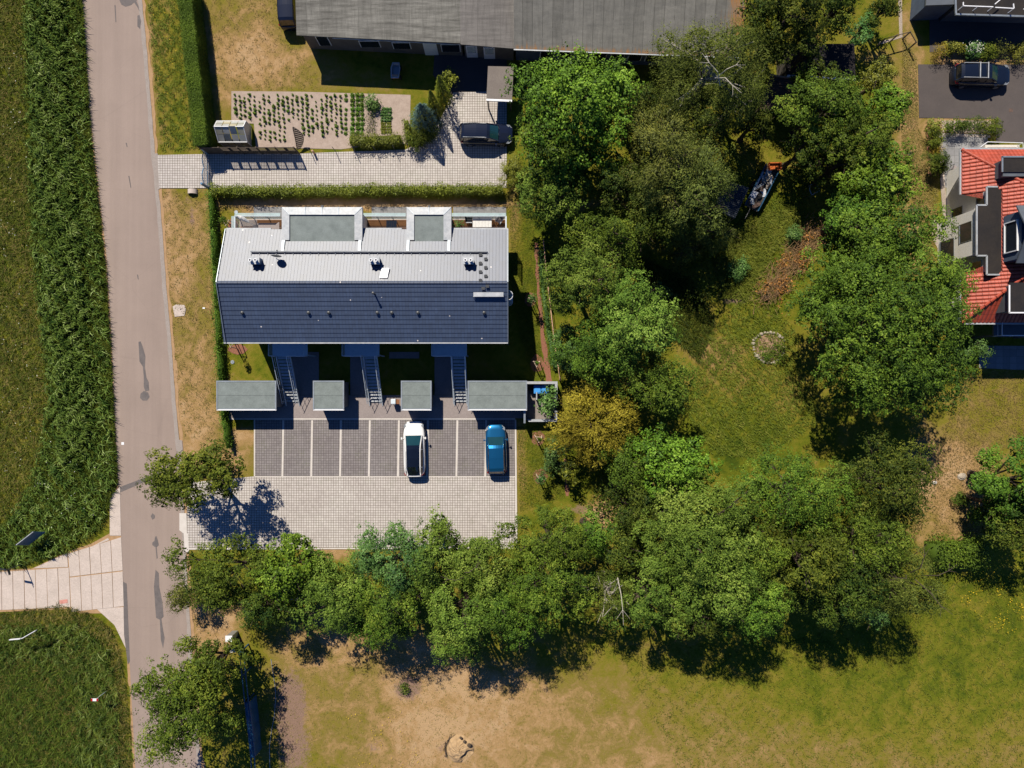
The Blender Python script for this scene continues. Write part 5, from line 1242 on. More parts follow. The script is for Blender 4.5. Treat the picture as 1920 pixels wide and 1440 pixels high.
MB().bar(W(963.3, -16, zt+.62), W(1398, -16, zt+.62), .35, .06).build('ridge_cap', M['zinc'], barn)
MB().slab([W(963.3,-17,zt+.56), W(1396,-17,zt+.56), Vector((W(1392,0,4).x+.3, 42, ze+.6)), Vector((W(963,0,4).x, 42, ze+.6))], .1).build('sheet_roof', M['barn2'], barn)
MB().bar(A + Vector((0,-.07,-.05)), B + Vector((0,-.07,-.05)), .09, .10).build('gutter', M['coping'], barn)
def wallrun(a, b_, off, m):
    A, B = W(a[0], a[1], ze), W(b_[0], b_[1], ze)
    mb = MB(); mb.prism([(A.x+.2, A.y+off), (B.x-.01, B.y+off), (B.x-.01, B.y+9), (A.x+.2, A.y+9)], 0, ze-.13); mb.build('wall', m, barn)
    return A, B
M['slate_blue'] = mat('painted_boards', (.09, .12, .17), (.07, .09, .13), .8, .2, scale=1.5)
A1, B1 = wallrun((556, 66), (863, 81), .5, M['brick_dim']); A2, B2 = wallrun((863, 83), (963, 91), .55, M['brick_dim']); A3, B3 = wallrun((963, 91), (1388, 107), .6, M['slate_blue'])
for u, w_, z0, z1, nm, mt in [(.13,.9,.9,2.4,'window','pane'),(.42,1.6,1.0,2.0,'window','pane'),(.62,1.4,1.0,2.0,'window','pane'),(.80,1.0,.1,2.1,'door','pane'),(.93,1.5,.9,2.1,'window','pane')]:
    p = A1.lerp(B1, u)
    f = MB().bar((p.x-w_/2-.07, p.y+.46, (z0+z1)/2), (p.x+w_/2+.07, p.y+.46, (z0+z1)/2), .06, z1-z0+.14).build(nm, M['white_metal'], barn)
    if nm == 'window': MB().bar((p.x-w_/2, p.y+.42, (z0+z1)/2), (p.x+w_/2, p.y+.42, (z0+z1)/2), .04, z1-z0).build('pane', M['window'], f)
for u in (.08, .42):
    p = A2.lerp(B2, u); f = MB().bar((p.x, p.y+.50, 1.1), (p.x+.95, p.y+.50, 1.1), .06, 2.1).build('door', M['white_metal'], barn); MB().bar((p.x+.12, p.y+.46, 1.5), (p.x+.83, p.y+.46, 1.5), .04, 1.0).build('pane', M['glass_rail'], f)
for u in (.12,.2,.28,.36,.44,.52,.6):
    p = A3.lerp(B3, u); f = MB().bar((p.x, p.y+.55, 1.5), (p.x+1.2, p.y+.55, 1.5), .06, 1.3).build('window', M['white_metal'], barn); MB().bar((p.x+.08, p.y+.50, 1.5), (p.x+1.12, p.y+.50, 1.5), .04, 1.14).build('pane', M['window'], f)
ln = A1.lerp(B1, .2); MB().bar((ln.x, ln.y+.40, 2.35), (B1.x-.5, B1.y+.40, 2.35), .05, .06).build('pipe', M['steel'], barn)
# small canopy roof, court and black flat roofs
def flatroof(name, quad, z, m, label, cat, wallm, t=.14, edge=None, posts=False):
    Q = WL(quad, z); c = sum(Q, Vector()) / 4
    t_ = thing(name, (c.x, c.y, 0), label, cat)
    MB().slab(Q, t).build('flat_roof', m, t_)
    if posts:
        for q in Q:
            s = q.lerp(c, .1); MB().box(s.x-.05, s.x+.05, s.y-.05, s.y+.05, .04, z-t).build('post', M['wood_grey'], t_)
    else:
        MB().prism([(q.lerp(c, .07).x, q.lerp(c, .07).y) for q in Q], 0, z-t-.003).build('wall', wallm, t_)
    if edge:
        for (a, b_) in edge: MB().bar(Q[a]+Vector((0,0,-.05)), Q[b_]+Vector((0,0,-.05)), .16, .13).build('fascia', M['white_metal'], t_)
    return t_
flatroof('carport', [(915,124),(963,125),(960,189),(912,187)], 2.5, M['felt_brown'], 'small brownish flat roof beside the glossy bright green tree', 'carport', None, posts=True, edge=[(3,2)])
flatroof('flat_roofed_garage', [(1474,82),(1602,82),(1604,149),(1476,142)], 2.8, M['felt_dark'], 'black flat roof with a white lower edge among dark trees', 'garage', M['brick_dim'], edge=[(3,2)])
def corrugated(quad, z0, z1, label, rows, m, name='lean_to'):
    Q = [W(*quad[0], z1), W(*quad[1], z1), W(*quad[2], z0), W(*quad[3], z0)]; c = sum(Q, Vector())/4
    t_ = thing(name, (c.x, c.y, 0), label, 'lean-to'); mb = MB()
    for k in range(rows):
        u0, u1 = k/rows, (k+.5)/rows; u2 = (k+1)/rows
        P = [Q[0].lerp(Q[3], u) for u in (u0,u1,u2)]; P2 = [Q[1].lerp(Q[2], u) for u in (u0,u1,u2)]
        P[1] = P[1]+Vector((0,0,.09)); P2[1] = P2[1]+Vector((0,0,.09))
        mb.add([P[0],P2[0],P2[1],P[1]], [(0,3,2,1)]); mb.add([P[1],P2[1],P2[2],P[2]], [(0,3,2,1)])
    mb.build('corrugated_roof', m, t_)
    for q in Q: s = q.lerp(c,.08); MB().box(s.x-.06,s.x+.06,s.y-.06,s.y+.06,0,s.z-.1).build('post', M['wood_grey'], t_)
M['rust'] = mat('rusty_sheet', (.20,.12,.085), (.085,.065,.06), .8, .3, scale=1.3, fine=8)
M['sheet'] = mat('dull_sheet', (.10,.12,.14), (.055,.06,.075), .7, .3, scale=1.3, fine=8)
corrugated([(1445,143),(1500,148),(1488,206),(1420,206)], 2.2, 2.5, 'rusty corrugated roof left of the black flat roof', 15, M['rust'])
MB_ = MB().bar(W(1443,140,2.6), W(1478,146,2.6), .12, .12); prop(MB_.build('beam', M['wood_pale']), 'pale timber beam along the top of the rusty corrugated roof', 'beam')
corrugated([(1362,338),(1404,352),(1378,410),(1336,392)], 2.0, 2.2, 'dark corrugated sheet roof in shade left of the scrap trailer', 18, M['sheet'])

# ---------------------------------------------------------------- the red roofed house
red = thing('red_roofed_house', (41, 11, 0), 'cream house with a red tiled hip roof at the right edge', 'house')
M['tile_red'] = tile_mat('red_tiles_west', (.44,.078,.040), (.33,.052,.030), .34, .4, .5, 'X', roll=None)
M['tile_red_n'] = tile_mat('red_tiles_end', (.42,.074,.036), (.32,.050,.028), .34, .4, .5, 'Y')
x0, y0, y1, z0, tp = 36.5, 4.98, 19.05, 4.0, .70
def rz(d): return z0 + d * tp
half = (y1 - y0) / 2
def westroof(ya, yb, xa, name='roof_west'):
    """rolled tiles: every roll a raised strip running up the slope, in the band ya..yb starting at x = xa"""
    mb = MB(); n = max(1, round((yb-ya)/.30))
    for k in range(n):
        a, b_ = ya + (yb-ya)*k/n, ya + (yb-ya)*(k+1)/n; m_ = (a+b_)/2
        xe = x0 + min(m_-y0, y1-m_)
        xa_ = max(xa, x0)
        if xe <= xa_ + .05: continue
        prof = [(0,.10),(.25,.11),(.6,.08),(.86,.02),(1,.0)]
        for (u, h), (u2, h2) in zip(prof[:-1], prof[1:]):
            p, q = a+(b_-a)*u, a+(b_-a)*u2
            xp, xq = x0+min(p-y0, y1-p), x0+min(q-y0, y1-q)
            st = max(1, int((xe-xa_)/.36))
            for s in range(st):
                s0, s1 = xa_+(xe-xa_)*s/st, xa_+(xe-xa_)*(s+1)/st
                e0 = s1 if s < st-1 else None
                X1p, X1q = (s1, s1) if s < st-1 else (max(xp, s0+.01), max(xq, s0+.01))
                mb.add([(s0,p,rz(s0-x0)+h+.02),(X1p,p,rz(X1p-x0)+h),(X1q,q,rz(X1q-x0)+h2),(s0,q,rz(s0-x0)+h2+.02)], [(0,1,2,3)])
    return mb
wr = westroof(y0, 8.9, x0); w2 = westroof(8.9, 15.4, 38.7); w3 = westroof(15.4, y1, x0)
for q in (w2, w3): b = len(wr.v); wr.v += q.v; wr.f += [[i+b for i in f] for f in q.f]
wr.build('roof_slope', M['tile_red'], red)
base = MB(); xr = x0 + half
base.add([(x0,y0,z0-.02),(x0,8.9,z0-.02),(38.7,8.9,rz(2.2)-.02),(38.7,15.4,rz(2.2)-.02),(x0,15.4,z0-.02),(x0,y1,z0-.02),(xr,y0+half,rz(half)-.02)], [(0,6,1),(1,6,2),(2,6,3),(3,6,4),(4,6,5)])
base.build('roof_lining', M['tile_red'], red)
def rollslope(sgn):
    mb = MB(); yb = y1 if sgn > 0 else y0; n = 44
    for k in range(n):
        a, b_ = x0 + 14*k/n, x0 + 14*(k+1)/n; d = min(half, (a+b_)/2-x0)
        for (u, h), (u2, h2) in zip([(0,0),(.3,.06),(.6,.05)], [(.3,.06),(.6,.05),(1,0)]):
            p, q = a+(b_-a)*u, a+(b_-a)*u2; dp, dq = min(half, p-x0), min(half, q-x0)
            mb.add([(p,yb,z0+h),(q,yb,z0+h2),(q,yb-sgn*dq,rz(dq)+h2),(p,yb-sgn*dp,rz(dp)+h)], [(0,1,2,3) if sgn < 0 else (0,3,2,1)])
    return mb
rollslope(1).build('roof_slope', M['tile_red_n'], red); rollslope(-1).build('roof_slope', M['tile_red_n'], red)
for (ys, sg) in ((y1, -1), (y0, 1)):
    hp_ = MB(); n = 22
    for k in range(n):
        d0, d1 = half*k/n, half*(k+1)/n; hp_.tube([(x0+d0, ys+sg*d0, rz(d0)+.05), (x0+d1+.04, ys+sg*(d1+.04), rz(d1)+.03)], [.14, .11], 8)
    hp_.build('hip_tiles', M['tile_red_n'], red)
g = MB(); g.box(x0-.14, x0-.01, 15.4, y1+.1, z0-.12, z0+.0); g.box(x0-.14, x0-.01, y0-.1, 8.9, z0-.12, z0); g.box(x0-.1, x0+7, y0-.14, y0-.01, z0-.12, z0); g.box(x0-.1,x0+7,y1+.01,y1+.14,z0-.12,z0)
g.build('gutter', M['coping'], red)
w_ = MB(); w_.box(37.7, 50, y0+.6, y1-.7, 0, z0-.1)
w_.box(36.95, 37.697, 10.35, 13.95, 0, 5.2); w_.box(37.703, 38.6, 8.95, 15.35, z0-.1, 5.35)
w_.build('wall', M['wall_cream'], red)
fr = MB(); fr.prism([(37.55,15.6),(39.0,15.6),(39.0,8.65),(37.55,8.65),(37.55,10.15),(36.75,10.15),(36.75,14.15),(37.55,14.15)], 5.36, 5.52); fr.build('bay_roof', M['felt_dark'], red)
ed = MB(); P = [(38.4,15.6),(37.55,15.6),(37.55,14.15),(36.75,14.15),(36.75,10.15),(37.55,10.15),(37.55,8.65),(38.6,8.65)]
for a, b_ in zip(P[:-1], P[1:]): ed.bar((a[0],a[1],5.5),(b_[0],b_[1],5.5), .12, .10)
ed.build('metal_edge', M['coping'], red)
ds_ = MB(); ds_.box(38.45,39.6,8.9,15.4,4.0,5.355); ds_.build('dormer_body', M['felt_dark'], red)
def win_w(x, ya, yb, za, zb, parent, face=-1):
    f = MB(); f.box(x, x+face*.07, ya-.03, yb+.03, za-.04, za); f.box(x, x+face*.03, ya-.03, yb+.03, zb, zb+.03); f.box(x, x+face*.03, ya-.03, ya, za, zb); f.box(x, x+face*.03, yb, yb+.03, za, zb)
    o_ = f.build('window', M['zinc'], parent); MB().box(x, x+face*.02, ya, yb, za, zb).build('pane', M['window'], o_)
win_w(36.95, 11.6, 13.1, 3.1, 4.6, red); win_w(36.95, 10.5, 12.2, .4, 2.3, red); win_w(37.7, 14.1, 14.9, .9, 2.2, red); win_w(37.7, 9.1, 9.9, 3.4, 4.6, red); win_w(37.7, 8.0, 8.9, 1.0, 2.2, red); win_w(37.7, 14.2, 15.0, 4.1, 5.0, red)
# dormers
dn_ = MB(); dn_.box(38.3, 46, 16.2, 17.5, 4.2, 6.3); dn_.build('dormer_body', M['zinc2'], red); MB().box(38.2,46,16.5,17.62,6.303,6.4).build('dormer_roof', M['felt_dark'], red)
e_ = MB(); e_.bar((38.15,16.5,6.42),(38.15,17.7,6.42),.12,.08); e_.bar((38.1,17.68,6.42),(46,17.68,6.42),.12,.08); e_.build('metal_edge', M['zinc'], red)
ds_ = MB(); ds_.box(38.9, 46, 5.7, 7.7, 4.2, 6.3); ds_.build('dormer_body', M['zinc2'], red); MB().box(38.75,46,5.6,7.9,6.303,6.4).build('dormer_roof', M['felt_dark'], red)
e_ = MB(); e_.bar((38.7,5.55,6.42),(38.7,7.7,6.42),.10,.08); e_.bar((38.66,5.55,6.42),(46,5.55,6.42),.10,.08); e_.build('metal_edge', M['white_metal'], red)
dm = MB(); dm.box(38.75, 46, 9.6, 13.2, 5.1, 7.7); dm.build('dormer_body', M['slate_blue'], red)
fw = MB(); fw.box(38.62,38.745,10.2,12.6,5.9,5.98); fw.box(38.62,38.745,10.2,12.6,7.3,7.38); fw.box(38.62,38.745,10.2,10.28,5.98,7.3); fw.box(38.62,38.745,12.52,12.6,5.98,7.3)
fo = fw.build('window', M['white_metal'], red); MB().box(38.70,38.746,10.28,12.52,5.98,7.3).build('pane', M['window'], fo)
dr = MB(); dr.slab([(38.4,9.2,7.65),(46,9.2,7.65),(46,11.4,8.9),(38.4,11.4,8.9)],.12); dr.slab([(38.4,11.4,8.9),(46,11.4,8.9),(46,13.6,7.65),(38.4,13.6,7.65)],.12); dr.build('dormer_roof', M['zinc2'], red)
MB().lathe((40.2,13.9,6.2),[(.28,0),(.26,.9),(.32,.95),(.32,1.05),(.1,1.1)],14).build('flue', M['dark_metal'], red)
# balcony south of the house with its rail
bl = MB(); bl.box(39.8, 50, 3.9, 5.55, 2.8, 3.0); bl.build('balcony_floor', M['zinc2'], red)
br_ = MB(); 
for a, b_ in (((39.8,5.0),(39.8,3.95)),((39.8,3.95),(50,3.95))): br_.tube([(a[0],a[1],4.0),(b_[0],b_[1],4.0)], .035, 6); br_.tube([(a[0],a[1],3.5),(b_[0],b_[1],3.5)], .015, 6)
for k in range(8): br_.tube([(39.8+k*1.3,3.95,2.9),(39.8+k*1.3,3.95,4.0)], .02, 6)
br_.build('railing', M['white_metal'], red)
for x in (39.9, 43.5): MB().box(x,x+.15,3.95,4.1,0.02,2.8).build('post', M['zinc2'], red)
flat('terrace', [(1835,648),(2050,650),(2050,700),(1836,690)], .03, M['patio'], .03)
# raised bed and glass rail north of it
p = W(1875, 283)
rb = thing('raised_bed', (p.x,p.y,0), 'brown planting bed framed by white stones above the red roof', 'planting bed')
a, b_ = W(1842,274), W(1906,294)
mb = MB(); mb.box(a.x,b_.x,a.y-.22,a.y,0,.35); mb.box(b_.x-.25,b_.x,b_.y,a.y-.223,0,.35); mb.box(a.x,a.x+.2,b_.y,a.y-.223,0,.35); mb.build('frame', M['sand_white'], rb)
MB().box(a.x+.203,b_.x-.253,b_.y,a.y-.223,.04,.26).build('soil', M['mulch'], rb)
p = W(1855,266); gr_ = thing('terrace_rail', (p.x,p.y,0), 'pale metal rail round the terrace at the top of the red roofed house', 'railing')
Pq = [W(1838,276,1.0), W(1852,266,1.0), W(1918,268,1.0), W(1920,300,1.0)]
rr_ = MB(); rr_.tube(Pq, .035, 6); 
for q in Pq: rr_.tube([(q.x,q.y,0),(q.x,q.y,1.0)], .025, 6)
rr_.build('rail', M['white_metal'], gr_)
# garden chairs by the wall
def gchair(px, py, rz_, label, m):
    p = W(px, py, .5); c_ = thing('garden_chair', (p.x, p.y, .04), label, 'chair', None, rz_)
    LMB().box(-.24,.24,-.24,.24,.42,.46).build('seat', m, c_); LMB().slab([(-.24,.22,.46),(.24,.22,.46),(.26,.36,.98),(-.26,.36,.98)],.04).build('backrest', m, c_)
    f = LMB()
    for s in (-1,1): f.tube([(s*.27,-.24,0),(s*.27,-.24,.64),(s*.27,.28,.66),(s*.24,.3,0)], .022, 6)
    f.build('frame', M['dark_metal'], c_)
gchair(1790, 316, 2.6, 'dark garden chair beside the cream wall corner of the red roofed house', M['walkway'])

# dark house at the top right
dh = thing('dark_house', (42, 34, 0), 'dark house cut by the top edge with its white roof rail', 'house')
q = WL([(1793,26),(2060,34),(2060,-120),(1790,-120)], 2.8)
MB().slab(q, .25).build('flat_roof', M['felt_dark'], dh)
MB().prism([(a.x,a.y) for a in WL([(1800,8),(2060,14),(2060,-120),(1800,-120)], 2.8)], 0, 2.54).build('wall', M['zinc2'], dh)
MB().bar(q[0]+Vector((-.1,-.06,.02)), q[1]+Vector((0,-.06,.02)), .14, .14).build('gutter', M['zinc'], dh); MB().bar(q[0]+Vector((-.06,0,.02)), q[3]+Vector((-.06,0,.02)), .12, .12).build('gutter', M['zinc'], dh)
rl = MB()
for a, b_ in (((1806,4),(1806,11)),((1806,11),(1862,13)),((1866,14),(1901,16)),((1901,16),(1900,7)),((1865,8),(1878,-3)),((1919,17),(1960,20))): rl.bar(W(*a,3.5), W(*b_,3.5), .07, .07)
for a in ((1806,11),(1834,12),(1862,13),(1901,16)): rl.bar(W(*a,3.5), (W(*a,3.5).x, W(*a,3.5).y, 2.8), .05, .05)
rl.build('roof_rail', M['white_metal'], dh)
q = WL([(1736,10),(1790,8),(1790,-120),(1748,-120)], 2.7)
MB().slab(q, .2).build('porch_roof', M['zinc2'], dh); MB().prism([(a.x+.15,a.y+.1) for a in q], 0, 2.48).build('porch_wall', M['slate_blue'], dh)

# ---------------------------------------------------------------- cars
def paint(name, c, metal=.0, rough=.25):
    m = mat(name, c, tuple(x*.9 for x in c), .5 if metal == 0 else rough, .05, metal, scale=1.2, bmp=0, coat=1.0); return m
M['p_white'] = paint('white_car_paint', (.74,.74,.73)); M['p_blue'] = paint('blue_car_paint', (.008,.085,.20), .45, .3)
M['p_black'] = paint('black_car_paint', (.006,.010,.026)); M['p_navy'] = paint('navy_car_paint', (.006,.010,.022))
M['carglass'] = glassy('car_glass', (.010,.045,.050), .05, 1.0); M['roofglass'] = glassy('dark_roof_glass', (.006,.008,.014), .06, 1.0)
def car(name, px, py, heading, Lc, Wc, Hc, pm, label, style='hatch', roofm=None, rails=None, bars=False, glass=None):
    p = W(px, py, .8); t_ = thing(name, (p.x, p.y, .056), label, 'car', None, heading)
    hl, hw = Lc/2, Wc/2
    # lower body: stations from rear to front
    def bw(x):  # half width in plan
        u = x / hl; return hw * (1 - .24*max(0,(u-.50))**1.6*3.2 - .22*max(0,(-u-.58))**1.6*3.4) * (1 - 16*max(0,abs(u)-.9)**2)
    def zt(x):
        u = x / hl
        if u > .38: return .98 - (u-.38)*.36 - .25*max(0,u-.9)*2.2
        return .98 - .1*max(0,-u-.85)*3
    xs = [hl*u for u in (-1,-.985,-.95,-.88,-.78,-.66,-.5,-.3,-.1,.1,.3,.42,.55,.68,.8,.9,.96,.99,1)]
    V_, F_ = [], []; prof = [(.90,.20),(.98,.34),(1.0,.55),(.995,.72),(.96,.86),(.90,.94),(.78,.985),(.45,1.0),(0,1.01)]
    pts = prof[:-1] + [(-a,b_) for a,b_ in prof[::-1]]
    for x in xs:
        e = max(0, abs(x)/hl-.95)/.05
        for (a,b_) in pts: V_.append((x, bw(x)*a, (.2+(b_-.2)*(zt(x)-.2)/.81*1.0 if b_>.2 else .2) - (.0) ))
    n = len(pts)
    for i in range(len(xs)-1):
        for k in range(n-1): F_.append((i*n+k, (i+1)*n+k, (i+1)*n+k+1, i*n+k+1))
    F_.append(tuple(range(n))); F_.append(tuple(range((len(xs)-1)*n, len(xs)*n))[::-1])
    LMB().add(V_, F_).build('body', pm, t_, smooth=True)
    # greenhouse: x (share of half length), base half width, top half width, top height
    if style == 'estate': S = [(-.97,.80,.66,1.00),(-.90,.80,.66,Hc-.14),(-.80,.80,.67,Hc-.04),(-.35,.82,.69,Hc),(.05,.82,.68,Hc-.02),(.16,.82,.66,Hc-.08),(.47,.80,.74,1.0)]
    elif style == 'coupe': S = [(-.93,.72,.60,1.0),(-.80,.80,.60,1.18),(-.62,.82,.62,Hc-.08),(-.30,.84,.64,Hc),(.02,.84,.65,Hc-.02),(.16,.83,.67,Hc-.10),(.50,.80,.76,.99)]
    else: S = [(-.95,.78,.66,1.02),(-.86,.80,.66,Hc-.16),(-.72,.82,.68,Hc-.04),(-.30,.83,.69,Hc),(.08,.83,.69,Hc-.02),(.20,.82,.70,Hc-.10),(.52,.80,.76,.98)]
    def quad(nm, i0, i1, side, m):
        mb = LMB()
        for i in range(i0, i1):
            (xa,ba,ta,za),(xb,bb,tb,zb) = S[i], S[i+1]; xa *= hl; xb *= hl
            for s in side:
                if s == 0:
                    k_ = 6
                    for j in range(k_):
                        c0, c1 = -1+2*j/k_, -1+2*(j+1)/k_; cz = lambda c: .05*(1-c*c)
                        mb.add([(xa,hw*ta*c0,za+cz(c0)),(xb,hw*tb*c0,zb+cz(c0)),(xb,hw*tb*c1,zb+cz(c1)),(xa,hw*ta*c1,za+cz(c1))], [(0,1,2,3)])
                else:
                    mb.add([(xa,s*hw*ba,.93),(xb,s*hw*bb,.93),(xb,s*hw*tb,zb),(xa,s*hw*ta,za)], [(0,1,2,3) if s<0 else (0,3,2,1)])
        return mb.build(nm, m, t_, smooth=(side==[0]))
    gm = glass or M['carglass']
    quad('rear_window', 0, 2 if style=='coupe' else 1, [0], roofm or M['roofglass']); quad('roof', 2 if style=='coupe' else 1, 5, [0], roofm or pm); quad('windscreen', 5, 6, [0], gm)
    for s in (-1,1): quad('side_window', 0, 6, [s], M['roofglass'])
    pl = LMB()
    for s in (-1,1):
        P = [(x*hl, s*hw*t*1.0, z+.012) for x,b_,t,z in S]; pl.tube(P, [.05]*len(P) if rails else [.03]*len(P), 6)
        for i in (2,4): pl.bar(P[i], (P[i][0]-.1, s*hw*S[i][1], .95), .07, .03)
    pl.build('pillars', pm, t_, smooth=True)
    if rails:
        r_ = LMB()
        for s in (-1,1): r_.tube([(S[1][0]*hl+.15, s*hw*.63, Hc+.0),(S[2][0]*hl, s*hw*.65, Hc+.06),(S[4][0]*hl-.2, s*hw*.66, Hc+.05),(S[4][0]*hl, s*hw*.66, Hc-.02)], .03, 6)
        r_.build('roof_rails', rails, t_)
    if bars:
        for x in (-.02, -.30): LMB().box(hl*x-.04, hl*x+.04, -hw*.72, hw*.72, Hc+.10, Hc+.13).build('roof_bar', M['coping'], t_)
    for s in (-1,1):
        mr = LMB(); mr.box(hl*.36, hl*.44, s*hw*1.02, s*hw*1.16, .93, 1.08); mr.box(hl*.38,hl*.41,s*hw*.86,s*hw*1.02,.94,.98); mr.build('mirror', pm, t_, bevel=.03)
        h_ = LMB(); h_.slab([(hl*.985,s*hw*.62,.70),(hl*.88,s*hw*.90,.76),(hl*.76,s*hw*.90,.80),(hl*.84,s*hw*.66,.80)],.08); h_.build('headlight', M['lamp_lens'], t_)
        r_ = LMB(); r_.slab([(-hl*.995,s*hw*.62,.86),(-hl*.93,s*hw*.88,.88),(-hl*.85,s*hw*.935,.93),(-hl*.955,s*hw*.72,1.0)],.12); r_.build('tail_light', M['red_lens'], t_)
        for xx in (-.60,.61):
            wl = LMB().tube([(hl*xx, s*(hw-.24), .31), (hl*xx, s*(hw-.01), .31)], .33, 20); wo = wl.build('wheel', M['rubber'], t_)
            LMB().tube([(hl*xx, s*(hw-.03), .31), (hl*xx, s*(hw+.0), .31)], .20, 14).build('rim', M['rim'], wo)
    wp = LMB(); 
    for s in (-.25,.35): wp.bar((hl*.50, hw*s, 1.02), (hl*.44, hw*(s+.42), 1.06), .025, .02)
    wp.build('wiper', M['dark_metal'], t_)
    LMB().box(hl*.965, hl*.99, -hw*.5, hw*.5, .42, .60).build('grille', M['dark_metal'], t_)
    return t_
car('hatchback_car', 776.5, 842, R(91), 4.72, 1.86, 1.50, M['p_white'], 'white car with a dark glass roof parked in a bay', 'coupe', M['roofglass'], rails=M['p_white'])
car('hatchback_car', 930, 843, R(91.5), 4.25, 1.80, 1.48, M['p_blue'], 'metallic blue car parked in the rightmost bay', 'hatch')
car('estate_car', 911, 251, R(-1), 4.55, 1.80, 1.55, M['p_black'], 'black car on the paved drive with its front under the bright green tree', 'estate', rails=M['coping'])
car('estate_car', 1841, 140, R(-1), 4.85, 1.88, 1.56, M['p_navy'], 'dark estate car with two roof bars on the asphalt court', 'estate', rails=M['coping'], bars=True)
car('estate_car', 540, 2, R(92), 4.6, 1.85, 1.70, M['p_black'], 'black car beside the barn end cut by the top edge', 'estate')

# ---------------------------------------------------------------- fences, gate, greenhouse
fy = W(0, 289).y; fx0, fx1 = W(391,0).x, W(562,0).x
fn = thing('timber_fence', ((fx0+fx1)/2, fy, 0), 'weathered timber fence with open upper slats along the paved drive', 'fence')
n = 6
for k in range(n):
    x = fx0 + (fx1-fx0)*k/(n-1); MB().box(x-.05,x+.05,fy-.05,fy+.05,0,1.85).build('post', M['wood_grey'], fn)
    if k < n-1:
        xb = fx0 + (fx1-fx0)*(k+1)/(n-1); b_ = MB(); rg_ = random.Random(k)
        for j in range(7): b_.box(x+.055, xb-.055, fy-.02, fy+.01, .08+j*.13, .08+j*.13+.12)
        if k == 0:
            for j in range(6): b_.box(x+.055, xb-.055, fy-.02, fy+.01, 1.0+j*.13, 1.0+j*.13+.12)
        else:
            b_.box(x+.055, xb-.055, fy-.02, fy+.01, 1.68, 1.80)
            for j in range(5): b_.box(x+.055, xb-.055, fy-.015, fy+.005, 1.04+j*.13, 1.04+j*.13+.035)
            xm = (x+xb)/2; b_.box(xm-.14, xm+.14, fy+.012, fy+.03, .1, 1.78)
        b_.build('panel', M['wood_grey'], fn)
gx = W(391,0).x; ga, gb = W(0,291).y, W(0,350).y
gt = thing('driveway_gate', (gx, (ga+gb)/2, .05), 'blue shaded bar gate across the paved drive', 'gate')
for (a, b_) in ((ga-.05,(ga+gb)/2+.04),((ga+gb)/2-.04,gb+.05)):
    f_ = MB(); f_.bar((gx,a,.18),(gx,b_,.18),.05,.06); f_.bar((gx,a,1.0),(gx,(a+b_)/2,1.32),.05,.06); f_.bar((gx,(a+b_)/2,1.32),(gx,b_,1.0),.05,.06)
    for k in range(12):
        u = k/11; y = a+(b_-a)*u; f_.bar((gx,y,.18),(gx,y,1.0+.32*(1-abs(2*u-1))),.03,.03)
    f_.build('gate_leaf', M['shade_blue'], gt)
for y in (ga+.12, gb-.12): MB().box(gx-.08,gx+.08,y-.08,y+.08,.05,1.45).build('gate_post', M['shade_blue'], gt)
def fpost(px, py, label, grp, h=1.25, m='dark_metal'):
    c = W(px, py); prop(MB().lathe(c, [(.028,0),(.028,h),(.012,h+.02)], 8).build('fence_post', M[m]), label, 'fence post', grp)
for k, x in enumerate(range(417, 940, 47)): fpost(x, 353.5, 'thin post in the line between the paved drive and the long hedge', 'thin posts beside the long hedge')
for k, (x, y) in enumerate([(584,287),(630,297 - 12),(667,285),(705,284),(741,282),(767,281)]): fpost(x, y, 'thin post between the sandy bed and the paved drive', 'thin posts beside the vegetable bed', 1.35)
c = W(590,288); prop(MB().lathe(c, [(.09,0),(.09,.75),(.02,.8)], 10).build('bollard', M['wood_pale']), 'short pale bollard at the edge of the paved drive', 'bollard')
# curved slatted trellis at the end of the fence
tr = thing('trellis', tuple(W(556,258)), 'dark pointed oval trellis at the right end of the timber fence', 'trellis')
A, B = W(560,280,.3), W(549,238,1.6); ax_ = (B-A); sd = Vector((1,.25,0)).normalized(); m_ = MB(); P0, P1 = [], []
for k in range(13):
    u = k/12; wd = .36*math.sin(math.pi*min(1,u*.92+.08))**.8; c_ = A+ax_*u + sd*(.30*math.sin(math.pi*u)); P0.append(c_-sd*wd); P1.append(c_+sd*wd)
for k in range(12): m_.slab([P0[k], P0[k].lerp(P1[k],1), P1[k+1].lerp(P1[k],.25), P0[k+1].lerp(P0[k],.25)], .03)
m_.build('slats', M['wood_grey'], tr); MB().tube(P0, .03, 6).build('rim', M['wood_grey'], tr); MB().tube(P1, .03, 6).build('rim', M['wood_grey'], tr)
# greenhouse
M['poly'] = mat('milky_panes', (.40,.41,.38), (.30,.30,.27), .35, .5, scale=.9, bmp=.05); M['poly2'] = mat('yellowed_panes', (.42,.39,.28), (.34,.31,.22), .35, .5, scale=.9, bmp=.05)
ghx0, ghx1, ghy0, ghy1 = W(419,0).x, W(472,0).x, W(0,274).y, W(0,238).y; c = Vector(((ghx0+ghx1)/2,(ghy0+ghy1)/2,0)); ym = ghy0+(ghy1-ghy0)*.60
gh = thing('greenhouse', tuple(c), 'small greenhouse with milky panes at the corner of the vegetable bed', 'greenhouse')
zr_, ze_ = 1.95, 1.05
fr = MB()
for (x) in (ghx0, ghx1): fr.bar((x,ghy0,ze_),(x,ym,zr_),.05,.05); fr.bar((x,ghy1,ze_+.35),(x,ym,zr_),.05,.05); fr.bar((x,ghy0,0),(x,ghy0,ze_),.05,.05); fr.bar((x,ghy1,0),(x,ghy1,ze_+.35),.05,.05)
for (y,z) in ((ghy0,ze_),(ym,zr_+.02),(ghy1,ze_+.35),(ghy0,.04)): fr.bar((ghx0,y,z),(ghx1,y,z),.05,.05)
fr.build('frame', M['white_metal'], gh)
nn = 4
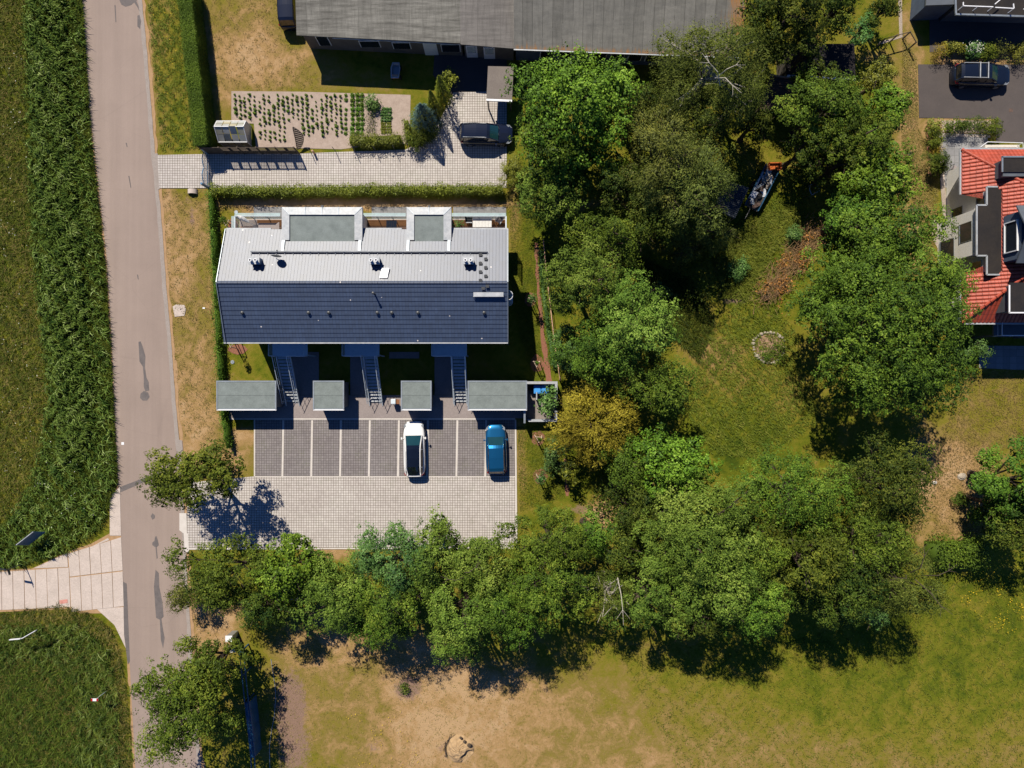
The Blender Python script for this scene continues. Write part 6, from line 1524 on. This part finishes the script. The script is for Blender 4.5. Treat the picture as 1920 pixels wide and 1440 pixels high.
for k in range(nn):
    a, b_ = ghx0+(ghx1-ghx0)*k/nn+.03, ghx0+(ghx1-ghx0)*(k+1)/nn-.03
    for j, (ya,za,yb,zb) in enumerate([(ghy0,ze_,(ghy0+ym)/2,(ze_+zr_)/2),((ghy0+ym)/2,(ze_+zr_)/2,ym,zr_),(ym,zr_,(ym+ghy1)/2,(zr_+ze_+.35)/2),((ym+ghy1)/2,(zr_+ze_+.35)/2,ghy1,ze_+.35)]):
        opened = (k==1 and j==0) or (k==2 and j==1); dz = .14 if opened else 0
        MB().slab([(a,ya+.015,za),(b_,ya+.015,za),(b_,yb-.015,zb+dz),(a,yb-.015,zb+dz)],.012).build('pane', M['poly2' if (k+j)%3==1 else 'poly'], gh)
    MB().box(a,b_,ghy0-.006,ghy0+.006,.06,ze_-.04).build('pane', M['poly2' if k%2 else 'poly'], gh)
for x in (ghx0, ghx1): MB().add([(x,ghy0,.05),(x,ghy1,.05),(x,ghy1,ze_+.33),(x,ym,zr_-.03),(x,ghy0,ze_-.02)],[(0,1,2,3,4)]).build('gable', M['poly'], gh)
# fence rails on the east side, barrier in the row of trees, orchard fence
def rail_fence(name, pts, h, label, m='wood_grey', cat='fence', rails=(.95,.5), step=None):
    P = WL(pts, 0); c = P[0]; t_ = thing(name, (c.x,c.y,0), label, cat)
    for q in P: MB().box(q.x-.045,q.x+.045,q.y-.045,q.y+.045,0,h).build('post', M[m], t_)
    for zz in rails:
        for a, b_ in zip(P[:-1], P[1:]): MB().bar(a+Vector((0,0,h*zz)), b_+Vector((0,0,h*zz)), .04, .09).build('rail', M[m], t_)
rail_fence('rail_fence', [(1018,455),(1023,510),(1030,570),(1038,640),(1049,712)], 1.2, 'weathered rail fence along the reddish mulch path', 'wood_pale')
rail_fence('rail_fence', [(520,1122),(560,1120)], 1.0, 'short pale barrier under the vivid green tree', 'bark_pale', 'barrier')
rail_fence('rail_fence', [(1645,86),(1668,79),(1692,73),(1703,92)], 1.3, 'dark wire fence on posts at the bend of the pebble strip', 'wood_grey', rails=(.95,))
# blue fence at the bottom
P = [(466,1208),(471,1250),(476,1300),(482,1350),(487,1400),(490,1450),(494,1500)]
bf = thing('blue_fence', tuple(W(478,1320)), 'long blue fence with a sheeted middle part beside the bottom roadside tree', 'fence')
Q = WL(P)
for q in Q: MB().box(q.x-.05,q.x+.05,q.y-.05,q.y+.05,0,1.75).build('post', M['blue_paint'], bf)
for a, b_ in zip(Q[:-1], Q[1:]):
    for dx in (-.16,.16): MB().tube([a+Vector((dx,0,1.7)), b_+Vector((dx,0,1.7))], .05, 8).build('rail', M['blue_paint'], bf)
a, b_ = Q[2], Q[4]; d = (b_-a).normalized(); sh = MB(); pr = [(-.26,.25),(-.22,1.55),(-.08,1.82),(.08,1.82),(.24,1.5),(.28,.25)]
vs = []; 
for i in range(9):
    c = a.lerp(b_, i/8); rg_ = random.Random(i)
    for (u, z) in pr: vs.append(Vector((c.x+u+rg_.uniform(-.04,.04), c.y, z+rg_.uniform(-.04,.04))))
sh.add(vs, [(i*6+k, i*6+k+1, (i+1)*6+k+1, (i+1)*6+k) for i in range(8) for k in range(5)]); sh.build('sheet', M['blue_paint'], bf)
hs = thing('garden_hose', tuple(W(512,1320)), 'thin pale hose lying along the bare earth beside the blue fence', 'hose')
MB().tube(WL([(508,1236),(512,1262),(516,1290),(517,1310),(514,1345),(509,1370),(505,1400),(506,1440)], .05), .022, 6).build('hose', M['coping'], hs)
# cabinets at the road
for (px, py, lb, w2) in ((441,1187,'smaller pale utility cabinet between the two roadside trees',.5),(446,1206,'larger pale utility cabinet just below the smaller one',.6)):
    p = W(px, py); cb = thing('utility_cabinet', (p.x,p.y,0), lb, 'cabinet', 'utility cabinets by the road')
    MB().box(p.x-w2/2,p.x+w2/2,p.y-.22,p.y+.22,0,1.35).build('body', M['zinc'], cb); MB().box(p.x-w2/2-.04,p.x+w2/2+.04,p.y-.26,p.y+.26,1.353,1.43).build('lid', M['white_metal'], cb); MB().box(p.x+.0,p.x+.01,p.y-.232,p.y-.221,.1,1.3).build('door_gap', M['dark_metal'], cb)
# boards and sign posts on the left
p = W(80,1006); ib = thing('information_board', (p.x,p.y,0), 'dark blue board standing in the reeds beside the concrete track', 'sign board')
A, B = W(67,1018), W(98,994); d = (B-A).normalized(); nrm = Vector((d.y,-d.x,0))
bd = MB(); bd.add([A+Vector((0,0,.9)),B+Vector((0,0,.9)),B+Vector((0,0,2.1))-nrm*.35,A+Vector((0,0,2.1))-nrm*.35,A+Vector((0,0,.9))-nrm*.05,B+Vector((0,0,.9))-nrm*.05,B+Vector((0,0,2.1))-nrm*.4,A+Vector((0,0,2.1))-nrm*.4],[(0,1,2,3),(7,6,5,4),(0,4,5,1),(3,2,6,7),(1,5,6,2),(0,3,7,4)]); bd.build('panel', M['blue_paint'], ib)
MB().bar(A+Vector((0,0,2.12))-nrm*.38, B+Vector((0,0,2.12))-nrm*.38, .06, .05).build('frame', M['coping'], ib)
for q in (A.lerp(B,.15), A.lerp(B,.85)): MB().tube([q-nrm*.1, q+Vector((0,0,1.6))-nrm*.24], .05, 8).build('post', M['wood_grey'], ib)
def fingerpost(px, py, h, arms, label, m, pm='dark_metal'):
    p = W(px, py); t_ = thing('finger_post', (p.x,p.y,0), label, 'signpost')
    MB().tube([p, p+Vector((0,0,h))], .04, 8).build('pole', M[pm], t_)
    for (a_, l_, dz) in arms:
        e = p+Vector((math.cos(a_)*l_, math.sin(a_)*l_, h-dz)); MB().bar(p+Vector((math.cos(a_)*.05,math.sin(a_)*.05,h-dz)), e, .05, .22).build('arm', m, t_)
fingerpost(74, 1180, 2.4, [(R(185),1.0,.15),(R(30),1.4,.15)], 'white two armed signpost in the rough grass below the concrete track', M['white_metal'])
fingerpost(46, 1056, 2.4, [(R(170),.7,.2),(R(285),.5,.4)], 'dark signpost at the upper edge of the concrete track', M['dark_metal'])
p = W(202,1294); mp_ = thing('marker_post', tuple(p), 'thin pole with a small red and white plate among the weeds', 'marker post')
MB().tube([p, p+Vector((0,0,1.9))], .02, 6).build('pole', M['steel'], mp_); MB().box(p.x-.32,p.x+.28,p.y-.10,p.y+.12,1.9,1.93).build('plate', M['white_metal'], mp_); MB().box(p.x-.32,p.x-.18,p.y-.10,p.y+.12,1.931,1.94).build('stripe', M['red_lens'], mp_); MB().box(p.x+.14,p.x+.28,p.y-.10,p.y+.12,1.931,1.94).build('stripe', M['red_lens'], mp_)
p = W(394,580); ms = thing('marker_post', tuple(p), 'small white tipped stake beside the ivy covered fence', 'marker post')
MB().tube([p, p+Vector((-.1,.0,1.0))], .025, 6).build('pole', M['wood_pale'], ms); MB().box(p.x-.2,p.x,p.y-.06,p.y+.06,1.0,1.06).build('cap', M['white_metal'], ms)
p = W(362,361); dp = thing('drain_pipe', tuple(p), 'concrete pipe end opening into the ditch beside the paved drive', 'pipe')
pp = MB(); n = 14
for k in range(n): 
    a0_, a1_ = math.pi*k/n, math.pi*(k+1)/n
    f_ = lambda a_, r_, y: (p.x+math.cos(a_)*r_, p.y+y, math.sin(a_)*r_)
    pp.add([f_(a0_,.42,.25),f_(a1_,.42,.25),f_(a1_,.42,-.15),f_(a0_,.42,-.15),f_(a0_,.32,.25),f_(a1_,.32,.25),f_(a1_,.32,-.15),f_(a0_,.32,-.15)],[(0,1,2,3),(7,6,5,4),(3,2,6,7),(0,4,5,1)])
pp.build('pipe', M['concrete'], dp)
# covers and drains
def disc(px, py, r_, m, label, z=.03):
    c = W(px, py); prop(MB().lathe(c+Vector((0,0,0)), [(r_,0),(r_,z),(r_*.9,z+.012),(r_*.3,z+.012),(.01,z+.012)], 20).build('manhole_cover', M[m]), label, 'manhole cover')
disc(1707,289,.23,'dark_metal','round dark cover in the parched lawn strip'); disc(339,580,.05,'dark_metal','small round cap in the middle of the pale slab beside the road',.045)
disc(436,679,.17,'zinc','small grey dome cover beside the sapling left of the long shed'); disc(443,398,.17,'zinc','small grey dome cover near the closed parasol')
def drain(px, py, s, label, z, m='rust'):
    c = W(px, py); t_ = MB(); t_.box(c.x-s,c.x+s,c.y-s,c.y+s,z-.02,z+.006)
    for k in range(5): t_.box(c.x-s*.8+k*s*.38,c.x-s*.7+k*s*.38,c.y-s*.8,c.y+s*.8,z+.006,z+.012)
    prop(t_.build('drain_cover', M[m]), label, 'drain cover')
drain(751,997,.17,'square brown drain cover in the light paving',.055); drain(1895,207,.16,'square rusty drain cover in the asphalt court',.035)
# cart in the shade of the barn, boulders, chairs, tub
p = W(742,134,.5); ct = thing('garden_cart', (p.x,p.y,0), 'grey tub cart standing in the shadow of the barn', 'cart')
tb = MB(); o1 = [(-.38,-.68),(.30,-.68),(.42,.1),(.36,.68),(-.25,.68),(-.40,.2)]; i1 = [(a*.80,b_*.84) for a,b_ in o1]; bs = [(a*.7,b_*.7) for a,b_ in o1]; n = 6
vs = [(p.x+a,p.y+b_,.75) for a,b_ in o1]+[(p.x+a,p.y+b_,.75) for a,b_ in i1]+[(p.x+a,p.y+b_,.35) for a,b_ in bs]
tb.add(vs, [(k,(k+1)%6,6+(k+1)%6,6+k) for k in range(6)]+[(6+k,6+(k+1)%6,12+(k+1)%6,12+k) for k in range(6)]+[tuple(range(12,18))]+[(k,12+k,12+(k+1)%6,(k+1)%6) for k in range(6)]); tb.build('tub', M['coping'], ct)
MB().box(p.x-.28,p.x+.25,p.y-.6,p.y-.35,.5,.72).build('seat', M['wood_pale'], ct)
for sx in (-.4,.35):
    for sy in (-.4,.4): MB().tube([(p.x+sx,p.y+sy,.2),(p.x+sx+.08,p.y+sy,.2)],.2,14).build('wheel', M['rubber'], ct)
def rock(px, py, r_, seed, label, m='stone'):
    p = W(px, py); rg_ = random.Random(seed); mb = MB(); n, k_ = 10, 6; vs = []
    for i in range(k_):
        ph = math.pi/2*i/(k_-1)
        for j in range(n):
            q = rg_.uniform(.8,1.15); a = 2*math.pi*j/n; vs.append((p.x+math.cos(a)*math.cos(ph)*r_*1.15*q, p.y+math.sin(a)*math.cos(ph)*r_*.85*q, math.sin(ph)*r_*.7*q))
    mb.add(vs, [(i*n+j,i*n+(j+1)%n,(i+1)*n+(j+1)%n,(i+1)*n+j) for i in range(k_-1) for j in range(n)]); prop(mb.build('boulder', M[m]), label, 'boulder')
rock(1803,893,.36,1,'larger grey boulder on the parched ground near the right edge'); rock(1752,905,.2,2,'smaller white boulder on the parched ground','edge_white')
p = W(1522,357); cf = thing('garden_chair', (p.x,p.y,0), 'pale blue chair frame in the shade of the wood', 'chair', None, .35)
f_ = LMB(); pts = [(-.38,-.42,.5),(-.40,.1,.5),(-.2,.42,.5),(.3,.44,.52),(.42,-.30,.5),(-.38,-.42,.5)]; f_.tube(pts,.035,6)
f_.build('seat_ring', M['zinc'], cf)
for q in (pts[0],pts[2],pts[3],pts[4]): LMB().tube([(q[0],q[1],0),q],.025,6).build('leg', M['zinc'], cf)
p = W(1434,558); bk = thing('bucket', tuple(p), 'black bucket lying at the foot of the cut branches', 'bucket')
MB().tube([(p.x-.3,p.y+.02,.2),(p.x+.28,p.y-.02,.2)],[.15,.2],16,cap=False).build('tub', M['rubber'], bk); MB().tube([(p.x-.31,p.y+.02,.2),(p.x-.29,p.y+.02,.2)],.15,16).build('bottom', M['rubber'], bk)
# stone ring
p = W(1442,651); sr = thing('stone_ring', tuple(p), 'ring of pale stones round bare earth on the orchard lawn', 'fire pit')
rg_ = random.Random(4)
for k in range(30):
    a = k/30*2*math.pi; rr = 1.36*(1+.05*math.sin(3*a)); 
    if math.sin(a) > -.2 and math.cos(a) > .85 and k%2: continue
    s = rg_.uniform(.09,.17); cx_, cy_ = p.x+math.cos(a)*rr+rg_.uniform(-.05,.05), p.y+math.sin(a)*rr*.96+rg_.uniform(-.05,.05)
    mb = MB(); vs = []; n = 7
    for i in range(4):
        ph = math.pi/2*i/3
        for j in range(n):
            q = rg_.uniform(.8,1.2); b2 = 2*math.pi*j/n; vs.append((cx_+math.cos(b2)*math.cos(ph)*s*q*1.3, cy_+math.sin(b2)*math.cos(ph)*s*q, math.sin(ph)*s*q))
    mb.add(vs, [(i*n+j,i*n+(j+1)%n,(i+1)*n+(j+1)%n,(i+1)*n+j) for i in range(3) for j in range(n)]); mb.build('stone', M['stone'], sr)
M['warm_earth'] = mat('warm_earth', (.42,.27,.18), (.30,.19,.12), .95, .1, scale=3, fine=12, bmp=.8)
MB().prism([(p.x+math.cos(k/12*2*math.pi)*1.2, p.y+math.sin(k/12*2*math.pi)*1.15) for k in range(12)], -.01, .03).build('earth', M['warm_earth'], sr)
bush('weed_shrub', 'ash', 1462, 664, 14, 22, .35, 501, 'low weeds inside the right side of the stone ring', None, dens=80)
bush('weed_shrub', 'ash', 1432, 668, 16, 8, .3, 502, 'low weeds inside the lower left of the stone ring', None, dens=80)
# brush pile
M['twig'] = mat('dead_branches', (.32,.20,.10), (.20,.12,.06), .95, .1, scale=6); M['deadleaf'] = foliage('dead_leaves', (.15,.060,.018), (.34,.14,.035), (.46,.25,.09), .8, .15, .15)
p = W(1490,500); bp = thing('brush_pile', (p.x,p.y,0), 'heap of cut brown branches and dead leaves left of the huge oak', 'brush pile')
mb = MB(); rg_ = random.Random(8); Pc = []
for k in range(900):
    u = rg_.random(); cx_ = 1535-100*u + rg_.gauss(0,13); cy_ = 425+135*u + rg_.gauss(0,13); z = abs(rg_.gauss(.35,.28)); c = W(cx_,cy_,z)
    a = rg_.gauss(.9,.9); l_ = rg_.uniform(.3,1.1); d = Vector((math.cos(a),math.sin(a),rg_.uniform(-.25,.35)))*l_/2
    mb.tube([c-d, c+d+Vector((0,0,.06))], [rg_.uniform(.012,.03), .007], 4, cap=False)
mb.build('branches', M['twig'], bp)
g = np.random.default_rng(9); n = 2600; u = g.random(n); cx_, cy_ = 1525-85*u+g.normal(0,14,n), 440+115*u+g.normal(0,12,n)
kk = (np.sin(cx_*.16)+np.sin(cy_*.13+1)+g.normal(0,.4,n)) > .2; cx_, cy_ = cx_[kk], cy_[kk]; n = len(cx_)
Vq, Fq = leaf_quads(np.c_[(cx_-960)*K-p.x, (720-cy_)*K-p.y, np.abs(g.normal(.45,.3,n))], g.normal(0,.6,(n,3))+[0,0,1], .17, .5, g)
put('dead_leaves', mesh_np('dead_leaves', Vq, Fq, M['deadleaf'], {'v': np.repeat(np.clip(.5+g.normal(0,.22,n),0,1),4)}), bp)
# straw mound on the field
p = W(862,1403); mo = thing('straw_mound', tuple(p), 'pale hollow straw mound on the parched field at the bottom', 'mound')
n, k_ = 26, 8; vs = []; rg_ = random.Random(3)
for i in range(k_):
    for j in range(n):
        a = 2*math.pi*j/n; r_ = 1.22*(1-i/(k_-1))*(1+.06*math.sin(3*a+1)+rg_.uniform(-.03,.03)); h_ = .45*(1-(1-i/(k_-1))**2.5)+rg_.uniform(-.05,.05)
        if -1.35 < a-2*math.pi < -.1 and 1 <= i <= 3: h_ -= .34
        vs.append((p.x+math.cos(a)*r_, p.y+math.sin(a)*r_, max(.0, h_)))
MB().add(vs, [(i*n+j,i*n+(j+1)%n,(i+1)*n+(j+1)%n,(i+1)*n+j) for i in range(k_-1) for j in range(n)]).build('heap', M['sand'], mo, smooth=False)
tw = MB()
for k in range(26):
    a = rg_.uniform(2.2,3.5); c = Vector((p.x+math.cos(a)*1.22, p.y+math.sin(a)*1.22, .12)); d = Vector((-math.sin(a)+rg_.uniform(-.5,.5), math.cos(a), .2))*rg_.uniform(.2,.6); tw.tube([c-d,c+d],.018,4)
tw.build('branches', M['bark'], mo)
for (x_,y_,s_) in ((864,1384,.09),(871,1391,.10),(880,1398,.14)):
    c = W(x_,y_,.45); MB().lathe(c, [(s_*1.4,-.05),(s_,.05),(.02,.06)],8).build('clod', M['bark'], mo)
# scrap trailer with its load
p = W(1428,352,.6); ang = math.atan2(312-392, -(1448-1403)); ang = math.atan2(80, 42)
tl = thing('flatbed_trailer', (p.x,p.y,0), 'old trailer loaded with scrap metal at the edge of the wood', 'trailer', None, ang)
LMB().box(-2.0,2.0,-.62,.62,.52,.60).build('bed', M['wood_grey'], tl)
for s in (-1,1): LMB().box(-2.0,2.0,s*.62-.03,s*.62+.03,.60,.88).build('side_board', M['blue_paint'], tl)
LMB().tube([(-2.0,0,.5),(-3.0,0,.45)],.05,8).build('drawbar', M['dark_metal'], tl)
for s in (-1,1): LMB().tube([(0,s*.66,.3),(0,s*.84,.3)],.3,16).build('wheel', M['rubber'], tl)
def on(lx, ly, z): return Vector((p.x+math.cos(ang)*lx-math.sin(ang)*ly, p.y+math.sin(ang)*lx+math.cos(ang)*ly, z))
rg_ = random.Random(5)
cols = ['coping','white_metal','coping','stone','rust','zinc','white_metal','wood_grey','coping','rust','stone','white_metal']
for k, (lx, ly) in enumerate([(1.2,.1),(.9,-.35),(.6,.25),(.3,-.3),(.0,.1),(-.2,.35),(-.4,-.3),(-1.2,.0),(-1.45,.25),(-1.65,-.25),(.75,.0),(-.95,.38)]):
    q = on(lx,ly,.64+.05*k%.3); a = ang+rg_.uniform(-.7,.7); w2, l2 = rg_.uniform(.1,.28), rg_.uniform(.25,.55)
    d = Vector((math.cos(a),math.sin(a),rg_.uniform(-.2,.3)))*l2; s_ = Vector((-math.sin(a),math.cos(a),rg_.uniform(-.2,.2)))*w2; q = q + Vector((0,0,.12))
    prop(MB().slab([q-d-s_,q+d-s_,q+d*.8+s_,q-d*.9+s_],.03).build('scrap_panel', M[cols[k]]), 'bent scrap panel lying on the old trailer', 'scrap', 'scrap on the trailer')
q = on(-.75,-.05,.66); ty = thing('tyre', tuple(q), 'worn tyre lying on the old trailer', 'tyre')
MB().lathe(q,[(.18,.0),(.30,.0),(.33,.08),(.30,.17),(.18,.17)],18).build('tread', M['rubber'], ty); MB().lathe(q,[(.175,.02),(.17,.1),(.05,.12)],14).build('rim', M['wood_deck'], ty)
q = on(2.0,-.1,.61); ob = thing('orange_tub', tuple(q), 'bright orange tub at the upper end of the old trailer', 'tub', None, ang+1.57+.5)
LMB().add([(-.5,-.28,0),(.5,-.28,0),(.5,.28,0),(-.5,.28,0),(-.56,-.34,.42),(.56,-.34,.42),(.56,.34,.42),(-.56,.34,.42),(-.48,-.26,.42),(.48,-.26,.42),(.48,.26,.42),(-.48,.26,.42),(-.44,-.22,.2),(.44,-.22,.2),(.44,.22,.2),(-.44,.22,.2)],
  [(0,3,2,1),(0,1,5,4),(1,2,6,5),(2,3,7,6),(3,0,4,7),(4,5,9,8),(5,6,10,9),(6,7,11,10),(7,4,8,11),(8,9,13,12),(9,10,14,13),(10,11,15,14),(11,8,12,15),(12,13,14,15)]).build('tub', M['orange'], ob)
q = W(1429,311,.5); yb = thing('yellow_ring', (q.x,q.y,0), 'yellow plastic basket beside the orange tub', 'basket')
MB().lathe((q.x,q.y,0),[(.22,0),(.34,.55),(.38,.56),(.38,.5),(.25,.02)],14).build('basket', M['yellow'], yb)
a, b_ = W(1431,322,.9), W(1404,374,.5); pi_ = thing('plank', tuple(a.lerp(b_,.5)), 'long blue shaded plank leaning beside the old trailer', 'plank'); MB().bar(a,b_,.16,.06).build('board', M['zinc'], pi_)
# litter and marks
prop(MB().box(W(228,0).x,W(233,0).x,W(0,834).y,W(0,829).y,.034,.04).build('paper_scrap', M['white_metal']), 'white scrap of paper on the left side of the road', 'litter')
flat('paint_mark', [(112,1125),(127,1123),(128,1130),(113,1132)], .064, mat('red_paint', (.55,.18,.14), (.5,.3,.25), .8, .2, scale=8))
